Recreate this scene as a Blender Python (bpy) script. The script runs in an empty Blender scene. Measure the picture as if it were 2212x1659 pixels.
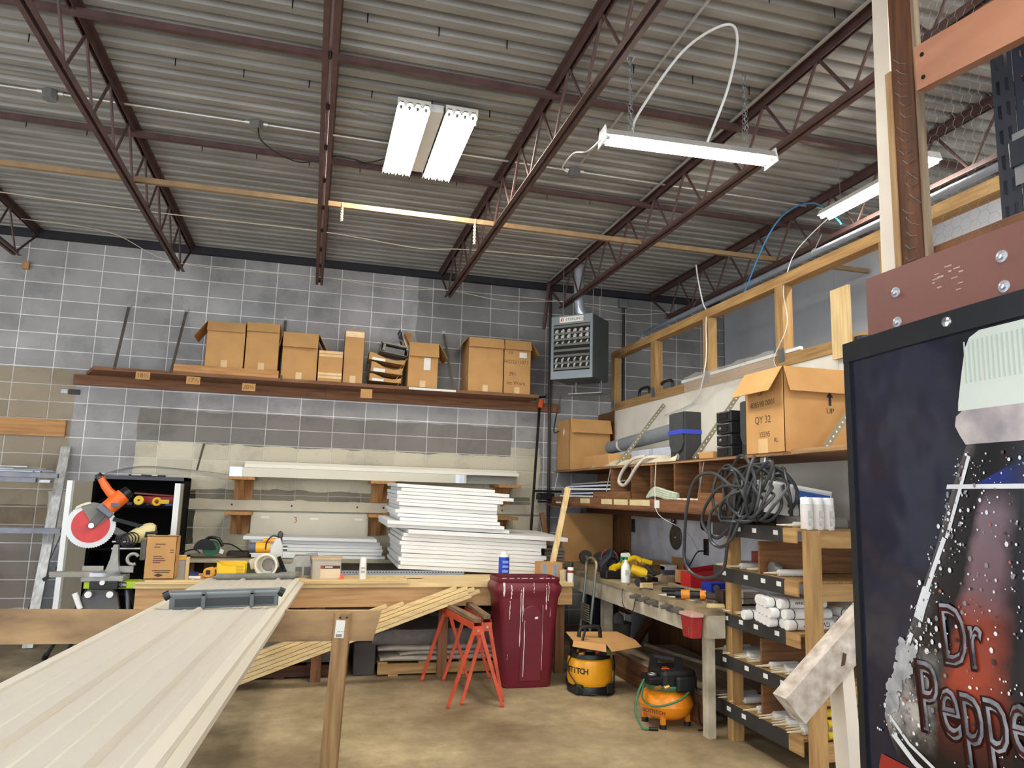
import bpy, bmesh, math, random
from math import sin, cos, pi, radians as rad
from mathutils import Vector as V, Matrix as MX

random.seed(7)
SC = bpy.context.scene
COL = SC.collection

# ---------------------------------------------------------------- camera
cd = bpy.data.cameras.new('camera')
cd.sensor_width = 36.0
cd.lens = 25.825
cd.clip_start = 0.05
cam = bpy.data.objects.new('camera', cd)
COL.objects.link(cam)
YAW, PIT, ROL = rad(15.035), rad(8.724), rad(1.5765)
fw = V((sin(YAW) * cos(PIT), cos(YAW) * cos(PIT), sin(PIT)))
r0 = V((cos(YAW), -sin(YAW), 0))
u0 = r0.cross(fw)
rr = r0 * cos(ROL) + u0 * sin(ROL)
uu = -r0 * sin(ROL) + u0 * cos(ROL)
cam.matrix_world = MX(((rr.x, uu.x, -fw.x, 0), (rr.y, uu.y, -fw.y, 0), (rr.z, uu.z, -fw.z, 1.686), (0, 0, 0, 1)))
SC.camera = cam

# ---------------------------------------------------------------- world, unseen area lamps added to light the hall, exposure
w = bpy.data.worlds.new('world')
SC.world = w
w.use_nodes = True
w.node_tree.nodes['Background'].inputs[0].default_value = (0.86, 0.92, 1.0, 1)
w.node_tree.nodes['Background'].inputs[1].default_value = 1.7


def area(name, loc, sx, sy, power, col=(1, .94, .84), rot=(0, 0, 0)):
    l = bpy.data.lights.new(name, 'AREA')
    l.shape = 'RECTANGLE'
    l.size, l.size_y, l.energy, l.color = sx, sy, power, col
    o = bpy.data.objects.new(name, l)
    o.location, o.rotation_euler = loc, rot
    COL.objects.link(o)


area('added_hall_lamp', (0.8, 0.6, 4.55), .6, 1.2, 26)
area('added_hall_lamp', (-3.9, 3.2, 4.55), .6, 1.2, 60, (.93, .95, 1))
area('added_hall_lamp', (3.6, 1.2, 4.5), .6, 1.2, 40)
SC.view_settings.view_transform = 'Standard'
SC.view_settings.look = 'None'
SC.view_settings.gamma = 1.0
SC.view_settings.use_curve_mapping = False
SC.view_settings.exposure = 1.25
TUBE = 42.0      # emission of the fluorescent tubes

# ---------------------------------------------------------------- materials
_M = {}


def lin(c):
    return tuple(((x / 255) / 12.92 if x <= 10 else (((x / 255) + .055) / 1.055) ** 2.4) for x in c)


def mat(name, rgb, rough=.6, metal=0., var=.12, scale=6., bump=0., stretch=None, rnd=0., rgb2=None, spec=.5, detail=4., trans=0., alpha=1.):
    if name in _M:
        return _M[name]
    m = bpy.data.materials.new(name)
    m.use_nodes = True
    nt = m.node_tree
    N, L = nt.nodes, nt.links
    b = N['Principled BSDF']
    b.inputs['Roughness'].default_value = rough
    b.inputs['Metallic'].default_value = metal
    b.inputs['Specular IOR Level'].default_value = spec
    b.inputs['Transmission Weight'].default_value = trans
    b.inputs['Alpha'].default_value = alpha
    c = lin(rgb)
    if var or rgb2 or bump:
        tc = N.new('ShaderNodeTexCoord')
        mp = N.new('ShaderNodeMapping')
        if stretch:
            mp.inputs['Scale'].default_value = stretch
        L.new(tc.outputs['Object'], mp.inputs['Vector'])
        nz = N.new('ShaderNodeTexNoise')
        nz.inputs['Scale'].default_value = scale
        nz.inputs['Detail'].default_value = detail
        L.new(mp.outputs[0], nz.inputs['Vector'])
        cr = N.new('ShaderNodeValToRGB')
        d = lin(rgb2) if rgb2 else tuple(x * (1 - var) for x in c)
        e = c if rgb2 else tuple(min(1, x * (1 + var)) for x in c)
        cr.color_ramp.elements[0].position = .32
        cr.color_ramp.elements[1].position = .68
        cr.color_ramp.elements[0].color = (*d, 1)
        cr.color_ramp.elements[1].color = (*e, 1)
        L.new(nz.outputs['Fac'], cr.inputs['Fac'])
        out = cr.outputs['Color']
        if rnd:
            oi = N.new('ShaderNodeObjectInfo')
            mr = N.new('ShaderNodeMapRange')
            mr.inputs['To Min'].default_value = 1 - rnd
            mr.inputs['To Max'].default_value = 1 + rnd
            L.new(oi.outputs['Random'], mr.inputs['Value'])
            mm = N.new('ShaderNodeVectorMath')
            mm.operation = 'SCALE'
            L.new(out, mm.inputs[0])
            L.new(mr.outputs[0], mm.inputs['Scale'])
            out = mm.outputs[0]
        L.new(out, b.inputs['Base Color'])
        if bump:
            bp = N.new('ShaderNodeBump')
            bp.inputs['Strength'].default_value = bump
            bp.inputs['Distance'].default_value = .004
            nz2 = N.new('ShaderNodeTexNoise')
            nz2.inputs['Scale'].default_value = scale * 6
            L.new(mp.outputs[0], nz2.inputs['Vector'])
            L.new(nz2.outputs['Fac'], bp.inputs['Height'])
            L.new(bp.outputs[0], b.inputs['Normal'])
    else:
        b.inputs['Base Color'].default_value = (*c, 1)
    _M[name] = m
    return m


def emit(name, col, s):
    if name in _M:
        return _M[name]
    m = bpy.data.materials.new(name)
    m.use_nodes = True
    b = m.node_tree.nodes['Principled BSDF']
    b.inputs['Base Color'].default_value = (*col, 1)
    b.inputs['Emission Color'].default_value = (*col, 1)
    b.inputs['Emission Strength'].default_value = s
    _M[name] = m
    return m


_ST = {'x': (1, 14, 14), 'y': (14, 1, 14), 'z': (14, 14, 1)}


def wood(kind, ax):
    tone = {'pine': ((205, 160, 100), (172, 122, 68)), 'pale': ((224, 200, 150), (200, 170, 118)),
            'brown': ((138, 95, 64), (106, 70, 45)), 'dark': ((96, 58, 34), (62, 36, 22)),
            'grey': ((150, 132, 108), (108, 92, 74)), 'apron': ((200, 162, 114), (172, 132, 88)),
            'ply': ((140, 98, 62), (104, 70, 44)), 'orange': ((194, 144, 90), (158, 112, 68)),
            'beam': ((172, 138, 96), (132, 102, 66)), 'frame': ((186, 150, 98), (150, 114, 70))}[kind]
    return mat('wood_%s_%s' % (kind, ax), tone[0], .65, var=0, rgb2=tone[1], scale=2.6, stretch=_ST[ax], rnd=.06, bump=.15, spec=.3)


STEEL = lambda: mat('red_oxide_steel', (86, 62, 58), .55, .1, .22, 9, .1)
GALV = lambda: mat('galvanized', (150, 152, 152), .38, .75, .12, 10)
BLACK = lambda: mat('black_plastic', (18, 18, 20), .42, 0, .15, 12)
BLKM = lambda: mat('black_metal', (17, 18, 20), .35, .3, .1, 8)
WHITE = lambda: mat('white_plastic', (236, 236, 232), .4, 0, .03, 6)
CARD = lambda: mat('cardboard', (190, 146, 94), .85, 0, .07, 5, .06, rnd=.05, spec=.15)
CARDD = lambda: mat('cardboard_inside', (156, 116, 72), .9, 0, .08, 5, .06, spec=.15)
TAPE = lambda: mat('packing_tape', (214, 180, 128), .25, 0, .06, 8)
CHROME = lambda: mat('chrome', (205, 205, 205), .18, .95, .05, 6)
RED = lambda: mat('red_plastic', (178, 34, 36), .4, 0, .1, 6)
YEL = lambda: mat('yellow_plastic', (238, 196, 24), .4, 0, .06, 6)
LABEL = lambda: mat('paper_label', (232, 230, 222), .7, 0, .04, 20)
INK = lambda: mat('black_ink', (28, 26, 26), .6, 0, 0)


# ---------------------------------------------------------------- mesh builder
class MB:
    def __init__(s, M=None):
        s.v, s.f, s.mi, s.M, s.k = [], [], [], (M or MX.Identity(4)), 0

    def add(s, vs, fs):
        n = len(s.v)
        s.v += [s.M @ V(p) for p in vs]
        s.f += [[n + i for i in f] for f in fs]
        s.mi += [s.k] * len(fs)
        return s

    def box(s, a, b):
        (x, y, z), (X, Y, Z) = a, b
        return s.add([(x, y, z), (X, y, z), (X, Y, z), (x, Y, z), (x, y, Z), (X, y, Z), (X, Y, Z), (x, Y, Z)],
                     [(0, 3, 2, 1), (4, 5, 6, 7), (0, 1, 5, 4), (1, 2, 6, 5), (2, 3, 7, 6), (3, 0, 4, 7)])

    def cbox(s, c, d):
        return s.box([c[i] - d[i] / 2 for i in range(3)], [c[i] + d[i] / 2 for i in range(3)])

    def bar(s, p, q, w, h, up=(0, 0, 1), w2=None, h2=None):
        p, q = V(p), V(q)
        d = (q - p).normalized()
        sd = d.cross(V(up))
        if sd.length < 1e-4:
            sd = d.cross(V((0, 1, 0)))
        sd.normalize()
        u = sd.cross(d)
        w2 = w if w2 is None else w2
        h2 = h if h2 is None else h2
        vs = []
        for c, a, b in ((p, w, h), (q, w2, h2)):
            vs += [c - sd * a / 2 - u * b / 2, c + sd * a / 2 - u * b / 2, c + sd * a / 2 + u * b / 2, c - sd * a / 2 + u * b / 2]
        return s.add(vs, [(0, 1, 2, 3), (7, 6, 5, 4), (0, 4, 5, 1), (1, 5, 6, 2), (2, 6, 7, 3), (3, 7, 4, 0)])

    def tube(s, pts, r, n=8, closed=False):
        pts = [V(p) for p in pts]
        m = len(pts)
        rs = r if isinstance(r, (list, tuple)) else [r] * m
        vs, prev = [], None
        for i, p in enumerate(pts):
            a = pts[(i - 1) % m] if (closed or i > 0) else p
            b = pts[(i + 1) % m] if (closed or i < m - 1) else p
            t = (b - a).normalized()
            if prev is None:
                x = t.orthogonal().normalized()
            else:
                x = prev - t * prev.dot(t)
                x = x.normalized() if x.length > 1e-6 else t.orthogonal().normalized()
            prev = x
            y = t.cross(x)
            vs += [p + (x * cos(2 * pi * j / n) + y * sin(2 * pi * j / n)) * rs[i] for j in range(n)]
        fs = []
        for i in range(m if closed else m - 1):
            k = (i + 1) % m
            fs += [(i * n + j, i * n + (j + 1) % n, k * n + (j + 1) % n, k * n + j) for j in range(n)]
        if not closed:
            fs += [tuple(range(n - 1, -1, -1)), tuple((m - 1) * n + j for j in range(n))]
        return s.add(vs, fs)

    def lathe(s, prof, n=20, M=None):
        M = M or MX.Identity(4)
        vs, fs = [], []
        for r, z in prof:
            vs += [M @ V((r * cos(2 * pi * j / n), r * sin(2 * pi * j / n), z)) for j in range(n)]
        for i in range(len(prof) - 1):
            fs += [(i * n + j, i * n + (j + 1) % n, (i + 1) * n + (j + 1) % n, (i + 1) * n + j) for j in range(n)]
        fs += [tuple(range(n - 1, -1, -1)), tuple((len(prof) - 1) * n + j for j in range(n))]
        return s.add(vs, fs)

    def cyl(s, p, q, r, n=16, r2=None):
        p, q = V(p), V(q)
        return s.tube([p, q], [r, r if r2 is None else r2], n)

    def prism(s, poly, d0, d1, M=None):
        M = M or MX.Identity(4)
        n = len(poly)
        vs = [M @ V((x, y, d0)) for x, y in poly] + [M @ V((x, y, d1)) for x, y in poly]
        fs = [tuple(range(n - 1, -1, -1)), tuple(range(n, 2 * n))] + [(i, (i + 1) % n, n + (i + 1) % n, n + i) for i in range(n)]
        return s.add(vs, fs)

    def sweep(s, prof, p, q, up=(0, 0, 1)):
        """closed 2-D profile (across, up) swept from p to q"""
        p, q = V(p), V(q)
        d = (q - p).normalized()
        sd = d.cross(V(up)).normalized()
        u = sd.cross(d)
        n = len(prof)
        vs = [c + sd * a + u * b for c in (p, q) for a, b in prof]
        fs = [tuple(range(n)), tuple(range(2 * n - 1, n - 1, -1))] + [(i, n + i, n + (i + 1) % n, (i + 1) % n) for i in range(n)]
        return s.add(vs, fs)

    def sheet(s, rows):
        """grid of points, rows of equal length, two-sided thin surface"""
        n = len(rows[0])
        return s.add([p for r in rows for p in r],
                     [(i * n + j, i * n + j + 1, (i + 1) * n + j + 1, (i + 1) * n + j) for i in range(len(rows) - 1) for j in range(n - 1)])

    def obj(s, name, m, parent=None, smooth=False, bevel=0., local=False, solid=0., sub=0):
        """link as ONE object; geometry is in world space unless local"""
        me = bpy.data.meshes.new(name)
        vs = s.v
        o = bpy.data.objects.new(name, me)
        if parent is not None:
            if not local:
                Mi = wm(parent).inverted()
                vs = [Mi @ p for p in vs]
            o.parent = parent
        me.from_pydata([tuple(p) for p in vs], [], s.f)
        for x in (m if isinstance(m, (list, tuple)) else [m]):
            me.materials.append(x)
        me.polygons.foreach_set('material_index', s.mi)
        bm = bmesh.new()
        bm.from_mesh(me)
        bmesh.ops.recalc_face_normals(bm, faces=bm.faces)
        bm.to_mesh(me)
        bm.free()
        if smooth:
            me.polygons.foreach_set('use_smooth', [True] * len(me.polygons))
            me.set_sharp_from_angle(angle=rad(smooth if smooth is not True else 40))
        COL.objects.link(o)
        if solid:
            md = o.modifiers.new('t', 'SOLIDIFY')
            md.thickness = solid
        if bevel:
            md = o.modifiers.new('b', 'BEVEL')
            md.width, md.segments, md.limit_method = bevel, 2, 'ANGLE'
        if sub:
            md = o.modifiers.new('s', 'SUBSURF')
            md.levels = md.render_levels = sub
        return o


def wm(o):
    M = MX.LocRotScale(o.location, o.rotation_euler, o.scale)
    return wm(o.parent) @ M if o.parent else M


def tag(o, label=None, cat=None, group=None, kind=None):
    for k, x in (('label', label), ('category', cat), ('group', group), ('kind', kind)):
        if x:
            o[k] = x
    return o


def thing(name, label, cat, loc=(0, 0, 0), rz=0., group=None, rot=None):
    o = bpy.data.objects.new(name, None)
    o.empty_display_size = .05
    o.location = loc
    o.rotation_euler = rot or (0, 0, rz)
    COL.objects.link(o)
    return tag(o, label, cat, group)


def solo(mb, name, label, cat, m, loc=None, group=None, **k):
    """a thing that is one mesh; its origin goes to loc"""
    if loc is not None:
        mb.v = [p - V(loc) for p in mb.v]
    o = mb.obj(name, m, **k)
    if loc is not None:
        o.location = loc
    return tag(o, label, cat, group)


def struct(mb, name, m, parent=None, **k):
    o = mb.obj(name, m, parent, **k)
    if parent is None:
        o['kind'] = 'structure'
    return o


def dup(root, loc, rot=None, label=None, group=None):
    r = root.copy()
    COL.objects.link(r)
    r.location = loc
    if rot is not None:
        r.rotation_euler = rot
    tag(r, label, None, group)
    for ch in list(root.children):
        c = ch.copy()
        COL.objects.link(c)
        c.parent = r
        for g in list(ch.children):
            d = g.copy()
            COL.objects.link(d)
            d.parent = c
    return r


def put(name, src, parent, loc=(0, 0, 0), rot=(0, 0, 0)):
    """another part sharing the mesh of src"""
    o = bpy.data.objects.new(name, src.data)
    COL.objects.link(o)
    o.parent = parent
    o.location = loc
    o.rotation_euler = rot
    return o


ORD = 'first second third fourth fifth sixth seventh eighth ninth tenth eleventh twelfth thirteenth fourteenth fifteenth sixteenth seventeenth eighteenth nineteenth twentieth'.split()


def text(s, name, size, M, m, parent, depth=.001, spacing=1.0, xs=1.0, shear=0., bold=0.):
    """lettering as a thin mesh; M maps text x,y,z to world"""
    c = bpy.data.curves.new('t', 'FONT')
    c.body = s
    c.size = size
    c.extrude = depth
    c.offset = bold * size
    c.align_x = 'CENTER'
    c.align_y = 'CENTER'
    c.space_character = spacing
    c.resolution_u = 3
    c.shear = shear
    t = bpy.data.objects.new('t', c)
    COL.objects.link(t)
    dg = bpy.context.evaluated_depsgraph_get()
    me = bpy.data.meshes.new_from_object(t.evaluated_get(dg))
    bpy.data.objects.remove(t)
    bpy.data.curves.remove(c)
    mb = MB()
    mb.v = [M @ V((p.co.x * xs, p.co.y, p.co.z)) for p in me.vertices]
    mb.f = [list(p.vertices) for p in me.polygons]
    mb.mi = [0] * len(mb.f)
    bpy.data.meshes.remove(me)
    return mb.obj(name, m, parent)


def FR(o, x, y):
    """frame: origin, text-x direction, text-y direction"""
    x, y = V(x).normalized(), V(y).normalized()
    z = x.cross(y)
    return MX(((x.x, y.x, z.x, o[0]), (x.y, y.y, z.y, o[1]), (x.z, y.z, z.z, o[2]), (0, 0, 0, 1)))


def arc(c, r, a0, a1, n, ax=(1, 0, 0), ay=(0, 0, 1)):
    c, ax, ay = V(c), V(ax), V(ay)
    return [c + (ax * cos(rad(a0 + (a1 - a0) * i / n)) + ay * sin(rad(a0 + (a1 - a0) * i / n))) * r for i in range(n + 1)]


def spline(pts, n=6, closed=False):
    """Catmull-Rom through pts"""
    P = [V(p) for p in pts]
    out = []
    m = len(P)
    for i in range(m if closed else m - 1):
        if closed:
            a, b, c, d = P[(i - 1) % m], P[i], P[(i + 1) % m], P[(i + 2) % m]
        else:
            a, b, c, d = P[max(i - 1, 0)], P[i], P[i + 1], P[min(i + 2, m - 1)]
        for k in range(n):
            t = k / n
            out.append(.5 * ((2 * b) + (c - a) * t + (2 * a - 5 * b + 4 * c - d) * t * t + (3 * b - a - 3 * c + d) * t ** 3))
    if not closed:
        out.append(P[-1])
    return out


def rrect(w, h, r, n=4):
    """rounded rectangle polygon centred at 0"""
    out = []
    for cx, cy, a in ((w / 2 - r, h / 2 - r, 0), (-w / 2 + r, h / 2 - r, 90), (-w / 2 + r, -h / 2 + r, 180), (w / 2 - r, -h / 2 + r, 270)):
        out += [(cx + r * cos(rad(a + 90 * i / n)), cy + r * sin(rad(a + 90 * i / n))) for i in range(n + 1)]
    return out
# ================================================================ setting
# floor
def floor_mat():
    m = mat('concrete_floor', (178, 164, 134), .55, 0, 0, 1.1, .12, rgb2=(140, 124, 96), detail=9, spec=.35)
    nt = m.node_tree
    N, L = nt.nodes, nt.links
    b = N['Principled BSDF']
    src = b.inputs['Base Color'].links[0].from_socket
    tc = N.new('ShaderNodeTexCoord')
    n2 = N.new('ShaderNodeTexNoise')
    n2.inputs['Scale'].default_value = .55
    n2.inputs['Detail'].default_value = 6
    n2.inputs['Roughness'].default_value = .7
    L.new(tc.outputs['Object'], n2.inputs['Vector'])
    r2 = N.new('ShaderNodeValToRGB')
    r2.color_ramp.elements[0].position, r2.color_ramp.elements[1].position = .36, .6
    r2.color_ramp.elements[0].color = (.55, .53, .52, 1)
    r2.color_ramp.elements[1].color = (1.08, 1.05, 1, 1)
    L.new(n2.outputs['Fac'], r2.inputs['Fac'])
    mx = N.new('ShaderNodeMix')
    mx.data_type = 'RGBA'
    mx.blend_type = 'MULTIPLY'
    mx.inputs[0].default_value = .8
    n5 = N.new('ShaderNodeTexNoise')
    n5.inputs['Scale'].default_value = 7
    n5.inputs['Detail'].default_value = 10
    n5.inputs['Roughness'].default_value = .75
    L.new(tc.outputs['Object'], n5.inputs['Vector'])
    r5 = N.new('ShaderNodeValToRGB')
    r5.color_ramp.elements[0].position, r5.color_ramp.elements[1].position = .38, .62
    r5.color_ramp.elements[0].color = (.70, .66, .62, 1)
    r5.color_ramp.elements[1].color = (1.12, 1.10, 1.05, 1)
    L.new(n5.outputs['Fac'], r5.inputs['Fac'])
    m5 = N.new('ShaderNodeMix')
    m5.data_type = 'RGBA'
    m5.blend_type = 'MULTIPLY'
    m5.inputs[0].default_value = .7
    L.new(src, m5.inputs[6])
    L.new(r5.outputs[0], m5.inputs[7])
    src = m5.outputs[2]
    L.new(src, mx.inputs[6])
    L.new(r2.outputs[0], mx.inputs[7])
    L.new(mx.outputs[2], b.inputs['Base Color'])
    return m


struct(MB().box((-7, -3, -.12), (6.05, 9.9, 0)), 'floor', floor_mat())

# back wall: mortar body with stack-bonded concrete blocks, painted in zones
GX, GZ, BW, BH, WY = -3.424, 4.471, .4064, .2032, 9.683


def block_mat(name, col, mortar=False):
    """grey block; a cream painted band, a darker grey band and tan blocks are paint on the wall; the dark upper corner is partly shade (world position)"""
    m = bpy.data.materials.new(name)
    m.use_nodes = True
    nt = m.node_tree
    N, L = nt.nodes, nt.links
    b = N['Principled BSDF']
    b.inputs['Roughness'].default_value = .8
    b.inputs['Specular IOR Level'].default_value = .25
    geo = N.new('ShaderNodeNewGeometry')
    nz = N.new('ShaderNodeTexNoise')
    nz.inputs['Scale'].default_value = 1.6
    nz.inputs['Detail'].default_value = 7
    L.new(geo.outputs['Position'], nz.inputs['Vector'])
    fine = N.new('ShaderNodeTexNoise')
    fine.inputs['Scale'].default_value = 40
    fine.inputs['Detail'].default_value = 3
    L.new(geo.outputs['Position'], fine.inputs['Vector'])
    sep = N.new('ShaderNodeSeparateXYZ')
    # wobbling paint edges
    wob = N.new('ShaderNodeVectorMath')
    wob.operation = 'MULTIPLY_ADD'
    n3 = N.new('ShaderNodeTexNoise')
    n3.inputs['Scale'].default_value = 3.2
    n3.inputs['Detail'].default_value = 4
    L.new(geo.outputs['Position'], n3.inputs['Vector'])
    L.new(n3.outputs['Color'], wob.inputs[0])
    wob.inputs[1].default_value = (.10, 0, .10)
    L.new(geo.outputs['Position'], wob.inputs[2])
    L.new(wob.outputs[0], sep.inputs[0])

    def rect(x0, x1, z0, z1):
        out = None
        for s, t, op in ((0, x0, 'GREATER_THAN'), (0, x1, 'LESS_THAN'), (2, z0, 'GREATER_THAN'), (2, z1, 'LESS_THAN')):
            c = N.new('ShaderNodeMath')
            c.operation = op
            L.new(sep.outputs[s], c.inputs[0])
            c.inputs[1].default_value = t + .05
            if out is None:
                out = c.outputs[0]
            else:
                mu = N.new('ShaderNodeMath')
                mu.operation = 'MULTIPLY'
                L.new(out, mu.inputs[0])
                L.new(c.outputs[0], mu.inputs[1])
                out = mu.outputs[0]
        return out

    base = N.new('ShaderNodeValToRGB')
    c = lin(col)
    base.color_ramp.elements[0].position, base.color_ramp.elements[1].position = .35, .66
    base.color_ramp.elements[0].color = (*(x * .80 for x in c), 1)
    base.color_ramp.elements[1].color = (*(x * 1.14 for x in c), 1)
    L.new(nz.outputs['Fac'], base.inputs['Fac'])
    cur = base.outputs[0]
    zones = [((1.25, 9, 3.05, 5), (98, 96, 92), .55), ((-4.3, -2.75, 1.2, 3.03), (150, 134, 104), .75), ((-2.05, 2.62, 2.18, 2.62), (112, 106, 96), .75),  # first zone: darker upper-corner blocks, part of it shade put into the colour
             ((-2.05, 3.02, .9, 2.22), (206, 198, 172), .92), ((-2.0, 2.9, 1.56, 1.68), (120, 113, 98), .85),
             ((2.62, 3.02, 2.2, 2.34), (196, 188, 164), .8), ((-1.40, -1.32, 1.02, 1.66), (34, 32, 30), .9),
             ((-3.6, -2.9, .3, 1.45), (108, 92, 72), .65), ((-2.9, -2.35, 1.0, 1.6), (206, 202, 192), .8),
             ((-2.9, -2.1, .0, .8), (128, 130, 136), .8)]
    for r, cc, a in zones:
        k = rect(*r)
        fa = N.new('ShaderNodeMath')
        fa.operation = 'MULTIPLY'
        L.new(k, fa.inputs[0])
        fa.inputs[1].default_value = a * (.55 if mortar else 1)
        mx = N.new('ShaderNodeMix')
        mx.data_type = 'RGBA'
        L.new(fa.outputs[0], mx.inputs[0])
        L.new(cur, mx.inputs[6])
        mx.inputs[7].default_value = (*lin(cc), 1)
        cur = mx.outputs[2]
    # soot blotches
    n4 = N.new('ShaderNodeTexNoise')
    n4.inputs['Scale'].default_value = 2.3
    n4.inputs['Detail'].default_value = 8
    n4.inputs['Roughness'].default_value = .65
    L.new(geo.outputs['Position'], n4.inputs['Vector'])
    r4 = N.new('ShaderNodeValToRGB')
    r4.color_ramp.elements[0].position, r4.color_ramp.elements[1].position = .36, .5
    r4.color_ramp.elements[0].color = (.72, .72, .74, 1)
    r4.color_ramp.elements[1].color = (1, 1, 1, 1)
    L.new(n4.outputs['Fac'], r4.inputs['Fac'])
    m4 = N.new('ShaderNodeMix')
    m4.data_type = 'RGBA'
    m4.blend_type = 'MULTIPLY'
    m4.inputs[0].default_value = .2 if mortar else .75
    L.new(cur, m4.inputs[6])
    L.new(r4.outputs[0], m4.inputs[7])
    sc = N.new('ShaderNodeVectorMath')
    sc.operation = 'SCALE'
    oi = N.new('ShaderNodeObjectInfo')
    mr = N.new('ShaderNodeMapRange')
    mr.inputs['To Min'].default_value, mr.inputs['To Max'].default_value = .9, 1.1
    L.new(oi.outputs['Random'], mr.inputs['Value'])
    L.new(m4.outputs[2], sc.inputs[0])
    L.new(mr.outputs[0], sc.inputs['Scale'])
    L.new(sc.outputs[0], b.inputs['Base Color'])
    bp = N.new('ShaderNodeBump')
    bp.inputs['Strength'].default_value = .35
    bp.inputs['Distance'].default_value = .003
    L.new(fine.outputs['Fac'], bp.inputs['Height'])
    L.new(bp.outputs[0], b.inputs['Normal'])
    return m


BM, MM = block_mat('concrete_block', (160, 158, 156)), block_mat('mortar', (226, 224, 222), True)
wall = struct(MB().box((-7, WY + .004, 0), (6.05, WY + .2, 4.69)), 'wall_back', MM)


def block_mb(c=(0, 0, 0)):
    g, d, e = .0055, .05, .004
    x0, x1, z0, z1 = -BW / 2 + g, BW / 2 - g, -BH / 2 + g, BH / 2 - g
    vs = [(x0, d, z0), (x1, d, z0), (x1, d, z1), (x0, d, z1), (x0, e, z0), (x1, e, z0), (x1, e, z1), (x0, e, z1),
          (x0 + e, 0, z0 + e), (x1 - e, 0, z0 + e), (x1 - e, 0, z1 - e), (x0 + e, 0, z1 - e)]
    fs = [(8, 9, 10, 11)]
    for a in (0, 4):
        fs += [(a + i, a + (i + 1) % 4, a + 4 + (i + 1) % 4, a + 4 + i) for i in range(4)]
    return [(V(p) + V(c)) for p in vs], fs


first, rest = None, MB()
for r in range(-1, 22):
    for c in range(-3, 23):
        x, z = GX + BW * (c + .5), GZ - BH * (r + .5)
        if z - BH / 2 < -.01:
            continue
        seen = x < 3.3 and x > -3.75 and z > 1.0 and not (1.0 < x < 2.2 and z < 1.85)
        if not seen:
            rest.add(*block_mb((x, WY, z)))
            continue
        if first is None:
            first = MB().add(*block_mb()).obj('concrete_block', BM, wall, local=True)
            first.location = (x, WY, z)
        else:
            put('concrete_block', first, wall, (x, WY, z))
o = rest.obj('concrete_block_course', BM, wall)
o['kind'] = 'stuff'

# unseen left wall of the hall; two openings added for daylight and varied reflections
wl = MB()
for y0, y1, z0, z1 in ((-3, .2, 0, 4.69), (3.4, 4.6, 0, 4.69), (7.8, 9.68, 0, 4.69), (.2, 3.4, 3.5, 4.69), (4.6, 7.8, 3.5, 4.69)):
    wl.box((-7.2, y0, z0), (-7, y1, z1))
struct(wl, 'wall_left', mat('painted_block', (150, 148, 144), .8, 0, .1, 2))
# right-hand outer wall: painted sheet panels with seams, a corrugated bright sheet further along
PW = mat('painted_panel', (196, 198, 202), .6, 0, .08, 1.5)
wr = struct(MB().box((5.93, -3, 0), (6.05, 9.683, 4.69)), 'wall_right', PW)
for i in range(6):
    MB().box((5.9, 9.66 - 1.22 * (i + 1) + .006, 0), (5.93, 9.66 - 1.22 * i, 4.6)).obj('wall_panel', PW, wr)
cor = MB()
yy = 2.2
n = 24
prof = []
for i in range(n + 1):
    y = 2.34 - i * .055
    prof += [(y, 5.885 if i % 2 else 5.86)]
cor.sheet([[(x, y, .3) for y, x in prof], [(x, y, 4.55) for y, x in prof]])
cor.obj('corrugated_panel', mat('corrugated_white', (236, 240, 246), .5, 0, .03), wr, solid=.004)

# roof deck: ribbed steel sheets running across the joists
DECK = mat('steel_deck', (166, 163, 156), .5, .1, 0, 2.2, .1, rgb2=(128, 124, 118), stretch=(.5, 3, 1), detail=8)
ceil = struct(MB().box((-7, -3, 4.76), (6.05, 9.9, 4.9)), 'ceiling', mat('roof_dark', (60, 58, 56), .8, 0, .1))
P = .1524
sheet = None
y0 = 9.683
for k in range(14):
    pr = []
    for i in range(6):
        b = -i * P
        pr += [(b, 4.69), (b - .070, 4.69), (b - .084, 4.73), (b - .138, 4.73)]
    pr.append((-6 * P, 4.69))
    if sheet is None:
        sheet = MB().sheet([[(x, y, z) for y, z in pr] for x in (-7, 6)]).obj('deck_sheet', DECK, ceil, local=True, solid=.002)
        sheet.location = (0, y0, 0)
    else:
        put('deck_sheet', sheet, ceil, (0, y0 - k * 6 * P, 0)).modifiers.new('t', 'SOLIDIFY').thickness = .002
scr = None
for k, yv in enumerate((4.42, 5.33, 3.5, 6.7, 7.6)):
    for i in range(13):
        x = -2.6 + i * .46 + .1 * (k % 2)
        if abs((x + .05) % 1.6) < .12:
            continue
        if scr is None:
            scr = MB().tube([(0, 0, .02), (0, 0, -.045)], [.005, .0035], 6).obj('deck_screw', BLKM(), ceil, local=True)
            scr.location = (x, yv - .03, 4.69)
        else:
            put('deck_screw', scr, ceil, (x, yv - .03, 4.69))
# steel ledger angle where the deck meets the block wall
struct(MB().box((-7, 9.6, 4.60), (6, 9.683, 4.69)), 'trim_1', mat('dark_steel', (40, 38, 42), .6, .2, .1))

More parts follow.
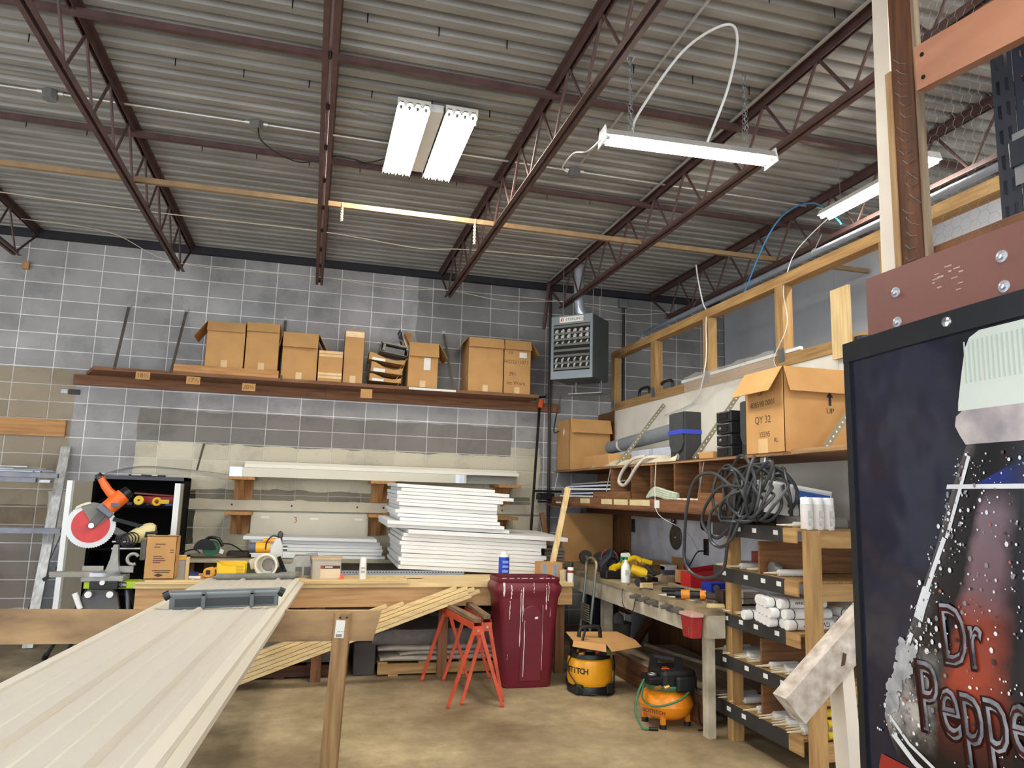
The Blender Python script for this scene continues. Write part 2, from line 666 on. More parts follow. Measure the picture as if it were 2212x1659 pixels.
# partition: low white wall carrying a row of studs and a top plate
WP = mat('white_painted_board', (232, 228, 214), .6, 0, .06, 2.5)
pt = struct(MB().box((3.90, 1.6, 1.55), (3.93, 9.62, 2.86)), 'wall_partition', WP)
for i in range(6):
    MB().box((3.885, 9.62 - 1.22 * (i + 1) + .004, 1.58), (3.90, 9.62 - 1.22 * i, 2.86)).obj('wall_board', WP, pt)
WG = mat('white_worn_board', (206, 208, 216), .6, 0, 0, 5, rgb2=(180, 180, 184), detail=8)
MB().box((3.89, 2.4, .0), (3.93, 8.58, 1.58)).obj('backing_board', WG, pt)
MB().box((3.86, 8.60, .3), (3.90, 9.10, 1.6)).obj('plywood_strip', wood('ply', 'z'), pt)
MB().box((3.87, 9.10, .0), (3.93, 9.66, 2.86)).obj('end_board', wood('ply', 'z'), pt)
MB().box((3.87, 1.6, 2.86), (3.98, 9.2, 2.96)).obj('bottom_plate', wood('frame', 'y'), pt)
MB().box((3.87, 1.6, 3.585), (3.98, 9.2, 3.675)).obj('top_plate', wood('frame', 'y'), pt)
for y, t in ((9.14, .1), (7.93, .11), (6.70, .11), (5.45, .11), (4.2, .11), (2.95, .11)):
    st = MB().box((3.87, y - t / 2, 2.962), (3.97, y + t / 2, 3.583)).obj('stud', wood('frame', 'z'), pt)
    MB().box((3.862, y - t / 2 - .012, 2.9), (3.87, y + .02, 3.02)).obj('tie_plate', GALV(), st)
MB().box((3.84, 4.55, 2.8), (3.862, 4.75, 3.35)).obj('plywood_offcut', wood('pale', 'z'), pt)

# ---------------------------------------------------------------- roof joists
JX = (-3.33, -1.63, -0.05, 1.55, 3.10, 4.67)
JL = ('ending above the small wall block', 'ending over the bare end of the long shelf',
      'beside the twin-panel light', 'between panel light and hanging tube light',
      'ending over the unit heater', 'along the stud partition')
j0 = None
for jx, lb in zip(JX, JL):
    lab = 'dark red open-web roof joist ' + lb
    if j0:
        dup(j0, (jx, 0, 0), label=lab)
        continue
    j0 = thing('roof_joist', lab, 'roof joist', (jx, 0, 0), group='open-web roof joists')
    for nm, z0, z1, hw, ya, yb in (('top_chord', 4.62, 4.688, .055, -2.5, 9.6), ('bottom_chord', 4.2, 4.252, .045, -2.5, 9.1)):
        b = MB()
        up = nm == 'top_chord'
        for sg in (-1, 1):
            b.box((sg * .012, ya, z0), (sg * .018, yb, z1))
            zz = (z1 - .007, z1) if up else (z0, z0 + .006)
            b.box((sg * .018, ya, zz[0]), (sg * hw, yb, zz[1]))
        b.obj(nm, STEEL(), j0, local=True)
    p, yv, wr_ = .61, 9.1, None
    rod = MB().tube([(0, 0, 4.225), (0, -p / 2, 4.65)], .0115, 6)
    rod2 = MB().tube([(0, 0, 4.225), (0, p / 2, 4.65)], .0115, 6)
    a = rod.obj('web_rod', STEEL(), j0, local=True)
    a.location = (0, 9.05, 0)
    b = rod2.obj('web_rod', STEEL(), j0, local=True)
    b.location = (0, 9.05 - p, 0)
    MB().tube([(0, 9.05, 4.225), (0, 9.62, 4.62)], .013, 6).obj('end_rod', STEEL(), j0, local=True)
    yv = 9.05 - p
    while yv > 2.2:
        put('web_rod', a, j0, (0, yv, 0))
        if yv - p > 2.2:
            put('web_rod', b, j0, (0, yv - p, 0))
        yv -= p

# cross bridging angles
for yv, z, lab, m in ((4.78, 4.605, 'dark red angle brace crossing under the deck in front of the panel lights', STEEL()),
                      (6.43, 4.605, 'dark red angle brace crossing under the deck behind the panel lights', STEEL()),
                      (6.58, 4.262, 'tan angle brace lying across the bottom chords of the joists', mat('tan_steel', (150, 122, 88), .5, .2, .15, 8))):
    b = MB().box((-6, yv, z - .006), (5.85, yv + .04, z)).box((-6, yv, z), (5.85, yv + .006, z + .04))
    solo(b, 'joist_brace', lab, 'brace', m, (0, yv, z))
# ================================================================ lights and wiring under the roof
TUBEM = emit('lit_tube', (1, .96, .88), TUBE)
REFL = mat('reflector_white', (235, 232, 222), .3, .2, .03)


def tubes(parent, xs, y0, y1, z, r=.0127):
    for x in xs:
        t = MB().cyl((x, y0, z), (x, y1, z), r, 10).obj('tube', TUBEM, parent, smooth=True, local=True)
        MB().cyl((x, y0 - .02, z), (x, y0, z), r * 1.02, 8).obj('end_cap', GALV(), t, local=True)
        MB().cyl((x, y1, z), (x, y1 + .02, z), r * 1.02, 8).obj('end_cap', GALV(), t, local=True)


# twin panel high-bay: two reflector trays of four tubes each
hb = thing('panel_light', 'lit twin-panel ceiling light with eight bright tubes between two joists', 'light', (.76, 5.80, 4.56))
for x0 in (-.19, .175):
    tr = MB()
    prof = []
    for i in range(4):
        b = -.125 + i * .0625
        prof += [(b, 0), (b + .018, .035), (b + .045, .035)]
    prof.append((.125, 0))
    tr.sheet([[(x0 + x, y, z - .005) for x, z in prof] for y in (-.62, .62)])
    tr.obj('reflector', REFL, hb, local=True, solid=.002)
    for y in (-.625, .625):
        MB().prism([(x0 + x, z) for x, z in prof] + [(x0 + .125, .06), (x0 - .125, .06)], 0, .006, FR((0, y, 0), (1, 0, 0), (0, 0, 1))).obj('end_plate', REFL, hb, local=True)
    tubes(hb, [x0 - .094 + i * .0625 for i in range(4)], -.58, .58, .004)
MB().box((-.06, -.55, .03), (.045, .55, .09)).obj('ballast_box', WHITE(), hb, local=True)
b = MB()
for x in (-.3, .28):
    for y in (-.5, .5):
        b.tube([(x * .9, y, .06), (x * .9, y, .128)], .003, 5)
b.obj('hanger', GALV(), hb, local=True)
b = MB()
for x in (-.10, .08, .29):
    b.tube([(x, -.60, -.01), (x - .01, -.66, -.09)], .003, 5)
b.obj('loose_clip', GALV(), hb, local=True)
for sg, lb in ((-1, 'thin chain from the twin-panel light to the centre joist'), (1, 'thin chain from the twin-panel light towards the hanging tube light')):
    hc = MB()
    p = [V((.76 + sg * .25, 5.5, 4.62)), V((.76 + sg * .72, 5.35, 4.62))]
    for i in range(26):
        q = p[0].lerp(p[1], i / 26) - V((0, 0, .05 * sin(pi * i / 26)))
        hc.tube(arc(q, .011, 0, 324, 9, (1, 0, 0), (0, 0, 1) if i % 2 else (0, 1, 0)), .0022, 4, closed=True)
    solo(hc, 'hanging_chain', lb, 'chain', GALV(), (.76 + sg * .3, 5.5, 4.6))

# long hanging tube light
tl = thing('tube_light', 'long lit tube light hanging on chains with an arched white cable above it', 'light', (2.32, 4.20, 4.03), rz=-.055)
b = MB().sweep([(-.075, 0), (-.05, .05), (.05, .05), (.075, 0), (.07, 0), (.046, .044), (-.046, .044), (-.07, 0)], (-.61, 0, 0), (.61, 0, 0))
b.obj('housing', mat('fixture_grey', (176, 172, 164), .45, .1, .05), tl, local=True)
for s in (-1, 1):
    MB().prism([(-.085, -.035), (.085, -.035), (.06, .07), (-.06, .07)], -.004, .004, FR((s * .613, 0, 0), (0, 1, 0), (0, 0, 1))).obj('end_plate', WHITE(), tl, local=True)
for y in (-.042, .042):
    t = MB().cyl((-.58, y, -.004), (.58, y, -.004), .016, 12).obj('tube', TUBEM, tl, smooth=True, local=True)
    MB().cyl((-.605, y, -.004), (-.58, y, -.004), .0165, 8).obj('end_cap', GALV(), t, local=True)
    MB().cyl((.58, y, -.004), (.605, y, -.004), .0165, 8).obj('end_cap', GALV(), t, local=True)
for x in (-.42, .42):
    b = MB()
    for s in (-1, 1):
        for i in range(18):
            q = V((x, s * .03 * (1 - i / 18), .05 + .58 * i / 18))
            b.tube(arc(q, .012, 0, 324, 7, (0, 0, 1.5), (1, 0, 0) if i % 2 else (0, 1, 0)), .0022, 4, closed=True)
    b.tube([(x - .03, 0, .62), (x, .02, .57), (x + .03, 0, .62)], .004, 6)
    b.obj('chain', GALV(), tl, local=True)

# second tube light over the partition
t2 = thing('tube_light', 'lit tube light fixed above the stud partition behind the joist rods', 'light', (4.35, 4.80, 4.28), rz=rad(90))
b = MB().sweep([(-.075, 0), (-.05, .05), (.05, .05), (.075, 0)], (-.62, 0, 0), (.62, 0, 0))
b.obj('housing', REFL, t2, local=True)
for y in (-.04, .04):
    MB().cyl((-.6, y, -.015), (.6, y, -.015), .016, 12).obj('tube', TUBEM, t2, smooth=True, local=True)
b = MB()
for x in (-.4, .4):
    b.tube([(x, 0, .05), (x, 0, .41)], .003, 5)
b.obj('hanger', GALV(), t2, local=True)

CON = mat('conduit', (182, 180, 172), .4, .5, .1, 6)
cd_ = thing('conduit_run', 'thin metal conduit with junction boxes running across the deck', 'conduit', (-.6, 6.04, 4.66))
MB().tube([(-6, 6.04, 4.672), (-2.2, 6.04, 4.672), (.6, 6.045, 4.672), (5.8, 6.06, 4.672)], .011, 8).obj('pipe', CON, cd_, smooth=True)
for x in (-2.13, -.62, 2.16):
    bx = MB().prism([(.055 * cos(rad(a)), .055 * sin(rad(a))) for a in range(22, 382, 45)], 4.615, 4.682, MX.Translation((x, 6.04, 0))).obj('junction_box', GALV(), cd_)
    MB().cyl((x - .09, 6.04, 4.672), (x - .055, 6.04, 4.672), .018, 8).obj('coupling', CON, bx)
    MB().cyl((x + .055, 6.04, 4.672), (x + .09, 6.04, 4.672), .018, 8).obj('coupling', CON, bx)
solo(MB().tube(spline([(-.60, 6.0, 4.62), (-.57, 6.02, 4.52), (-.42, 6.2, 4.5), (-.24, 6.42, 4.56), (.0, 6.38, 4.64), (.18, 6.3, 4.6), (.3, 6.4, 4.63), (.45, 6.2, 4.6)]), .006, 6),
     'power_lead', 'black cord dangling from a ceiling junction box towards the panel light', 'cord', BLACK(), (-.6, 6.04, 4.62), smooth=True)
solo(MB().tube([(2.06, 2.0, 4.672), (2.12, 3.6, 4.67), (2.17, 5.2, 4.67), (2.16, 5.9, 4.67)], .010, 8), 'conduit', 'bare conduit on the deck passing above the hanging tube light', 'conduit', CON, (2.12, 3.7, 4.67), smooth=True)
solo(MB().tube([(3.02, 1.5, 4.66), (3.02, 9.4, 4.66)], .013, 8), 'conduit', 'pale conduit hugging the top of the joist over the unit heater', 'conduit', CON, (3.02, 5, 4.66), smooth=True)
WCAB = mat('white_cable', (226, 226, 222), .45, 0, .03)
solo(MB().tube(spline([(1.92, 4.23, 4.11), (2.0, 4.3, 4.3), (2.17, 4.0, 4.60), (2.33, 3.75, 4.66), (2.45, 3.8, 4.62), (2.5, 4.0, 4.4), (2.44, 4.17, 4.09)], 8), .009, 8),
     'flexible_cable', 'white flexible cable arching over the long tube light', 'cable', WCAB, (2.3, 4.0, 4.2), smooth=True)
solo(MB().tube(spline([(1.70, 4.26, 4.03), (1.74, 4.6, 4.12), (1.85, 5.2, 4.4), (2.0, 5.9, 4.62), (2.09, 6.02, 4.64)], 8), .007, 6),
     'flexible_cable', 'white cable curling from end of tube light up to a junction box', 'cable', WCAB, (1.7, 4.3, 4.05), smooth=True)
ROPE = mat('pale_cord', (206, 196, 172), .7, 0, .08, 30)
solo(MB().tube(spline([(-4.2, 8.06, 4.60), (-3.33, 8.0, 4.53), (-1.63, 7.97, 4.49), (-.05, 8.0, 4.5), (1.0, 7.98, 4.43), (1.55, 7.96, 4.47), (2.9, 7.92, 4.5)], 8), .006, 6),
     'cable', 'thin pale cable sagging from joist to joist near the back wall', 'cable', ROPE, (-.05, 8, 4.5), smooth=True)
solo(MB().tube(spline([(-3.3, 9.0, 4.60), (-2.4, 9.0, 4.55), (-1.63, 9.0, 4.27), (0, 9.0, 4.275), (.8, 9.0, 4.22), (1.55, 9.0, 4.266), (2.3, 8.99, 4.2), (3.1, 8.98, 4.262), (4.0, 8.98, 4.18), (4.65, 8.98, 4.262)], 8), .004, 6),
     'string', 'yellowish string tied along the joist ends above the wall shelf', 'string', ROPE, (0, 9, 4.28), smooth=True)
for x, l, lb in ((.12, .17, 'short twist of yellow rope dangling from the tan brace beside the centre joist'), (1.36, .24, 'longer twist of yellow rope dangling from the tan brace below the panel lights')):
    b = MB()
    for s in (0, pi):
        b.tube([(x + .009 * cos(i * .9 + s), 6.6 + .009 * sin(i * .9 + s), 4.30 - l * i / 24) for i in range(25)], .006, 5)
    b.tube(arc((x, 6.6, 4.275), .03, 0, 330, 11, (0, 1, 0), (0, 0, 1)), .006, 5)
    solo(b, 'rope_end', lb, 'rope', ROPE, (x, 6.6, 4.25), smooth=True)
solo(MB().tube([(4.42, 1.8, 4.02), (4.42, 9.3, 4.02)], .03, 12).tube([(4.42, 9.3, 4.02), (4.42, 9.38, 4.0), (4.42, 9.4, 3.94)], .034, 12),
     'grey_pipe', 'grey plastic pipe running under the joist above the stud partition', 'pipe', mat('grey_pvc', (150, 158, 168), .35, 0, .05), (4.42, 5, 4.02), smooth=True)
b = MB()
for i in range(7):
    y = 9.1 - i * 1.15
    b.tube(arc((4.42, y, 4.02), .036, -20, 200, 8, (1, 0, 0), (0, 0, 1)), .006, 5).tube([(4.42, y, 4.055), (4.5, y, 4.21)], .004, 5)
solo(b, 'pipe_hangers', 'small hooks holding the grey plastic pipe to the joist', 'hooks', GALV(), (4.42, 5, 4.02))['kind'] = 'stuff'
solo(MB().tube(spline([(4.05, 6.3, 3.70), (4.1, 5.95, 4.2), (4.2, 5.75, 4.43), (4.35, 5.55, 4.46), (4.5, 5.45, 4.3), (4.52, 5.4, 4.22)], 8), .008, 6),
     'blue_cable', 'blue cable looping between the joist rods over the partition', 'cable', mat('blue_cable', (56, 120, 168), .4, 0, .05), (4.1, 5.9, 4.2), smooth=True)
solo(MB().tube(spline([(3.94, 7.0, 4.262), (3.93, 6.95, 4.1), (3.93, 6.85, 3.8), (3.9, 6.72, 3.66), (3.855, 6.66, 3.5), (3.855, 6.68, 3.1), (3.852, 6.9, 2.75), (3.852, 7.6, 2.66)], 8), .008, 6),
     'white_cable', 'white cable dropping from the tan brace down a partition stud', 'cable', WCAB, (3.9, 6.8, 3.8), smooth=True)
solo(MB().tube(spline([(4.3, 5.0, 4.25), (4.1, 5.05, 4.1), (4.0, 5.35, 3.9), (3.96, 5.45, 3.70), (3.85, 5.35, 3.5), (3.84, 5.3, 3.2), (3.845, 5.5, 2.95), (3.86, 5.46, 2.84)], 8), .004, 6),
     'string', 'thin white string hanging down in front of the stud beside the plywood offcut', 'string', WCAB, (3.9, 5.3, 3.5), smooth=True)

# ================================================================ unit heater
HG = mat('heater_grey', (136, 146, 150), .4, .35, .06)
HD = mat('heater_side', (70, 76, 74), .5, .2, .06)
A = rad(-46)
h = thing('unit_heater', 'grey hanging unit heater with louvred front and chrome flue', 'heater', (3.02, 8.45, 3.15), rz=A)
W2, HH, DD = .285, .80, .50
MB().box((-W2, .02, 0), (W2, DD, HH - .0)).obj('casing', HD, h, local=True, bevel=.01)
b = MB().box((-W2, 0, .645 + .045), (W2, .02, HH)).box((-W2, 0, 0), (W2, .02, .10)).box((-W2, 0, .10), (-W2 + .035, .02, .69)).box((W2 - .035, 0, .10), (W2, .02, .69))
b.obj('front_frame', HG, h, local=True)
MB().box((-W2 + .035, .015, .10), (W2 - .035, .018, .69)).obj('dark_interior', mat('heater_dark', (20, 20, 22), .8, 0, 0), h, local=True)
for i, z in enumerate((.665, .575, .50, .43, .36, .29, .20, .13)):
    q = MB().bar((-W2 + .036, -.004, z), (W2 - .036, -.004, z), .03, .004, (0, 1, .6))
    q.obj('louver', mat('louver_grey', (122, 124, 118), .4, .4, .08), h, local=True)
for k, (z, s) in enumerate(((.60, 1), (.53, 1), (.45, .6), (.17, .55), (.24, .55))):
    for i in range(6):
        x = -W2 + .075 + i * .084
        b = MB().tube([(x - .01, .012, z - .028), (x, .002, z), (x + .012, .012, z + .026)], [.014 * s, .024 * s, .014 * s], 8)
        b.obj('exchanger_tube', mat('bright_tube', (222, 222, 220), .3, .3, .05), h, smooth=True, local=True)
pl_ = MB().box((-.17, -.003, .715), (.16, 0, .785)).obj('name_plate', LABEL(), h, local=True)
Mh = MX.LocRotScale(V((3.02, 8.45, 3.15)), MX.Rotation(A, 3, 'Z').to_euler(), V((1, 1, 1)))
text('STERLING', 'lettering', .048, Mh @ FR((.035, -.0035, .748), (1, 0, 0), (0, 0, 1)), mat('dark_red_ink', (84, 40, 52), .5, 0, 0), pl_, .0008, 1.1, 1.05)
q = MB().prism([(.021 * cos(rad(a)), .021 * sin(rad(a))) for a in range(0, 360, 20)], 0, .001, Mh @ FR((-.132, -.003, .75), (1, 0, 0), (0, 0, 1))).obj('emblem', mat('red_ink', (196, 40, 44), .5, 0, 0), pl_)
MB().prism([(.010 * cos(rad(a)), .010 * sin(rad(a))) for a in range(0, 360, 30)], .0012, .002, Mh @ FR((-.128, -.003, .748), (1, 0, 0), (0, 0, 1))).obj('emblem_centre', LABEL(), pl_)
b = MB()
for x, y in ((-.2, .15), (.22, .15), (.22, .4)):
    b.tube([(x, y, HH - .01), (x, y, 4.62 - 3.15)], .006, 6)
b.obj('hanging_rod', GALV(), h, local=True)
b = MB().tube(spline([(0, .3, HH - .02), (0, .3, HH + .06), (-.02, .28, HH + .12), (-.04, .27, HH + .3), (-.04, .27, 1.53)], 5), .062, 16)
b.obj('flue', mat('flue_bright', (196, 202, 212), .3, .55, .08, 8), h, smooth=True, local=True)
b = MB().box((-.16, .25, -.16), (.30, .45, -.148))
for x in (-.1, .25):
    b.box((x, .34, -.148), (x + .01, .36, 0))
b.obj('drip_tray', GALV(), h, local=True)
solo(MB().tube([(3.14, 9.6, 1.2), (3.11, 9.6, 4.6)], .02, 10), 'wall_pipe', 'dark vertical pipe on the block wall behind the bar clamp', 'pipe', mat('dark_pipe', (58, 52, 48), .5, .4, .15), (3.12, 9.6, 1.2), smooth=True)
solo(MB().tube([(4.24, 9.63, 2.2), (4.24, 9.63, 4.45)], .018, 10), 'wall_pipe', 'dark conduit rising to a square box on the wall behind the studs', 'pipe', mat('dark_pipe', (58, 52, 48), .5, .4, .15), (4.24, 9.63, 2.2), smooth=True)
solo(MB().box((4.17, 9.61, 4.45), (4.30, 9.679, 4.58)), 'wall_box', 'square grey electric box high on the block wall', 'electric box', GALV(), (4.23, 9.65, 4.45), bevel=.006)
solo(MB().bar((3.02, 9.4, 4.62), (2.97, 9.45, 3.98), .035, .04), 'angle_iron', 'short dark steel angle hanging from the joist next to the heater', 'angle', STEEL(), (3, 9.4, 4.6))
solo(MB().tube(spline([(3.05, 8.9, 3.0), (3.0, 8.95, 2.7), (3.1, 9.3, 2.55), (3.3, 9.55, 2.6), (3.6, 9.58, 2.55)], 6), .008, 6), 'gas_hose', 'dark hose dropping below the unit heater', 'hose', BLACK(), (3, 9, 2.8), smooth=True)

# ================================================================ long wall shelf with its boxes
sh = thing('long_shelf', 'long brown wooden wall shelf carrying cardboard boxes under the joists', 'shelf', (.2, 9.4, 2.98))
MB().box((-2.775, 9.64, 2.86), (.12, 9.682, 2.98)).obj('ledger_board', wood('brown', 'x'), sh)
MB().box((.126, 9.64, 2.86), (3.29, 9.682, 2.98)).obj('ledger_board', wood('brown', 'x'), sh)
MB().add([(-2.66, 9.68, 2.98), (-2.45, 9.16, 2.98), (2.83, 9.16, 2.98), (2.83, 9.68, 2.98), (-2.66, 9.68, 3.02), (-2.45, 9.16, 3.02), (2.83, 9.16, 3.02), (2.83, 9.68, 3.02)],
         [(0, 3, 2, 1), (4, 5, 6, 7), (0, 1, 5, 4), (1, 2, 6, 5), (2, 3, 7, 6), (3, 0, 4, 7)]).obj('shelf_board', wood('brown', 'x'), sh)
MB().box((1.12, 9.15, 2.985), (1.72, 9.159, 3.012)).obj('edge_strip', LABEL(), sh)
for xt, xb in ((-2.276, -2.235), (-1.624, -1.64), (-.44, -.42), (1.62, 1.69)):
    s = MB().bar((xt, 9.672, 3.85), (xb, 9.155, 3.0), .032, .005, (0, 1, 0)).obj('strut', mat('dull_strap', (112, 104, 94), .5, .4, .15), sh)
    MB().cbox((xt, 9.675, 3.86), (.05, .012, .05)).obj('anchor', GALV(), s)
for x, z, s in ((-1.93, 2.945, '18½'), (-1.39, 2.925, '17½'), (-.775, 2.885, '20½')):
    c = MB().box((x - .075, 9.148, z - .045), (x + .075, 9.152, z + .045)).obj('size_tag', CARD(), sh)
    text(s, 'size_number', .07, FR((x, 9.1475, z), (1, 0, 0), (0, 0, 1)), mat('brown_marker', (96, 66, 40), .7, 0, 0), c, .0004)
MB().box((.53, 9.146, 2.84), (.67, 9.154, 2.95)).obj('size_tag', CARD(), sh)
solo(MB().box((-1.62, 9.17, 3.02), (-.45, 9.30, 3.11)), 'timber_block', 'length of orange timber lying on the wall shelf under two boxes', 'timber', wood('orange', 'x'), (-1, 9.2, 3.02), bevel=.003)


def carton(name, x0, x1, y0, y1, z0, z1, label, flaps='', t=.004, tape=True, group=None, lean=0, lift=.12, M=None):
    """open cardboard carton; flaps: f/b/l/r with number of degrees below horizontal, e.g. f70"""
    c = thing(name, label, 'box', ((x0 + x1) / 2, (y0 + y1) / 2, z0), group=group)
    sh_ = MB()
    sh_.box((x0, y0, z0), (x1, y0 + t, z1)).box((x0, y1 - t, z0), (x1, y1, z1)).box((x0, y0, z0), (x0 + t, y1, z1)).box((x1 - t, y0, z0), (x1, y1, z1)).box((x0, y0, z0), (x1, y1, z0 + t))
    sh_.obj('carton_body', CARD(), c)
    for f in flaps.split():
        sd, dg, ln = f[0], rad(float(f[1:].split(':')[0])), float(f.split(':')[1])
        d = {'f': V((0, -1, 0)), 'b': V((0, 1, 0)), 'l': V((-1, 0, 0)), 'r': V((1, 0, 0))}[sd]
        mid = V(((x0 + x1) / 2, (y0 + y1) / 2, z1)) + V((d.x * (x1 - x0) / 2, d.y * (y1 - y0) / 2, 0))
        e = d * cos(dg) + V((0, 0, -1)) * sin(dg)
        wd = (x1 - x0) if sd in 'fb' else (y1 - y0)
        MB().bar(mid + e * .002 + d * .003, mid + e * ln + d * .006, wd - .006, t, V((0, 0, 1)) if dg < 1.2 else d).obj('flap', CARD(), c)
    if tape:
        xm = (x0 + x1) / 2
        MB().box((xm - .035, y0 - .0008, z0), (xm + .035, y0, z0 + .09)).obj('tape', TAPE(), c)
    return c


carton('cardboard_box', -1.30, -.865, 9.22, 9.62, 3.11, 3.665, 'brown carton on the timber strip with a side flap sticking out', 'f70:.13 l55:.24')
carton('cardboard_box', -.855, -.47, 9.22, 9.62, 3.11, 3.69, 'brown carton on the timber strip next to the one with the flap', 'f72:.12')
carton('cardboard_box', -.43, -.01, 9.19, 9.62, 3.02, 3.60, 'brown carton with overhanging lid standing at the end of the timber strip', 'f72:.2 r62:.22 l80:.18')
c = carton('cardboard_box', 0, .295, 9.19, 9.55, 3.02, 3.405, 'low square carton shiny with clear tape', '', tape=False)
for z in (3.06, 3.10, 3.33, 3.37):
    MB().box((.005, 9.1885, z), (.29, 9.19, z + .03)).obj('tape', mat('clear_tape', (222, 186, 138), .12, 0, .1, 12), c)
c = carton('cardboard_box', .302, .545, 9.19, 9.42, 3.02, 3.685, 'tall narrow carton standing beside the low taped one', '')
MB().box((.31, 9.188, 3.6), (.54, 9.19, 3.67)).obj('tape', mat('clear_tape', (222, 186, 138), .12, 0, .1, 12), c)
c = carton('cardboard_box', 1.10, 1.485, 9.19, 9.6, 3.02, 3.60, 'carton with dark boards sticking out of its open top', 'f72:.2 r58:.22')
MB().box((1.30, 9.1885, 3.25), (1.385, 9.19, 3.41)).obj('paper_label', LABEL(), c)
c = carton('cardboard_box', 1.872, 2.345, 9.19, 9.6, 3.02, 3.73, 'tall carton with drooping side flap and a plain taped front', 'f70:.14 l50:.2')
c = carton('cardboard_box', 2.352, 2.72, 9.19, 9.6, 3.02, 3.73, 'tall carton covered in marker writing at the end of the wall shelf', 'f70:.14 r56:.2')
MK = mat('brown_marker', (96, 66, 40), .7, 0, 0)
for s, z, sz, x in (('10', 3.56, .06, 2.44), ('HIDS211071', 3.44, .066, 2.52), ('391', 3.28, .07, 2.47), ('Int Ware', 3.16, .07, 2.52)):
    text(s, 'marker_writing', sz, FR((x, 9.1886, z), (1, 0, 0), (0, 0, 1)), MK, c, .0004)
MB().box((2.56, 9.1885, 3.505), (2.66, 9.19, 3.575)).obj('paper_label', LABEL(), c)
# things in the open carton
for i, (x, a, m) in enumerate(((1.16, -14, 'white_label_board'), (1.22, -20, 'dark'), (1.27, -24, 'pale'), (1.33, -26, 'dark'))):
    M = MX.Translation((x, 9.36, 3.1)) @ MX.Rotation(rad(a), 4, 'Y')
    b = MB(M).box((-.006, -.14, 0), (.006, .14, .72 - .02 * i))
    if i == 0:
        b = MB(MX.Translation((1.02, 9.25, 3.6)) @ MX.Rotation(rad(8), 4, 'Y')).box((0, -.02, -.06), (.10, -.014, .13))
    solo(b, 'board_offcut', ('stiff card with a printed white label poking out of the carton', 'black panel leaning out of the open carton, behind the pale one', 'pale edged panel leaning out of the open carton', 'thick dark panel leaning furthest out of the open carton')[i],
         'board', (CARDD(), BLACK(), LABEL(), wood('dark', 'z'))[i], (x, 9.3, 3.6))
# pile of flattened and torn boxes
GREYB = mat('grey_board', (136, 132, 122), .6, .1, .12, 6)
for i, (x0, x1, z, hgt, ang, lb, m) in enumerate((
        (.62, 1.03, 3.03, .10, 2, 'torn carton at the bottom of the pile on the wall shelf', CARD()),
        (.63, 1.04, 3.15, .13, 4, 'second torn carton from the bottom of the pile', CARD()),
        (.60, 1.07, 3.30, .10, 6, 'low carton with a printed pale label near the top of the pile', CARD()),
        (.74, 1.09, 3.42, .13, 8, 'grey sheet-metal hood lying on top of the torn cartons', GREYB))):
    M = MX.Translation((x0, 9.2, z + .035)) @ MX.Rotation(rad(ang), 4, 'Y')
    wd = x1 - x0
    t = thing('metal_hood' if i == 3 else 'torn_carton', lb, 'hood' if i == 3 else 'box', (x0, 9.2, z))
    MB(M).box((0, .0, 0), (wd, .28, .006)).box((0, .27, 0), (wd, .28, hgt)).box((0, 0, 0), (.006, .28, hgt)).box((wd - .006, 0, 0), (wd, .28, hgt * .9)).obj('shell', m, t)
    if i == 3:
        MB(M).box((0, 0, hgt - .02), (wd, .28, hgt)).box((.03, .02, .02), (.06, .05, hgt - .02)).obj('hood_top', GREYB, t)
        MB(M).box((.05, .04, .012), (wd - .04, .05, hgt - .05)).obj('filter', mat('grey_filter', (110, 106, 104), .6, .2, .2, 40), t)
        MB(M).tube(arc((wd * .6, -.003, hgt - .01), .07, 15, 165, 8), .006, 6).obj('handle', GREYB, t)
    else:
        MB(M).prism([(0, 0), (wd, 0), (wd, hgt * .75), (wd * .72, hgt * .45), (wd * .45, hgt * .55), (wd * .12, hgt), (0, hgt)], -.004, 0, FR((0, 0, 0), (1, 0, 0), (0, 0, 1))).obj('torn_front', m, t)
        MB(M).box((wd * .1, -.0055, hgt * .08), (wd * .45, -.004, hgt * .42)).obj('paper_label', LABEL(), t)
        M2 = M @ MX.Translation((wd, .1, hgt * .5)) @ MX.Rotation(rad(35), 4, 'Y')
        MB(M2).box((0, -.1, -.16 + i * .02), (.005, .06, 0)).obj('flap', m, t)

# bits fixed to the block wall
solo(MB().box((-4.6, 9.64, 2.235), (-2.80, 9.682, 2.43)), 'wall_board', 'orange-brown board screwed to the wall above the aluminium bars', 'board', wood('orange', 'x'), (-3.2, 9.66, 2.235), bevel=.003)
solo(MB().box((-3.46, 9.64, 4.2), (-3.39, 9.682, 4.285)), 'wood_block', 'small wooden block under the joist end on the wall', 'wood block', wood('orange', 'z'), (-3.43, 9.66, 4.2), bevel=.003)
t = thing('wall_outlet', 'small dark electric box on the wall just under the shelf ledger', 'outlet', (-2.8, 9.68, 2.78))
MB().box((-2.82, 9.668, 2.74), (-2.7, 9.6825, 2.80)).obj('dark_plate', mat('outlet_dark', (52, 46, 42), .6, 0, .1), t, bevel=.003)
MB().box((-2.9, 9.674, 2.75), (-2.83, 9.6825, 2.795)).obj('pale_plate', GALV(), t)
solo(MB().tube([(-1.282, 9.68, 2.22), (-1.282, 9.3, 1.90)], .012, 6), 'wall_prop', 'thin dull prop sticking out of the wall over the black cabinet', 'prop', mat('dull_strap', (112, 104, 94), .5, .4, .15), (-1.28, 9.5, 2.0))
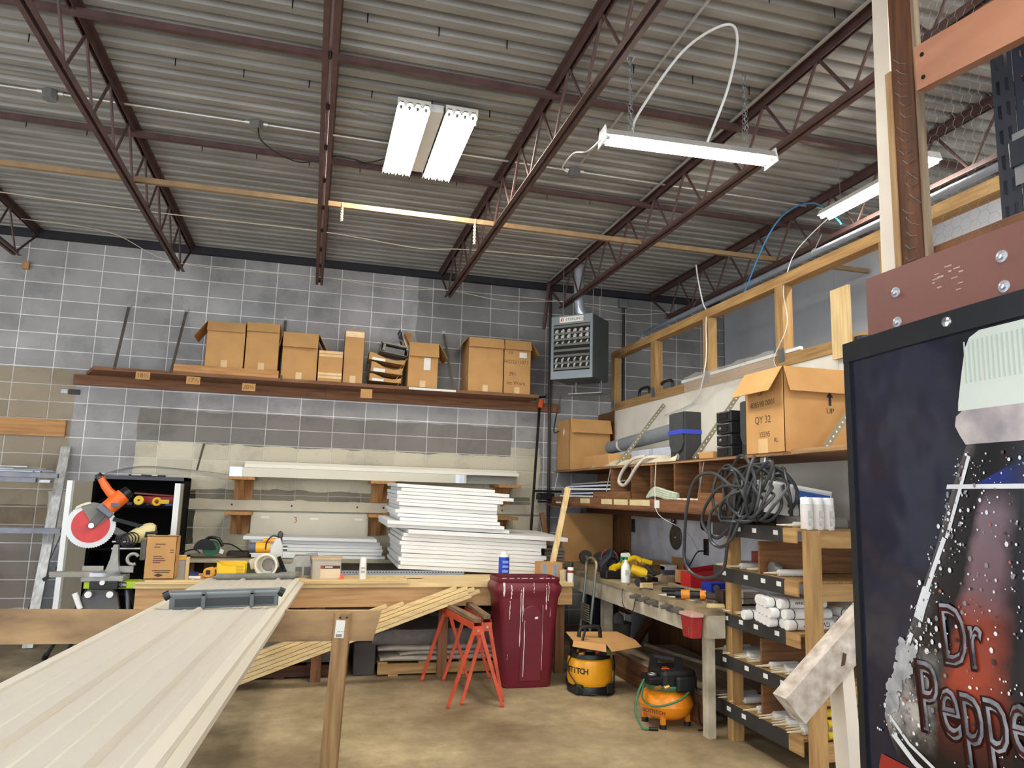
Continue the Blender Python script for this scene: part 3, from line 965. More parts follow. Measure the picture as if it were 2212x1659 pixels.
# ================================================================ left end of the back wall
ALU = mat('aluminium', (196, 200, 206), .35, .6, 0, 8, rgb2=(160, 160, 158))
GB = mat('grey_bar', (120, 122, 130), .4, .4, .15, 10)
arm = solo(MB().box((-3.95, 9.05, 1.66), (-3.90, 9.68, 1.69)).box((-3.95, 9.05, 1.13), (-3.90, 9.68, 1.155)).box((-3.97, 9.62, .9), (-3.88, 9.68, 1.95)),
           'wall_bracket', 'steel wall bracket holding the bundle of grey bars', 'bracket', BLKM(), (-3.93, 9.6, .9))
for i in range(6):
    y, z, xe = 9.08 + .03 * (i % 3), 1.86 - .012 * i, (-2.95, -2.78, -3.1, -2.7, -2.9, -3.0)[i]
    solo(MB().box((-4.6, y - .022, z), (xe, y + .002, z + .009)), 'flat_bar', 'thin flat metal bar, %s from the top of the wall bundle' % ORD[i], 'bar', (ALU, GB)[i % 2], (xe - .8, y, z), group='flat bars on the wall bundle')
for i, (y, z, xe, h, m) in enumerate(((9.10, 1.70, -2.86, .045, GB), (9.17, 1.70, -2.74, .03, ALU), (9.24, 1.70, -2.9, .04, GB), (9.12, 1.752, -2.66, .05, GB), (9.2, 1.752, -2.95, .03, ALU), (9.27, 1.752, -2.8, .045, GB), (9.15, 1.808, -2.84, .03, ALU))):
    b = MB().sweep([(-.03, 0), (.03, 0), (.03, h), (.024, h), (.024, .005), (-.024, .005), (-.024, h), (-.03, h)], (-4.6, y, z), (xe, y, z))
    solo(b, 'metal_bar', 'grey metal channel, the %s from the bottom of the wall bundle' % ORD[i], 'channel', m, (xe - .8, y, z), group='metal channels on the wall bracket')
b = MB().sweep([(-.06, 0), (.06, 0), (.06, .055), (.05, .055), (.05, .008), (-.05, .008), (-.05, .055), (-.06, .055)], (-4.6, 9.12, 1.16), (-2.55, 9.12, 1.16))
t = thing('rain_channel', 'pale grey channel with black end lying below the bundle of grey bars', 'channel', (-3.3, 9.12, 1.16))
b.obj('channel_body', GB, t)
MB().prism([(-.03, 0), (.05, .03), (.06, .06), (-.03, .05)], -.02, .02, FR((-2.53, 9.08, 1.17), (1, 0, 0), (0, 0, 1))).obj('end_clip', BLACK(), t)
solo(MB().bar((-2.70, 8.95, .0), (-2.77, 9.655, 2.12), .10, .04, (0, 1, .3)), 'aluminium_plank', 'scratched aluminium plank leaning on the block wall beside the cabinet', 'plank', mat('scratched_alu', (206, 206, 204), .4, .35, 0, 9, rgb2=(168, 164, 154), stretch=(4, 4, .6)), (-2.7, 9.0, 0), bevel=.002)
solo(MB().bar((-2.95, 9.60, .02), (-2.86, 9.668, .75), .06, .03, (0, 1, 0)), 'aluminium_plank', 'short grey post at the foot of the wall beside the aluminium plank', 'plank', GB, (-2.9, 9.65, .02))
pts = spline([(-3.02, 9.58, .02), (-2.87, 9.6, .54), (-2.72, 9.6, 1.05), (-2.56, 9.6, 1.54), (-2.435, 9.62, 1.71), (-2.30, 9.64, 1.835), (-1.95, 9.66, 1.925), (-1.44, 9.655, 1.905), (-.93, 9.6, 1.855)], 5)
b = MB()
for i in range(len(pts) - 1):
    d = (pts[i + 1] - pts[i])
    u = V((0, 1, 0)).cross(d).normalized()
    b.bar(pts[i], pts[i + 1] + d * .05, .03, .006, u)
solo(b, 'bent_trim', 'dark springy metal strip bent in an arc over the black cabinet', 'trim strip', mat('dark_strip', (96, 94, 98), .3, .6, .1), (-2.3, 9.6, 1.8))
t = thing('folding_rack', 'white tubular folding rack standing at the foot of the wall', 'rack', (-2.75, 8.5, 0))
for i in range(4):
    x = -3.16 + i * .06
    MB().tube(spline([(x, 8.35, .0), (x + .02, 8.42, .6), (x + .025, 8.45, .72), (x + .03, 8.5, .73), (x + .03, 8.6, .62), (x + .03, 8.75, 0)], 4), .016, 8).obj('tube_frame', WHITE(), t, smooth=True)
MB().box((-3.1, 8.42, .42), (-2.84, 8.45, .56)).obj('crossbar', BLACK(), t)
# soot mark on the wall is paint in the block material; small strip over it
# ---------------------------------------------------------------- black steel cabinet
CBK = mat('cabinet_black', (12, 12, 13), .7, 0, .1, 6, spec=.08)
cb = thing('steel_cabinet', 'black steel cabinet with both doors open showing tools on its shelf', 'cabinet', (-1.84, 9.38, 0))
X0, X1, Y0, Y1, ZT = -2.30, -1.385, 9.12, 9.66, 1.80
MB().box((X0, Y0, .06), (X0 + .02, Y1, ZT)).box((X1 - .02, Y0, .06), (X1, Y1, ZT)).box((X0, Y1 - .02, .06), (X1, Y1, ZT)).box((X0, Y0, .0), (X1, Y1, .08)).obj('carcass', CBK, cb)
tp = MB().box((X0, Y0 - .01, ZT - .04), (X1, Y1, ZT)).obj('top_panel', mat('cabinet_top', (48, 50, 56), .35, .3, .1), cb)
MB().box((X0 + .05, Y0 - .0115, ZT - .028), (X0 + .11, Y0 - .01, ZT - .014)).obj('red_badge', RED(), tp)
for z in (1.45, .98, .5):
    MB().box((X0 + .02, Y0 + .02, z), (X1 - .02, Y1 - .02, z + .025)).obj('shelf_panel', CBK, cb)
DG = mat('door_inside', (190, 186, 172), .5, .1, .05, 3)
DE = mat('door_edge', (232, 232, 228), .4, 0, .03)
for nm, hx, ex, ey in (('l', X0, X0 - .12, Y0 - .43), ('r', X1, X1 + .012, Y0 - .45)):
    p, q = V((hx, Y0 - .01, 0)), V((ex, ey, 0))
    M = FR((p.x, p.y, .09), (q - p), (0, 0, 1))
    ln = (q - p).length
    s = 1 if nm == 'l' else -1
    d = MB(M).box((0, 0, -.01), (ln, ZT - .16, .01)).obj('door', DG, cb)
    MB(M).box((ln - .04, 0, -.028), (ln + .002, ZT - .16, .028)).obj('door_lip', DE, d)
    MB(M).box((0, 0, -.012), (.03, ZT - .16, .016)).obj('hinge_strip', BLKM(), d)
    if nm == 'l':
        M2 = M
        MB(M2).box((.05, .72, .012), (ln - .01, .76, .05)).obj('door_handle_bar', BLKM(), d)
# tools on the cabinet shelf (z 1.475) and inside lower
t = thing('tool_case', 'long red metal tool case on the top shelf of the black cabinet', 'tool case', (-1.65, 9.4, 1.475))
MB().box((-1.90, 9.36, 1.475), (-1.43, 9.56, 1.58)).obj('case_body', RED(), t, bevel=.008)
MB().add([(-1.93, 9.34, 1.60), (-1.42, 9.34, 1.575), (-1.42, 9.58, 1.585), (-1.93, 9.58, 1.625), (-1.93, 9.34, 1.62), (-1.42, 9.34, 1.59), (-1.42, 9.58, 1.60), (-1.93, 9.58, 1.64)],
         [(0, 3, 2, 1), (4, 5, 6, 7), (0, 1, 5, 4), (1, 2, 6, 5), (2, 3, 7, 6), (3, 0, 4, 7)]).obj('case_lid', mat('dark_red', (120, 30, 32), .4, 0, .1), t)
for i, (x, y, lb) in enumerate(((-2.06, 9.2, 'yellow cone-shaped tool on a black cord in the cabinet'), (-1.85, 9.22, 'yellow round tape reel standing in front of the red case'), (-1.66, 9.2, 'yellow tool with a ring handle lying in front of the red case'))):
    t = thing('yellow_tool', lb, 'tool', (x, y, 1.475), group='yellow tools in the cabinet')
    if i == 0:
        MB().lathe([(.055, 0), (.05, .01), (.014, .08), (.012, .12)], 14, MX.Translation((x, y, 1.53)) @ MX.Rotation(rad(-65), 4, 'Y')).obj('cone', YEL(), t, smooth=True)
        MB().tube(spline([(x - .1, y, 1.56), (x - .16, y, 1.53), (x - .22, y + .02, 1.49)], 5), .008, 6).obj('cord', BLACK(), t, smooth=True)
    elif i == 1:
        MB().lathe([(.05, -.02), (.055, -.014), (.055, .014), (.05, .02)], 18, MX.Translation((x, y, 1.53)) @ MX.Rotation(rad(80), 4, 'X')).obj('reel', YEL(), t, smooth=True)
        MB().lathe([(.012, -.024), (.012, .024)], 10, MX.Translation((x, y, 1.53)) @ MX.Rotation(rad(80), 4, 'X')).obj('hub', BLACK(), t)
    else:
        b = MB().tube(arc((x, y, 1.52), .036, 0, 330, 16), .017, 8, closed=True)
        b.box((x + .03, y - .015, 1.50), (x + .13, y + .015, 1.545)).obj('ring_body', YEL(), t, smooth=True)
solo(MB().cbox((-1.49, 9.22, 1.49), (.16, .06, .03)), 'blue_file', 'blue tool at the end of the cabinet shelf', 'tool', mat('teal_blue', (30, 92, 120), .5, 0, .1), (-1.49, 9.22, 1.475), bevel=.006)
b = MB()
for i in range(7):
    b.cbox((-2.15 + i * .09, 9.3 + .03 * (i % 3), 1.49), (.06, .05, .03))
solo(b, 'small_tools', 'jumble of dark small tools along the cabinet shelf', 'tools', BLKM(), (-1.9, 9.3, 1.475))['kind'] = 'stuff'
t = thing('red_drill', 'red and yellow tool on the lower cabinet shelf behind the dust bag', 'tool', (-1.55, 9.25, 1.005))
MB().cbox((-1.53, 9.25, 1.06), (.14, .10, .11)).obj('body', RED(), t, bevel=.015)
MB().bar((-1.62, 9.22, 1.09), (-1.47, 9.22, 1.16), .03, .02).obj('grip', YEL(), t)
solo(MB().lathe([(.05, 0), (.055, .03), (.05, .1), (.02, .12)], 12, MX.Translation((-1.95, 9.3, 1.0))), 'blue_container', 'dark blue container on the lower cabinet shelf', 'container', mat('navy', (30, 40, 86), .4, 0, .1), (-1.95, 9.3, 1.0), smooth=True)
t = thing('flat_tool', 'two flat dark tools lying on top of the black cabinet', 'tool', (-1.8, 9.3, 1.8))
MB().box((-1.98, 9.2, 1.80), (-1.60, 9.26, 1.822)).obj('blade', BLKM(), t, bevel=.006)
MB().box((-1.95, 9.195, 1.81), (-1.85, 9.2, 1.82)).box((-1.74, 9.195, 1.81), (-1.68, 9.2, 1.82)).obj('pale_mark', LABEL(), t)

# ---------------------------------------------------------------- sliding mitre saw on a folding stand
SY = 7.9
ORG = mat('tool_orange', (232, 104, 30), .4, 0, .06)
CAST = mat('cast_metal', (158, 156, 148), .45, .4, .12, 12)
LIME = mat('lime_green', (176, 206, 34), .4, 0, .06)
st = thing('saw_stand', 'lime green and grey folding stand under the orange mitre saw', 'stand', (-1.85, SY, 0))
MB().box((-1.96, SY - .1, .735), (-1.5, SY + .1, .80)).obj('green_rail', LIME, st, bevel=.006)
pl_ = MB().box((-1.70, SY - .105, .745), (-1.60, SY - .1, .795)).obj('black_badge', BLACK(), st)
text('RYOBI', 'lettering', .034, FR((-1.65, SY - .1055, .77), (1, 0, 0), (0, 0, 1)), WHITE(), pl_, .0006, 1.05, 1.0)
MB().prism([(-.19, 0), (.19, 0), (.13, .24), (.06, .3), (-.1, .3), (-.15, .2)], -.03, .03, FR((-1.81, SY - .06, .46), (1, 0, 0), (0, 0, 1))).obj('grey_foot_plate', mat('stand_grey', (92, 92, 92), .5, .1, .1), st)
MB().box((-1.90, SY - .16, .735), (-1.66, SY - .12, .81)).obj('front_clamp', BLACK(), st, bevel=.006)
MB().cyl((-1.785, SY - .17, .80), (-1.785, SY - .20, .80), .022, 10).obj('clamp_knob', WHITE(), st, smooth=True)
for s in (-1, 1):
    MB().cyl((-1.81 + s * .09, SY - .12, .69), (-1.81 + s * .09, SY - .16, .69), .03, 12).obj('pivot', WHITE(), st, smooth=True)
for p, q in (((-1.93, SY - .05, .72), (-2.37, 8.36, .014)), ((-1.93, SY + .05, .72), (-2.20, 8.44, .014)), ((-1.60, SY - .05, .72), (-1.42, SY - .35, .014)), ((-1.60, SY + .05, .72), (-1.44, SY + .5, .014))):
    l = MB().cyl(p, q, .02, 10).obj('leg', mat('dark_tube', (74, 78, 84), .3, .6, .1), st, smooth=True)
    d = (V(q) - V(p)).normalized()
    MB().cyl(V(q) - d * .06, V(q), .026, 10).obj('rubber_foot', BLACK(), l, smooth=True)
MB().cyl((-2.02, SY - .12, .70), (-1.96, SY - .12, .56), .025, 10).obj('pale_grip', WHITE(), st, smooth=True)

ms = thing('mitre_saw', 'orange sliding mitre saw with a big red blade and raised head', 'saw', (-1.8, SY, .80))
MB().box((-1.98, SY - .14, .80), (-1.62, SY + .12, .855)).obj('base', CAST, ms, bevel=.01)
MB().lathe([(.15, 0), (.15, .035), (.13, .04)], 24, MX.Translation((-1.83, SY - .02, .85))).obj('turntable', mat('saw_table', (190, 196, 204), .35, .6, .06), ms, smooth=True)
MB().bar((-1.80, SY - .06, .868), (-2.22, SY - .22, .878), .075, .045).obj('table_arm', CAST, ms)
MB().bar((-1.80, SY - .06, .893), (-2.18, SY - .205, .903), .03, .004).obj('kerf_insert', mat('faded_red', (186, 110, 96), .5, 0, .1), ms)
MB().bar((-2.20, SY - .215, .87), (-2.26, SY - .235, .83), .03, .03).obj('detent_lever', BLACK(), ms)
for x0, x1 in ((-2.02, -1.84), (-1.76, -1.58)):
    MB().box((x0, SY + .03, .87), (x1, SY + .05, .93)).obj('fence_half', CAST, ms)
MB().prism([(-.05, 0), (.07, 0), (.05, .1), (.04, .24), (-.0, .24), (-.02, .1)], -.03, .03, FR((-1.77, SY + .05, .89), (1, 0, 0), (0, 0, 1))).obj('rear_support', CAST, ms)
for z in (1.09, 1.155):
    MB().cyl((-1.80, SY + .08, z), (-1.52, SY + .12, z), .014, 10).obj('slide_rail', CHROME(), ms, smooth=True)
MB().box((-1.545, SY + .07, .98), (-1.47, SY + .17, 1.18)).obj('rail_bracket', mat('dark_cast', (92, 90, 86), .5, .3, .1), ms, bevel=.008)
MB().tube(arc((-1.58, SY - .02, 1.0), .05, 30, 300, 12), .016, 8).obj('lock_lever', CAST, ms, smooth=True)
# head, in the plane of the blade: blade axis turned a little towards the camera
C = V((-1.975, SY - .02, 1.31))
ax = V((.28, -.95, .10)).normalized()
ux = V((0, 0, 1)).cross(ax).normalized() * -1
if ux.x < 0:
    ux = -ux
uz = ax.cross(ux)
if uz.z < 0:
    uz = -uz
Mb = MX(((ux.x, uz.x, ax.x, C.x), (ux.y, uz.y, ax.y, C.y), (ux.z, uz.z, ax.z, C.z), (0, 0, 0, 1))) @ MX.Scale(1.2, 4)
R = .178
teeth = []
for i in range(60):
    a = 2 * pi * i / 60
    teeth += [(R * cos(a), R * sin(a)), ((R - .007) * cos(a + .07), (R - .007) * sin(a + .07))]
bl = MB(Mb).prism(teeth, -.0012, .0012).obj('blade', mat('blade_steel', (186, 186, 184), .35, .5, .06), ms)
MB(Mb).prism([(.135 * cos(rad(a)), .135 * sin(rad(a))) for a in range(0, 360, 8)], .0014, .0024).obj('red_face', mat('blade_red', (196, 40, 38), .35, 0, .12, 9), bl)
MB(Mb).prism([(.178 * cos(rad(a)), .178 * sin(rad(a))) for a in range(30, 126, 6)] + [(-.01, .03), (.04, .0)], -.02, .012).obj('upper_guard', mat('guard_grey', (112, 110, 100), .4, .3, .1), ms)
MB(Mb).prism([(.183 * cos(rad(a)), .183 * sin(rad(a))) for a in range(96, 132, 5)] + [(.165 * cos(rad(a)), .165 * sin(rad(a))) for a in range(131, 95, -5)], -.022, .022).obj('guard_rim', mat('guard_pale', (206, 204, 180), .4, 0, .1), ms)
MB(Mb).prism([(-.03, -.0), (.02, -.03), (.11, .09), (.06, .14)], .004, .03).obj('arbor_arm', mat('dark_cast', (92, 90, 86), .5, .3, .1), ms, bevel=.004)
MB(Mb).cyl((0, -.005, .03), (0, -.005, .045), .02, 12).obj('arbor_bolt', CHROME(), ms, smooth=True)
MB(Mb).bar((.07, .09, .03), (.105, .135, .03), .13, .09, (0, 0, 1)).obj('gearcase', mat('gear_grey', (104, 108, 118), .4, .3, .1), ms, bevel=.01)
mo = MB(Mb).cyl((.10, .13, .04), (.205, .235, .04), .062, 16).obj('motor', ORG, ms, smooth=True)
MB(Mb).cyl((.19, .22, .04), (.245, .275, .04), .058, 16, .044).obj('motor_cap', BLACK(), mo, smooth=True)
MB(Mb).box((.12, .14, .095), (.18, .17, .105)).obj('motor_vent', mat('slate', (84, 88, 102), .5, 0, .1), mo)
g = MB(Mb).tube(spline([(.15, .22, .02), (.10, .27, .02), (.055, .335, .02), (.03, .38, .02)], 4), [.036] * 4 + [.032] * 4 + [.028] * 5, 10).obj('handle', ORG, ms, smooth=True)
MB(Mb).cyl((.035, .37, .02), (.01, .405, .02), .03, 10, .02).obj('handle_tip', BLACK(), g, smooth=True)
MB(Mb).bar((.06, .03, -.03), (.33, -.13, -.03), .05, .05, (0, 0, 1)).obj('head_arm', mat('dark_cast', (92, 90, 86), .5, .3, .1), ms)
MB(Mb).bar((.15, .05, .02), (.40, -.02, .0), .03, .022, (0, 0, 1)).obj('spring_rod', BLKM(), ms)
b = MB()
for k in range(5):
    cx = V((-1.70 + .02 * k, SY - .02, 1.18))
    b.tube(arc(cx, .045 + .006 * k, 20 * k, 20 * k + 330, 14, (1, .2, 0), (.1 * k - .2, 0, 1)), .006, 5, closed=True)
b.obj('cord_loop', BLACK(), ms, smooth=True)
b = MB()
rows = []
for i in range(9):
    t_ = i / 8
    c = V((-1.70 + .27 * t_, SY + .12, 1.185 + .10 * t_ - .02 * t_ * t_))
    r = (.02, .05, .068, .078, .083, .085, .084, .078, .05)[i]
    rows.append([c + V((.0, r * 1.0 * cos(2 * pi * j / 12), r * sin(2 * pi * j / 12) + .004 * sin(5 * j + i))) for j in range(13)])
b.sheet(rows)
b.obj('dust_bag', mat('canvas_bag', (222, 206, 150), .85, 0, .06, 12, .1), ms, smooth=True)
MB().tube([(-1.50, SY + .04, 1.2), (-1.50, SY + .04, 1.24), (-1.40, SY + .04, 1.25)], .014, 8).obj('hook_handle', BLACK(), ms, smooth=True)

# ================================================================ front workbench
AP = wood('apron', 'x')
wbn = thing('workbench', 'long pale wooden workbench with a deep plank apron in front of the block wall', 'workbench', (.6, 7.4, 0))
MB().box((-1.38, 7.02, .83), (2.57, 7.88, .868)).obj('bench_top', wood('pale', 'x'), wbn)
MB().box((-1.37, 7.045, .655), (2.565, 7.085, .83)).obj('apron', AP, wbn)
MB().box((-1.37, 7.0, .868), (.95, 7.06, .885)).obj('edge_batten', wood('pale', 'x'), wbn)
MB().box((-1.30, 7.01, .886), (.92, 7.05, .899)).obj('edge_batten', wood('pale', 'x'), wbn)
for x in (2.46, 1.3, .16, -1.30):
    MB().box((x - .045, 7.09, 0), (x + .045, 7.13, .83)).obj('leg', wood('brown', 'z'), wbn)
    if x in (1.3, .16):
        continue
    MB().box((x - .045, 7.76, 0), (x + .045, 7.80, .83)).obj('leg', wood('brown', 'z'), wbn)
MB().box((-1.37, 7.80, .655), (2.565, 7.84, .83)).obj('rear_apron', wood('dark', 'x'), wbn)
fc = thing('rear_counter', 'dusty grey counter against the block wall behind the workbench', 'counter', (.6, 9.2, 0))
MB().box((-1.26, 8.75, .89), (2.75, 9.66, .925)).obj('counter_top', mat('dusty_top', (168, 156, 128), .7, 0, .1, 4), fc)
for x in (-1.2, .1, 1.4, 2.66):
    MB().box((x - .045, 8.80, 0), (x + .045, 8.89, .89)).obj('leg', wood('dark', 'z'), fc)
    MB().box((x - .045, 9.55, 0), (x + .045, 9.64, .89)).obj('leg', wood('dark', 'z'), fc)
MB().box((-1.2, 9.0, .30), (2.7, 9.6, .33)).obj('lower_shelf', wood('dark', 'x'), fc)
MB().box((-1.25, 9.62, 0), (2.74, 9.66, .88)).obj('back_board', mat('whitewashed', (190, 182, 160), .8, 0, .15, 3), fc)

# ledger board with plywood brackets and the long trim boxes on them
LG = mat('dusty_board', (196, 188, 164), .7, 0, .1, 2)
t = thing('ledger_board', 'long pale board bolted to the wall behind the foam boards', 'board', (.8, 9.66, 1.44))
MB().box((-1.46, 9.64, 1.435), (.98, 9.682, 1.56)).obj('plank', LG, t)
MB().box((.985, 9.64, 1.455), (3.12, 9.682, 1.58)).obj('plank', LG, t)
for x in (-1.42, -.9, -.2, .6, .93, 1.03, 2.3, 2.5):
    MB().cyl((x, 9.64, 1.50), (x, 9.634, 1.50), .012, 8).obj('bolt', BLKM(), t)
k = 0
for z1, xs in ((1.835, (-.78, .87, 2.49)), (1.425, (-.79, .87, 2.46))):
    for x in xs:
        k += 1
        nm = ('first', 'middle', 'last')[(k - 1) % 3]
        t = thing('wood_bracket', 'orange plywood bracket, %s of the %s row on the wall' % (nm, 'upper' if z1 > 1.6 else 'lower'), 'bracket', (x, 9.6, z1 - .3), group='plywood brackets on the wall')
        MB().box((x - .15, 9.22, z1 - .035), (x + .15, 9.68, z1)).obj('bracket_top', wood('orange', 'y'), t)
        MB().box((x - .11, 9.655, z1 - .27), (x + .11, 9.682, z1 - .035)).obj('bracket_back', wood('orange', 'z'), t)
        MB().prism([(0, -.035), (.38, -.035), (.06, -.27), (0, -.27)], -.02, .02, FR((x, 9.655, z1), (0, -1, 0), (0, 0, 1))).obj('gusset', wood('orange', 'z'), t)
TR = mat('trim_box', (208, 202, 182), .45, .1, .04, 2)
t = thing('trim_box', 'long beige trim box with a silver taped end lying on the plywood brackets', 'trim', (.5, 9.3, 1.835))
MB().box((-.915, 9.26, 1.837), (1.92, 9.42, 1.945)).obj('box_body', TR, t)
MB().box((-.92, 9.255, 1.835), (-.78, 9.425, 1.948)).obj('tape_end', mat('silver_tape', (206, 210, 220), .3, .3, .15, 14, stretch=(1, 1, .2)), t)
MB().box((1.78, 9.257, 1.837), (1.89, 9.26, 1.945)).obj('tape_patch', mat('silver_tape', (206, 210, 220), .3, .3, .15, 14), t)
t = thing('trim_box', 'longer beige trim length behind the taped trim box', 'trim', (1, 9.5, 1.835))
MB().sweep([(0, 0), (.15, 0), (.15, .14), (.142, .14), (.142, .008), (.008, .008), (.008, .14), (0, .14)], (-.76, 9.60, 1.84), (2.63, 9.60, 1.84)).obj('trim_body', mat('trim_tan', (186, 178, 160), .45, .1, .04, 2), t)
t = thing('trim_box', 'thin white capped trim lying on top of the taped trim box', 'trim', (.9, 9.35, 1.95))
MB().box((-.76, 9.28, 1.948), (2.62, 9.42, 1.99)).obj('trim_body', mat('trim_white', (228, 222, 206), .4, 0, .03, 2), t)
MB().box((-.76, 9.30, 1.991), (2.60, 9.46, 2.02)).obj('trim_cap', TR, t)
solo(MB().box((.2, 9.44, 1.84), (2.64, 9.445, 1.96)), 'trim_strip', 'grey trim face between the trim boxes, seen past their end', 'trim', mat('trim_grey', (150, 146, 134), .4, .2, .06), (2.2, 9.44, 1.84))

t = thing('leaning_sheet', 'dusty pale sheet standing against the wall behind the low foam stack', 'sheet', (.05, 9.57, .925))
MB().box((-.66, 9.56, .926), (.74, 9.60, 1.415)).obj('sheet_body', mat('dusty_sheet', (206, 200, 180), .7, 0, .07, 2.5), t)
for x, z, m in ((-.50, 1.36, LABEL()), (.08, 1.35, LABEL()), (.62, 1.35, LABEL())):
    MB().box((x - .05, 9.5585, z - .012), (x + .05, 9.56, z + .012)).obj('paper_label', m, t)
text('3', 'red_mark', .10, FR((-.14, 9.559, 1.33), (1, 0, .1), (-.1, 0, 1)), mat('red_marker', (176, 84, 64), .6, 0, 0), t, .0004)
# ---------------------------------------------------------------- white foam boards
FOAM = mat('white_foam', (226, 226, 223), .75, 0, .03, 3, .04, rnd=.03, spec=.2)


def foam(rows, x0, x1, y0, dep, zb, th, tilt, tiltx, lab, group, seed):
    random.seed(seed)
    for i in range(rows):
        z = zb + i * th
        a, b, s, d, t = x0, x1, 0, dep, th - .003
        if callable(lab[1]):
            a, b, s, d, t = lab[1](i, a, b, s, d, t)
        M = MX.Translation(((x0 + x1) / 2, y0, z)) @ MX.Rotation(tilt + random.uniform(-.004, .004), 4, 'Y') @ MX.Rotation(tiltx, 4, 'X') @ MX.Translation((0, s, 0))
        xm = (x0 + x1) / 2
        mb = MB().box((a - xm, 0, 0), (b - xm, d, t))
        o = solo(mb, 'foam_board', lab[0] % ORD[rows - 1 - i], 'foam board', FOAM, group=group, bevel=.002)
        o.matrix_world = M
        o.location, o.rotation_euler = M.to_translation(), M.to_euler()


def jit(i, a, b, s, d, t):
    a += random.uniform(-.02, .03)
    b += random.uniform(-.04, .03)
    if i == 8:
        b -= .0
        a += .03
    if i == 9:
        a, b, s, t = a + .05, 2.75, -.03, t + .004
    return a, b, s + random.uniform(-.012, .012), d, t


foam(10, .935, 2.50, 7.75, 1.15, .893, .0405, .042, .018, ('thick white foam board, %s from the top of the lower wide stack', jit), 'foam boards in the lower wide stack', 3)


def jit2(i, a, b, s, d, t):
    a += random.uniform(-.03, .03)
    b += random.uniform(-.05, .03)
    if i == 0:
        a, b, s = .80, 2.10, -.03
    if i == 1:
        a, b, s = .79, 2.03, -.06
    if i in (9, 10):
        b += .12
    if i == 11:
        a, b = .88, 1.93
    return a, b, s + random.uniform(-.012, .012), d, t


foam(12, .90, 2.0, 7.78, 1.05, 1.318, .038, .036, .018, ('white foam board, %s from the top of the upper stack', jit2), 'foam boards in the upper stack', 5)


def jit3(i, a, b, s, d, t):
    if i == 5:
        a, b, s = -.68, .79, -.05
    return a + random.uniform(-.02, .02), b + random.uniform(-.05, .02) - (0 if i else -.05), s + random.uniform(-.01, .01), d, t


foam(6, -.58, .88, 8.88, .55, .928, .0395, .012, 0, ('white foam board, %s from the top of the low stack on the counter', jit3), 'foam boards in the low stack', 9)
b = MB().box((2.20, 8.2, .93), (2.62, 8.6, .94))
for i in range(7):
    solo(MB().box((2.55 + .006 * i, 7.95 + .01 * i, 0.885 + i * .036), (2.80 + .004 * i, 8.7, .915 + i * .036)), 'corrugated_offcut', 'dark-edged board offcut, %s from the bottom of the pile behind the timber stick' % ORD[i], 'board', (GREYB, wood('grey', 'y'))[i % 2], (2.7, 8.3, .88 + i * .036), group='board offcuts beside the foam stack')

# ---------------------------------------------------------------- things on the front workbench
BT = .868
c = carton('cardboard_box', -1.335, -1.09, 7.12, 7.30, .8995, 1.262, 'upright brown shipping box standing on the end of the workbench', '', tape=False)
MB().box((-1.335, 7.12, 1.258), (-1.09, 7.30, 1.262)).obj('carton_top', CARD(), c)
MB().box((-1.30, 7.13, 1.262), (-1.25, 7.28, 1.2635)).obj('tape', TAPE(), c)
b = MB()
for z, x0, x1 in ((1.19, -1.26, -1.18), (1.165, -1.27, -1.22), (1.085, -1.27, -1.2), (1.068, -1.27, -1.18), (1.05, -1.27, -1.17), (1.033, -1.27, -1.21), (.965, -1.27, -1.12), (.95, -1.25, -1.13), (1.12, -1.14, -1.11), (1.14, -1.14, -1.11)):
    b.box((x0, 7.119, z), (x1, 7.12, z + .008))
b.obj('printed_lines', MK, c)
MB().prism([(-.04, 0), (0, .016), (.04, 0), (0, -.016)], 0, .001, FR((-1.215, 7.1195, .93), (1, 0, 0), (0, 0, 1))).obj('diamond_mark', mat('print_brown', (70, 46, 28), .7, 0, 0), c)
t = thing('framed_panel', 'grey panel in a pale frame with a yellow top strip behind the upright box', 'panel', (-1.07, 7.35, BT))
MB().box((-1.13, 7.34, BT), (-1.03, 7.35, 1.07)).obj('panel_face', mat('panel_grey', (164, 162, 152), .5, 0, .05), t)
MB().box((-1.03, 7.33, BT), (-1.005, 7.36, 1.085)).box((-1.13, 7.33, 1.07), (-1.005, 7.36, 1.085)).obj('panel_frame', wood('pale', 'z'), t)
MB().box((-1.13, 7.335, 1.045), (-1.03, 7.341, 1.07)).obj('yellow_strip', YEL(), t)
t = thing('yellow_bin', 'bright yellow open plastic parts bin on the workbench', 'bin', (-.66, 7.42, BT))
MB().prism([(-.13, 0), (.12, 0), (.13, .09), (.05, .12), (.04, .085), (-.05, .075), (-.125, .115)], -.004, 0, FR((-.64, 7.34, .905), (1, 0, 0), (0, 0, 1))).obj('front_side', YEL(), t)
MB().box((-.77, 7.34, .90), (-.52, 7.52, .905)).box((-.77, 7.34, .9), (-.765, 7.52, 1.02)).box((-.525, 7.34, .9), (-.52, 7.52, 1.0)).box((-.77, 7.515, .9), (-.52, 7.52, 1.02)).obj('bin_shell', YEL(), t)
b = MB()
for i in range(3):
    b.box((-.60, 7.335, .92 + i * .028), (-.535, 7.341, .935 + i * .028))
b.obj('ribs', mat('yellow_dark', (206, 164, 20), .4, 0, .04), t)
t = thing('low_rack', 'flat metal tray on short feet carrying the yellow bin', 'tray', (-.64, 7.4, BT))
MB().box((-.80, 7.30, .888), (-.48, 7.56, .90)).obj('tray', GALV(), t)
for x in (-.77, -.57):
    MB().box((x, 7.305, BT), (x + .03, 7.55, .889)).obj('foot', GALV(), t)
t = thing('tape_measure', 'orange-yellow tape measure leaning by the yellow bin', 'tape measure', (-.84, 7.45, BT))
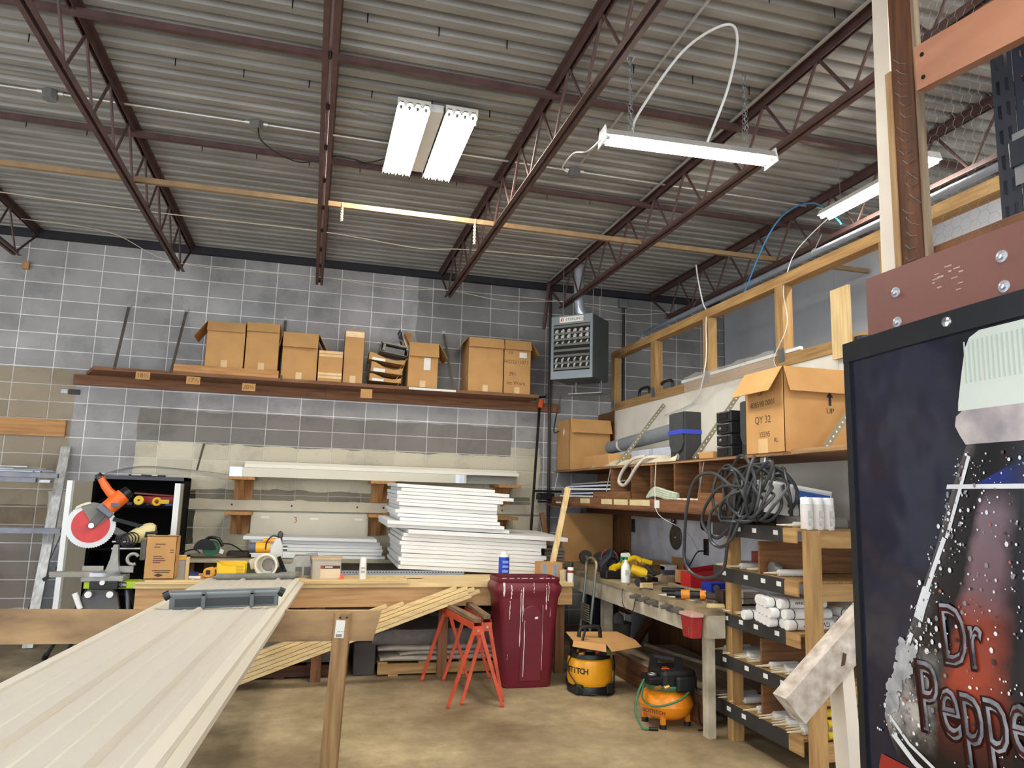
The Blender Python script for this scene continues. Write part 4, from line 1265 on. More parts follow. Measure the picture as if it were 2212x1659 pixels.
MB().prism(rrect(.10, .085, .03), -.022, .022, FR((-.84, 7.45, BT + .055), (1, 0, .25), (-.25, 0, 1))).obj('case', mat('amber', (238, 168, 40), .4, 0, .06), t, bevel=.004)
MB().box((-.868, 7.425, BT + .035), (-.83, 7.4275, BT + .075)).obj('dark_badge', BLACK(), t)
MB().bar((-.80, 7.45, BT + .085), (-.76, 7.45, BT + .10), .03, .02).obj('lock', mat('amber', (238, 168, 40), .4, 0, .06), t)
t = thing('cordless_tool', 'small navy and orange hand tool lying near the tape measure', 'tool', (-.99, 7.42, BT))
MB().cyl((-1.04, 7.42, BT + .035), (-.93, 7.42, BT + .03), .03, 10).obj('body', mat('navy', (30, 40, 86), .4, 0, .1), t, smooth=True)
MB().cyl((-1.08, 7.42, BT + .035), (-1.04, 7.42, BT + .035), .024, 10).cyl((-.93, 7.42, BT + .03), (-.90, 7.42, BT + .012), .015, 8).obj('collar', ORG, t, smooth=True)
MB().cyl((-1.0, 7.36, BT + .016), (-.90, 7.34, BT + .016), .015, 8).obj('pale_sleeve', WHITE(), t, smooth=True)
b = MB()
random.seed(21)
for i in range(16):
    x = random.uniform(-1.0, -.72)
    y = random.uniform(7.2, 7.3)
    b.tube([(x, y, BT + .004), (x + .012, y + .004, BT + .008), (x + .02, y - .008, BT + .004)], .004, 5)
solo(b, 'loose_hardware', 'scatter of small bright hardware on the bench top', 'hardware', CHROME(), (-.86, 7.25, BT))['kind'] = 'stuff'

# yellow mitre saw
dy = 7.62
dw = thing('yellow_mitre_saw', 'yellow compact mitre saw with a big round dust port facing the room', 'saw', (-.2, dy, BT))
AMB = mat('amber', (238, 168, 40), .4, 0, .06)
MB().prism([(-.12, 0), (.30, 0), (.31, .07), (.26, .13), (.24, .20), (.10, .20), (.07, .13), (-.10, .12)], -.10, .12, FR((-.19, dy, BT), (1, 0, 0), (0, 0, 1))).obj('base_casting', CAST, dw, bevel=.008)
MB().lathe([(.15, 0), (.15, .03), (.13, .036)], 20, MX.Translation((-.15, dy - .05, BT + .02))).obj('turntable', CAST, dw, smooth=True)
b = MB()
for x in (-.08, .0):
    b.box((x, dy - .125, BT + .02), (x + .06, dy - .10, BT + .10))
b.obj('casting_pocket', mat('dark_cast', (92, 90, 86), .5, .3, .1), dw)
MB().prism([(-.10, 0), (-.02, .09), (.10, .10), (.11, .06), (.04, 0)], -.01, .01, FR((.02, dy + .03, BT + .12), (1, 0, 0), (0, 0, 1))).obj('fence_half', CAST, dw)
hd = MX.Translation((-.345, dy - .17, .985)) @ MX.Rotation(rad(90), 4, 'X') @ MX.Rotation(rad(-12), 4, 'Y')
MB(hd).lathe([(.098, -.10), (.105, -.02), (.108, .02), (.095, .024), (.088, .018), (.080, -.07), (.03, -.08)], 28).obj('dust_port', mat('port_white', (226, 222, 206), .45, 0, .05), dw, smooth=True)
MB(hd).lathe([(.062, -.072), (.05, -.066), (.03, -.066)], 10).obj('port_grille', mat('port_grey', (146, 140, 130), .6, 0, .08), dw)
MB().prism([(-.08, 0), (.0, .03), (.04, -.05), (-.05, -.09)], -.01, .01, FR((-.43, dy - .12, 1.03), (1, 0, 0), (0, 0, 1))).obj('side_shield', mat('smoky_plastic', (196, 188, 156), .3, 0, .05), dw)
MB().prism([(-.06, -.05), (.05, -.05), (.05, .07), (.02, .15), (-.02, .15), (-.06, .05)], -.02, .02, FR((-.26, dy - .03, 1.08), (1, 0, 0), (0, 0, 1))).obj('blade_guard', mat('clear_guard', (196, 196, 188), .3, .1, .08), dw, bevel=.006)
m_ = MB().cyl((-.46, dy, 1.135), (-.33, dy, 1.14), .052, 16).obj('motor', AMB, dw, smooth=True)
MB().cyl((-.52, dy, 1.135), (-.46, dy, 1.135), .05, 16).obj('motor_cap', mat('slate', (64, 68, 78), .5, 0, .1), m_, smooth=True)
MB().box((-.40, dy - .03, 1.19), (-.27, dy + .03, 1.225)).obj('top_cover', AMB, dw, bevel=.01)
MB().bar((-.38, dy, 1.175), (-.2, dy, 1.185), .03, .012).obj('top_bar', CAST, dw)
MB().tube(spline([(-.235, dy, 1.10), (-.24, dy - .01, 1.2), (-.245, dy - .01, 1.26), (-.235, dy, 1.275)], 5), [.02] * 8 + [.026] * 8, 10).obj('handle', mat('dark_grip', (60, 58, 58), .5, 0, .1), dw, smooth=True)
MB().tube(spline([(-.37, dy - .05, 1.12), (-.36, dy - .05, 1.2), (-.31, dy - .05, 1.25), (-.26, dy - .03, 1.24)], 5), .007, 6).obj('cord', BLACK(), dw, smooth=True)
MB().cyl((-.21, dy, 1.13), (-.17, dy, 1.13), .025, 10).obj('pivot_bolt', CHROME(), dw, smooth=True)
MB().bar((-.24, dy - .12, 1.06), (-.18, dy - .15, .93), .025, .03).cyl((-.23, dy - .15, .94), (-.23, dy - .17, .94), .03, 12).cyl((-.18, dy - .15, .93), (-.18, dy - .17, .93), .022, 12).obj('lock_arm', BLKM(), dw)
# tub, cans, angle, etc.
t = thing('clear_tub', 'clear square plastic tub with an orange and black label on the workbench', 'tub', (.2, 7.4, BT))
TB = mat('cloudy_plastic', (178, 170, 154), .25, 0, .06, 6)
MB().prism(rrect(.27, .2, .03), 0, .185, MX.Translation((.205, 7.42, BT))).obj('tub_body', TB, t, smooth=30)
MB().prism(rrect(.285, .215, .03), .185, .20, MX.Translation((.205, 7.42, BT))).obj('tub_lid', mat('lid_tan', (196, 170, 136), .4, 0, .05), t)
l = MB().box((.15, 7.318, BT + .01), (.33, 7.3195, BT + .125)).obj('paper_label', mat('label_tan', (214, 196, 166), .6, 0, .05), t)
MB().box((.15, 7.317, BT + .10), (.33, 7.318, BT + .128)).obj('label_band', mat('label_black', (60, 36, 36), .6, 0, 0), l)
MB().box((.155, 7.316, BT + .104), (.18, 7.317, BT + .125)).obj('label_emblem', mat('red_ink', (196, 40, 44), .5, 0, 0), l)
MB().box((.19, 7.316, BT + .11), (.26, 7.317, BT + .12)).obj('label_print', LABEL(), l)
solo(MB().prism([(-.02, 0), (.02, 0), (.02, .04), (0, .056), (-.02, .04)], -.003, .003, FR((.35, 7.30, BT), (1, 0, 0), (0, 0, 1))), 'red_tag', 'small red-orange plastic tag beside the clear tub', 'tag', mat('coral', (226, 92, 66), .4, 0, .05), (.35, 7.3, BT))
t = thing('white_can', 'white spray can with a rounded cap on the workbench', 'can', (.545, 7.36, BT))
MB().lathe([(.033, 0), (.034, .005), (.034, .145)], 18, MX.Translation((.545, 7.36, BT))).obj('can_body', WHITE(), t, smooth=True)
MB().lathe([(.030, .146), (.030, .195), (.026, .205)], 18, MX.Translation((.545, 7.36, BT))).obj('cap', WHITE(), t, smooth=True)
b = MB()
for z in (.06, .068, .076, .10, .108):
    b.box((.525, 7.325, BT + z), (.562, 7.3265, BT + z + .004))
b.obj('print', mat('grey_ink', (120, 120, 126), .6, 0, 0), t)
t = thing('slotted_angle', 'long perforated steel angle lying along the rear of the bench top', 'steel angle', (.95, 7.8, BT))
MB().box((.34, 7.72, BT), (1.62, 7.755, BT + .004)).box((.34, 7.752, BT), (1.62, 7.755, BT + .04)).obj('angle', mat('slotted_grey', (150, 156, 164), .4, .5, .06), t)
b = MB()
for i in range(42):
    b.prism([(.007 * cos(rad(a)), .007 * sin(rad(a))) for a in range(0, 360, 60)], -.001, .0, FR((.36 + i * .03, 7.7515, BT + .022), (1, 0, 0), (0, 0, 1)))
b.obj('slot_holes', INK(), t)['kind'] = 'stuff'
solo(MB().prism([(0, 0), (.08, .03), (.16, .02), (.17, -.03), (.03, -.04)], 0, .012, MX.Translation((.95, 7.3, BT))), 'paper_scrap', 'scrap of white paper on the bench top near the wood shavings', 'paper', LABEL(), (1, 7.3, BT))
b = MB()
random.seed(4)
for i in range(34):
    x, y = random.uniform(.62, .92), random.uniform(7.22, 7.36)
    a = random.uniform(0, 6)
    b.tube(arc((x, y, BT + .008), .012, a * 30, a * 30 + 200, 5, (1, 0, 0), (0, .4, .6)), .003, 4)
solo(b, 'wood_shavings', 'pale curled wood shavings scattered on the bench', 'shavings', wood('pale', 'x'), (.77, 7.3, BT))['kind'] = 'stuff'
solo(MB().box((.96, 7.03, BT), (2.5, 7.5, BT + .012)), 'thin_board', 'thin pale board lying flat on the workbench behind the red bin', 'board', wood('pale', 'x'), (1.7, 7.2, BT))
t = thing('blue_can', 'tall blue spray can in front of the tall foam stack', 'can', (1.955, 7.4, .88))
MB().lathe([(.053, 0), (.054, .01), (.054, .20)], 20, MX.Translation((1.955, 7.4, .88))).obj('can_body', mat('royal_blue', (28, 62, 176), .35, .1, .04), t, smooth=True)
MB().lathe([(.052, .20), (.048, .225), (.03, .235), (.028, .25), (.012, .26)], 20, MX.Translation((1.955, 7.4, .88))).obj('cap', WHITE(), t, smooth=True)
b = MB()
for i in range(3):
    b.box((1.925, 7.3435, .93 + i * .045), (1.985, 7.346, .955 + i * .045))
b.obj('print', mat('pale_blue', (120, 150, 224), .5, 0, .1, 60), t)
t = thing('small_carton', 'small brown carton with blue tape at the end of the workbench', 'box', (2.4, 7.3, BT))
MB().box((2.30, 7.25, .88), (2.53, 7.45, 1.035)).obj('carton_body', CARD(), t)
for x in (2.32, 2.43):
    MB().box((x, 7.248, .90), (x + .04, 7.25, 1.02)).obj('tape', mat('blue_grey_tape', (120, 146, 176), .4, 0, .06), t)
t = thing('plastic_cup', 'cloudy plastic cup beside the spray can on the workbench', 'cup', (2.53, 7.12, BT))
MB().lathe([(.03, 0), (.04, .11), (.038, .11), (.028, .004)], 16, MX.Translation((2.50, 7.14, BT))).obj('cup_body', mat('cup', (190, 176, 140), .3, 0, .06, 6), t, smooth=True)
t = thing('spray_can', 'white spray can with black cap and red label on the bench corner', 'can', (2.55, 7.10, BT))
MB().lathe([(.030, 0), (.031, .005), (.031, .13), (.026, .145)], 18, MX.Translation((2.55, 7.06, BT))).obj('can_body', WHITE(), t, smooth=True)
MB().lathe([(.026, .146), (.026, .185), (.022, .19)], 18, MX.Translation((2.55, 7.06, BT))).obj('cap', BLACK(), t, smooth=True)
MB().lathe([(.0316, .09), (.0316, .115)], 18, MX.Translation((2.55, 7.06, BT))).obj('label_band', RED(), t, smooth=True)
t = thing('timber_stick', 'pale pine stick leaning up against the shelf beside the foam stack', 'timber', (2.5, 7.4, .87))
MB().bar((2.44, 7.38, .885), (2.71, 7.62, 1.80), .055, .036, (0, -1, .3)).obj('stick', wood('pale', 'z'), t)
b = thing('bar_clamp', 'tall black bar clamp with an orange jaw leaning in the corner', 'clamp', (2.85, 9.3, .93))
MB().bar((2.76, 9.2, .93), (2.985, 9.6, 3.0), .034, .014, (0, 1, 0)).obj('bar', BLKM(), b)
MB().bar((2.965, 9.54, 2.90), (2.985, 9.55, 3.02), .06, .06, (0, 1, 0)).obj('jaw', mat('clamp_orange', (206, 76, 34), .5, 0, .1), b, bevel=.01)
MB().cyl((2.9, 9.54, 3.03), (3.06, 9.56, 3.06), .014, 8).cyl((2.9, 9.54, 3.0), (2.9, 9.54, 3.07), .016, 8).cyl((3.06, 9.56, 3.03), (3.06, 9.56, 3.1), .016, 8).obj('screw_handle', BLKM(), b, smooth=True)
# green circular saw on the counter
gx, gy, gz = -1.0, 9.0, .925
gs = thing('circular_saw', 'green circular saw with coiled black cord on the wall counter', 'saw', (gx, gy, gz))
GRN = mat('dark_green', (20, 92, 56), .4, 0, .12)
MB().cyl((gx - .02, gy - .06, gz + .10), (gx - .02, gy + .06, gz + .10), .085, 20).obj('motor', GRN, gs, smooth=True)
MB().prism([(.115 * cos(rad(a)), .115 * sin(rad(a))) for a in range(0, 190, 10)], .05, .08, FR((gx - .08, gy, gz + .09), (1, 0, 0), (0, 0, 1))).obj('blade_guard', BLKM(), gs)
MB().tube(spline([(gx - .13, gy, gz + .13), (gx - .05, gy, gz + .215), (gx + .05, gy, gz + .20), (gx + .10, gy, gz + .12)], 5), .018, 8).obj('handle', BLACK(), gs, smooth=True)
MB().box((gx - .2, gy - .05, gz), (gx + .12, gy + .09, gz + .008)).obj('base_plate', GALV(), gs)
MB().prism([(0, 0), (.04, -.012), (.05, .03), (.012, .045)], 0, .004, FR((gx + .075, gy - .07, gz + .055), (1, 0, 0), (0, 0, 1))).obj('white_tag', WHITE(), gs)
MB().tube(spline([(gx + .1, gy, gz + .15), (gx + .2, gy - .02, gz + .14), (gx + .33, gy - .02, gz + .06), (gx + .36, gy, gz + .015), (gx + .2, gy - .05, gz + .012), (gx + .05, gy - .09, gz + .012), (gx - .2, gy - .1, gz + .012), (gx - .35, gy - .05, gz + .03), (gx - .2, gy - .05, gz + .09), (gx - .12, gy - .07, gz + .05)], 6), .008, 6).obj('cord', BLACK(), gs, smooth=True)
solo(MB().prism(rrect(.26, .16, .04), 0, .07, MX.Translation((-.72, 9.05, .925))), 'dark_pouch', 'soft dark tool pouch between green saw and the low foam stack', 'pouch', mat('dark_cloth', (58, 50, 42), .9, 0, .15, 8), (-.72, 9.05, .925), bevel=.02)
# ================================================================ things standing on the floor
def loft(mb, rings, n=5, cap=(True, True)):
    """rings: (w, d, corner, z, cx, cy)"""
    N = None
    vs, fs = [], []
    for w_, d_, r_, z, cx, cy in rings:
        p = rrect(w_, d_, r_, n)
        N = len(p)
        vs += [(cx + x, cy + y, z) for x, y in p]
    for i in range(len(rings) - 1):
        fs += [(i * N + j, i * N + (j + 1) % N, (i + 1) * N + (j + 1) % N, (i + 1) * N + j) for j in range(N)]
    if cap[0]:
        fs.append(tuple(range(N - 1, -1, -1)))
    if cap[1]:
        fs.append(tuple((len(rings) - 1) * N + j for j in range(N)))
    return mb.add(vs, fs)


# red bin
bx, by = 1.995, 6.79
MAR = mat('maroon_plastic', (104, 26, 38), .42, 0, .12, 2.5, spec=.4)
rb = thing('trash_bin', 'tall maroon plastic bin with white paint drips in front of the workbench', 'bin', (bx, by, 0))
b = loft(MB(), [(.43, .34, .05, 0, bx, by), (.46, .36, .06, .02, bx, by), (.50, .40, .06, .4, bx, by), (.565, .42, .06, .77, bx, by), (.60, .43, .08, .80, bx, by), (.635, .45, .09, .84, bx, by), (.635, .45, .09, .88, bx, by), (.59, .41, .08, .915, bx, by), (.60, .42, .08, .925, bx, by), (.60, .42, .08, .955, bx, by), (.585, .405, .08, .955, bx, by), (.575, .395, .07, .90, bx, by), (.50, .38, .06, .5, bx, by), (.44, .33, .05, .03, bx, by)])
b.obj('bin_body', MAR, rb, smooth=45)
fy = lambda z: by - (.18 + .02 * min(z, .4) / .4 + max(0, z - .4) * .027) - .004
pan = [(-.10, .06)] + [(.10 * cos(rad(a)) * -1, .62 + .10 * sin(rad(a))) for a in range(0, 181, 15)] + [(.10, .06)]
b = MB()
b.add([(bx + .02 + x, fy(z) - .003, z) for x, z in pan] + [(bx + .02 + x * .9, fy(z) - .009, z - (.008 if z > .1 else -.005)) for x, z in pan],
      [tuple(range(len(pan), 2 * len(pan)))] + [(i, (i + 1) % len(pan), len(pan) + (i + 1) % len(pan), len(pan) + i) for i in range(len(pan))])
b.obj('raised_panel', MAR, rb)
DR = mat('paint_drip', (226, 218, 206), .5, 0, .04)
random.seed(12)
b = MB()
for x, z0, z1, w_ in ((-.25, .80, .92, .016), (-.18, .78, .90, .008), (-.09, .36, .86, .006), (-.07, .58, .88, .007), (-.05, .10, .60, .004), (.03, .83, .92, .004), (.15, .68, .90, .006), (.17, .76, .92, .004), (.12, .15, .72, .003), (-.19, .60, .76, .005), (.06, .60, .62, .03), (.19, .62, .70, .003), (-.2, .25, .30, .003)):
    zs = [z0 + (z1 - z0) * i / 8 for i in range(9)]

    def yo(z):
        if z > .80:
            return by - (.2155 if z < .81 else .2255 if z < .895 else .2125) - .002
        return fy(z) - (.0085 if abs(x - .02) < .095 and z < .7 else .003)
    b.sheet([[(bx + x - w_ / 2 + random.uniform(-.003, .003), yo(z), z), (bx + x + w_ / 2 + random.uniform(-.003, .003), yo(z), z)] for z in zs])
b.obj('paint_drips', DR, rb, solid=.0012)
rim = MB()
random.seed(3)
for i in range(8):
    x = bx - .26 + .52 * i / 8 + random.uniform(-.02, .02)
    rim.tube([(x, by - .208, .957), (x + random.uniform(.02, .06), by - .208, .958)], .003, 5)
rim.obj('rim_splashes', DR, rb)

# orange folding sawhorses
OR = mat('sawhorse_orange', (198, 76, 44), .45, .1, .14, 9)


def sawhorse(lb, n0, n1, fn, ff, ht):
    p, q = V((n0[0], n0[1], ht)), V((n1[0], n1[1], ht))
    t = thing('sawhorse', lb, 'sawhorse', (p.x, (p.y + q.y) / 2, 0), group='orange folding sawhorses')
    MB().sweep([(-.038, -.055), (.038, -.055), (.038, 0), (.033, 0), (.033, -.05), (-.033, -.05), (-.033, 0), (-.038, 0)], p, q).obj('top_channel', OR, t)
    d = (q - p).normalized()
    MB().bar(p - d * .0 + V((0, 0, .018)), q - d * .01 + V((0, 0, .018)), .06, .036).obj('wood_top', mat('old_wood', (142, 114, 84), .8, 0, 0, 3, .3, rgb2=(96, 74, 54), stretch=(8, 1, 8)), t, bevel=.004)
    for c, feet in ((p, fn), (q, ff)):
        s = -1 if c is p else 1
        br = MB().bar(c + d * s * .002 + V((0, 0, -.06)), c + d * s * .008 + V((0, 0, -.06)), .085, .07).obj('end_bracket', OR, t)
        MB().cyl(c + d * s * .006 + V((0, 0, -.06)), c + d * s * .016 + V((0, 0, -.06)), .011, 10).obj('pivot_bolt', CHROME(), br)
        for fx, fy_ in feet:
            top = c + V(((.02 if fx > c.x else -.02), 0, -.04)) - d * s * .004
            bt = V((fx, fy_, .012))
            l = MB().bar(top, bt, .032, .02, d, .024, .016).obj('leg', OR, t)
            MB().cbox((fx, fy_, .008), (.026, .026, .016)).obj('foot', mat('scuffed_foot', (150, 62, 44), .7, 0, .2, 20), l)


sawhorse('orange folding sawhorse with a worn timber top, standing clear of the bin', (1.405, 6.10), (1.31, 7.0), ((1.18, 6.095), (1.62, 6.06)), ((1.10, 6.99), (1.53, 7.0)), .655)
sawhorse('orange folding sawhorse with a worn timber top, squeezed between its twin and the bin', (1.515, 6.24), (1.52, 7.0), ((1.31, 6.18), (1.66, 6.22)), ((1.30, 6.98), (1.73, 6.98)), .66)

# pallets and folded blankets under the workbench
GRB = mat('grey_blanket', (116, 110, 106), .95, 0, .12, 14, .3, spec=.1)
LTB = mat('light_blanket', (176, 166, 152), .95, 0, .08, 20, .3, spec=.1)
for nm, x0, x1, y0, y1, wk, lb in (('a', .72, 2.35, 7.22, 8.1, 'frame', 'pale wooden pallet under the workbench carrying folded blankets'), ('b', -.75, .45, 7.25, 8.1, 'dark', 'low dark pallet under the workbench behind the leaning strips')):
    t = thing('pallet', lb, 'pallet', ((x0 + x1) / 2, 7.6, 0))
    for y in (y0, (y0 + y1) / 2, y1 - .04):
        MB().box((x0, y, .018), (x1, y + .04, .11)).obj('stringer', wood(wk, 'x'), t)
    n = 5
    for i in range(n):
        x = x0 + (x1 - x0 - .09) * i / (n - 1)
        MB().box((x, y0 - .005, .111), (x + .09, y1, .129)).obj('deck_slat', wood(wk, 'y'), t)
    for i in (0, 2, 4):
        x = x0 + .10 + (x1 - x0 - .3) * i / (n - 1)
        MB().box((x, y0 - .004, 0), (x + .09, y1, .017)).obj('base_slat', wood(wk, 'y'), t)


def blanket(x0, x1, y0, y1, z, th, lb, m, seed):
    random.seed(seed)
    rows = []
    nx = 18
    ph = random.uniform(0, 6)
    prof = [(y1, z + .002), (y0 + .03, z + .002), (y0 + .006, z + th * .25), (y0, z + th * .5), (y0 + .006, z + th * .78), (y0 + .03, z + th), (y1, z + th)]
    for i in range(nx):
        x = x0 + (x1 - x0) * i / (nx - 1)
        e = .55 + .45 * min(1, min(i, nx - 1 - i) / 1.5)
        rows.append([(x, y + .008 * sin(i * .9 + ph), zz0 if k < 2 else z + (zz0 - z) * e + .004 * sin(i * .7 + ph)) for k, (y, zz0) in enumerate(prof)])
    b = MB().sheet(rows)
    n = len(prof)
    b.f += [list(range(n)), list(range((nx - 1) * n, nx * n))[::-1]]
    b.mi += [0, 0]
    return solo(b, 'folded_blanket', lb, 'blanket', m, (x0, y0, z), smooth=50)


blanket(.74, 2.3, 7.20, 8.0, .130, .045, 'bottom light grey folded blanket on the pale pallet', LTB, 1)
blanket(.92, 2.3, 7.22, 8.0, .178, .04, 'middle light grey folded blanket on the pale pallet', LTB, 2)
blanket(.72, 2.3, 7.21, 8.0, .221, .045, 'top light grey folded blanket on the pale pallet', LTB, 3)
blanket(.66, 2.28, 7.24, 8.0, .27, .14, 'thick dark grey blanket on top of the light folded ones', GRB, 4)
blanket(-.7, .42, 7.26, 8.0, .13, .22, 'dark grey blanket pile on the low dark pallet', GRB, 5)
solo(MB().box((.5, 7.28, .0), (.70, 8.0, .30)), 'dark_crate', 'dark crate standing between the two pallets under the bench', 'crate', mat('dark_crate', (74, 68, 64), .8, 0, .15), (.6, 7.6, 0), bevel=.01)

# leaning strips
ST = wood('pale', 'x')
random.seed(8)
d = V((2.18, 0, .772)).normalized()
nrm = V((-d.z, 0, d.x))
k = 0
for j, (t0, t1, lv, yy) in enumerate(((.0, 2.30, 0, 6.95), (.03, 2.26, 1, 6.95), (.05, 2.20, 2, 6.95), (.0, 2.10, 3, 6.95), (-.02, 1.60, 4, 6.95), (.0, 1.45, 5, 6.95), (.06, 2.2, 0, 6.89), (.0, 2.18, 1, 6.89), (.10, 1.2, 2, 6.89), (.08, 1.3, 3, 6.89))):
    o = V((-.56, yy, .02 + lv * .0))
    p = o + d * t0 + nrm * (lv * .034 + .016)
    q = o + d * t1 + nrm * (lv * .034 + .016)
    if p.z < .018:
        p = p + d * ((.018 - p.z) / d.z)
    solo(MB().bar(p, q, .05, .030), 'wood_strip', 'pale pine strip, %s up in the %s row of the leaning bundle' % (ORD[lv], 'front' if yy < 6.9 else 'back'), 'wood strip', ST, (0, yy, .3), group='pine strips leaning against the workbench')
solo(MB().bar((.35, 6.84, .0), (.36, 6.84, .30), .08, .09, (0, 1, 0)), 'wood_prop', 'short timber prop standing under the leaning pine strips', 'timber', wood('frame', 'z'), (.35, 6.84, 0), bevel=.003)

# ================================================================ beam sawhorse and roofing panels in the foreground
bt = thing('timber_trestle', 'stained timber beam on tall legs holding up the cream roofing panels', 'trestle', (-.4, 4.87, 0))
MB().add([(-2.8, 4.85, .812), (.445, 4.85, .77), (.445, 4.89, .77), (-2.8, 4.89, .812), (-2.8, 4.85, 1.0), (.492, 4.85, .952), (.492, 4.89, .952), (-2.8, 4.89, 1.0)],
         [(0, 3, 2, 1), (4, 5, 6, 7), (0, 1, 5, 4), (1, 2, 6, 5), (2, 3, 7, 6), (3, 0, 4, 7)]).obj('beam_plank', mat('stained_beam', (184, 150, 104), .65, 0, 0, 1.9, .2, rgb2=(108, 82, 54), stretch=(1, 4, 3.2), detail=7), bt)
lg = MB().bar((.212, 4.828, 0), (.25, 4.828, .945), .098, .04, (0, 1, 0)).obj('leg', wood('beam', 'z'), bt)
for x in (.235, .275):
    MB().cyl((x, 4.808, .92), (x, 4.804, .92), .007, 8).obj('screw_head', BLKM(), lg)
l = MB().bar((.234, 4.8075, .80), (.240, 4.8075, .905), .055, .001, (0, 1, 0)).obj('sticker', LABEL(), lg)
b = MB()
for i in range(9):
    b.bar((.217 + i * .004, 4.8068, .805), (.2175 + i * .004, 4.8068, .822), .0022 if i % 3 else .003, .0005, (0, 1, 0))
for i in range(4):
    b.bar((.224 + i * .010, 4.8068, .836), (.230 + i * .010, 4.8068, .838), .003, .0005, (0, 1, 0))
b.obj('barcode', INK(), l)
MB().bar((.23, 4.91, 0), (.26, 4.91, .945), .098, .04, (0, 1, 0)).obj('leg', wood('beam', 'z'), bt)
for y in (4.83, 4.91):
    MB().bar((-2.3, y, 0), (-2.3, y, .985), .098, .04, (0, 1, 0)).obj('leg', wood('beam', 'z'), bt)
# the metal sheets: ribs run along their length
CR = mat('cream_metal', (212, 206, 192), .42, .1, 0, spec=.4)
CRE = mat('cream_edge', (228, 222, 206), .35, .1, 0)


def pz(y):
    return .985 - .034 * (y - 4.85)


def pxy(s, y):     # s across 0..1
    xl = -.862 + (y - 2.654) * .0236
    xr = -.290 + (y - 1.846) * .0488
    return xl + (xr - xl) * s


prof = [(0, .006)]
for cx, w_, h_ in ((.14, .016, .003), (.25, .016, .003), (.37, .028, .016), (.50, .016, .003), (.63, .016, .003), (.77, .028, .016), (.89, .016, .003)):
    prof += [(cx - w_, 0), (cx - w_ * .4, h_), (cx + w_ * .4, h_), (cx + w_, 0)]
prof += [(1, 0)]
Y0, Y1 = .2, 6.93
for k, (dz, lb) in enumerate(((0, 'long cream ribbed metal roofing panel lying on the trestle and workbench'), (-.03, 'second cream roofing panel directly under the upper one'))):
    t = thing('roofing_panel', lb, 'roofing panel', (-.5, 3.5, pz(3.5) + dz))
    b = MB()
    sh_x = .035 * k
    b.sheet([[(pxy(s, y) + sh_x, y, pz(y) + dz + h_) for s, h_ in prof] for y in (Y0, Y1)])
    b.obj('ribbed_sheet', CR, t, solid=.002)
    for s, wl in ((0, -.006), (1, .0)):
        e = MB()
        a, c = [V((pxy(s, y) + sh_x + wl, y, pz(y) + dz)) for y in (Y0, Y1)]
        e.sweep([(-.02, -.016), (.014, -.016), (.014, .014), (-.02, .014)] if s == 0 else [(-.026, -.016), (.012, -.016), (.012, .006), (-.026, .012)], a, c)
        e.obj('edge_flange', CRE, t)
# grey closure strip at the far end and the clamp bar
solo(MB().cyl((-.72, 6.86, .945), (-.07, 6.90, .945), .026, 12), 'closure_strip', 'dark grey foam strip lying across the far end of the roofing panels', 'strip', mat('closure_grey', (112, 112, 104), .7, 0, .12, 10), (-.4, 6.88, .93), smooth=True)
cl = thing('panel_gripper', 'slate grey bar with two long recessed slots standing on the roofing panels', 'gripper', (-.44, 4.74, .99))
SL = mat('slate_grey', (92, 98, 100), .45, .2, .06)
a = MX.Translation((-.435, 4.74, .999)) @ MX.Rotation(rad(-1.5), 4, 'Y')
MB(a).box((-.30, -.012, .0), (.30, .012, .1)).obj('bar_face', SL, cl, bevel=.004)
MB(a).cyl((-.31, .005, .085), (.31, .005, .085), .02, 12).obj('round_top', mat('slate_light', (126, 132, 132), .4, .2, .06), cl, smooth=True)
for x0, x1 in ((-.27, -.19 + .06), (-.10, .14), (.165, .275)):
    MB(a).box((x0, -.0145, .012), (x1, -.012, .058)).obj('slot_recess', mat('slate_dark', (52, 58, 58), .6, .1, .06), cl)
for x in (-.115, .152):
    MB(a).box((x - .012, -.03, .0), (x + .012, -.012, .085)).obj('rib_foot', SL, cl, bevel=.003)
    MB(a).cyl((x, -.03, .085), (x, -.008, .085), .012, 10).obj('pivot', SL, cl, smooth=True)
for s in (-1, 1):
    MB(a).cyl((s * .30, .005, .085), (s * .33, .005, .07), .026, 12).obj('end_cap', BLACK(), cl, smooth=True)

# ================================================================ compressors
YT = mat('tank_yellow', (236, 164, 28), .35, .1, .05, 4)
OT = mat('tank_orange', (232, 138, 24), .32, .1, .05, 4)
cx, cy = 2.52, 6.44
c1 = thing('air_compressor', 'yellow drum air compressor with black shroud and a cardboard sheet on top', 'compressor', (cx, cy, 0))
MB().lathe([(.185, .0), (.20, .01), (.20, .05), (.19, .075)], 28, MX.Translation((cx, cy, 0))).obj('base_ring', BLACK(), c1, smooth=35)
tk = MB().lathe([(.17, .05), (.192, .075), (.2, .11), (.2, .25), (.192, .285), (.16, .305)], 32, MX.Translation((cx, cy, 0))).obj('tank', YT, c1, smooth=True)
for a in (-50, 40, 130, 220):
    MB().cbox((cx + .195 * cos(rad(a)), cy + .195 * sin(rad(a)), .05), (.07, .07, .08)).obj('foot_block', BLACK(), c1, bevel=.01)
MB().lathe([(.165, .285), (.185, .30), (.18, .335), (.15, .36), (.14, .40)], 24, MX.Translation((cx, cy, 0))).obj('shroud', BLACK(), c1, smooth=35)
MB().box((cx - .02, cy - .18, .33), (cx + .17, cy + .12, .42)).box((cx - .15, cy - .12, .33), (cx - .03, cy + .12, .40)).obj('motor_cover', BLACK(), c1, bevel=.015)
MB().cyl((cx + .0, cy - .185, .37), (cx + .0, cy - .17, .37), .018, 12).obj('red_switch', RED(), c1, smooth=True)
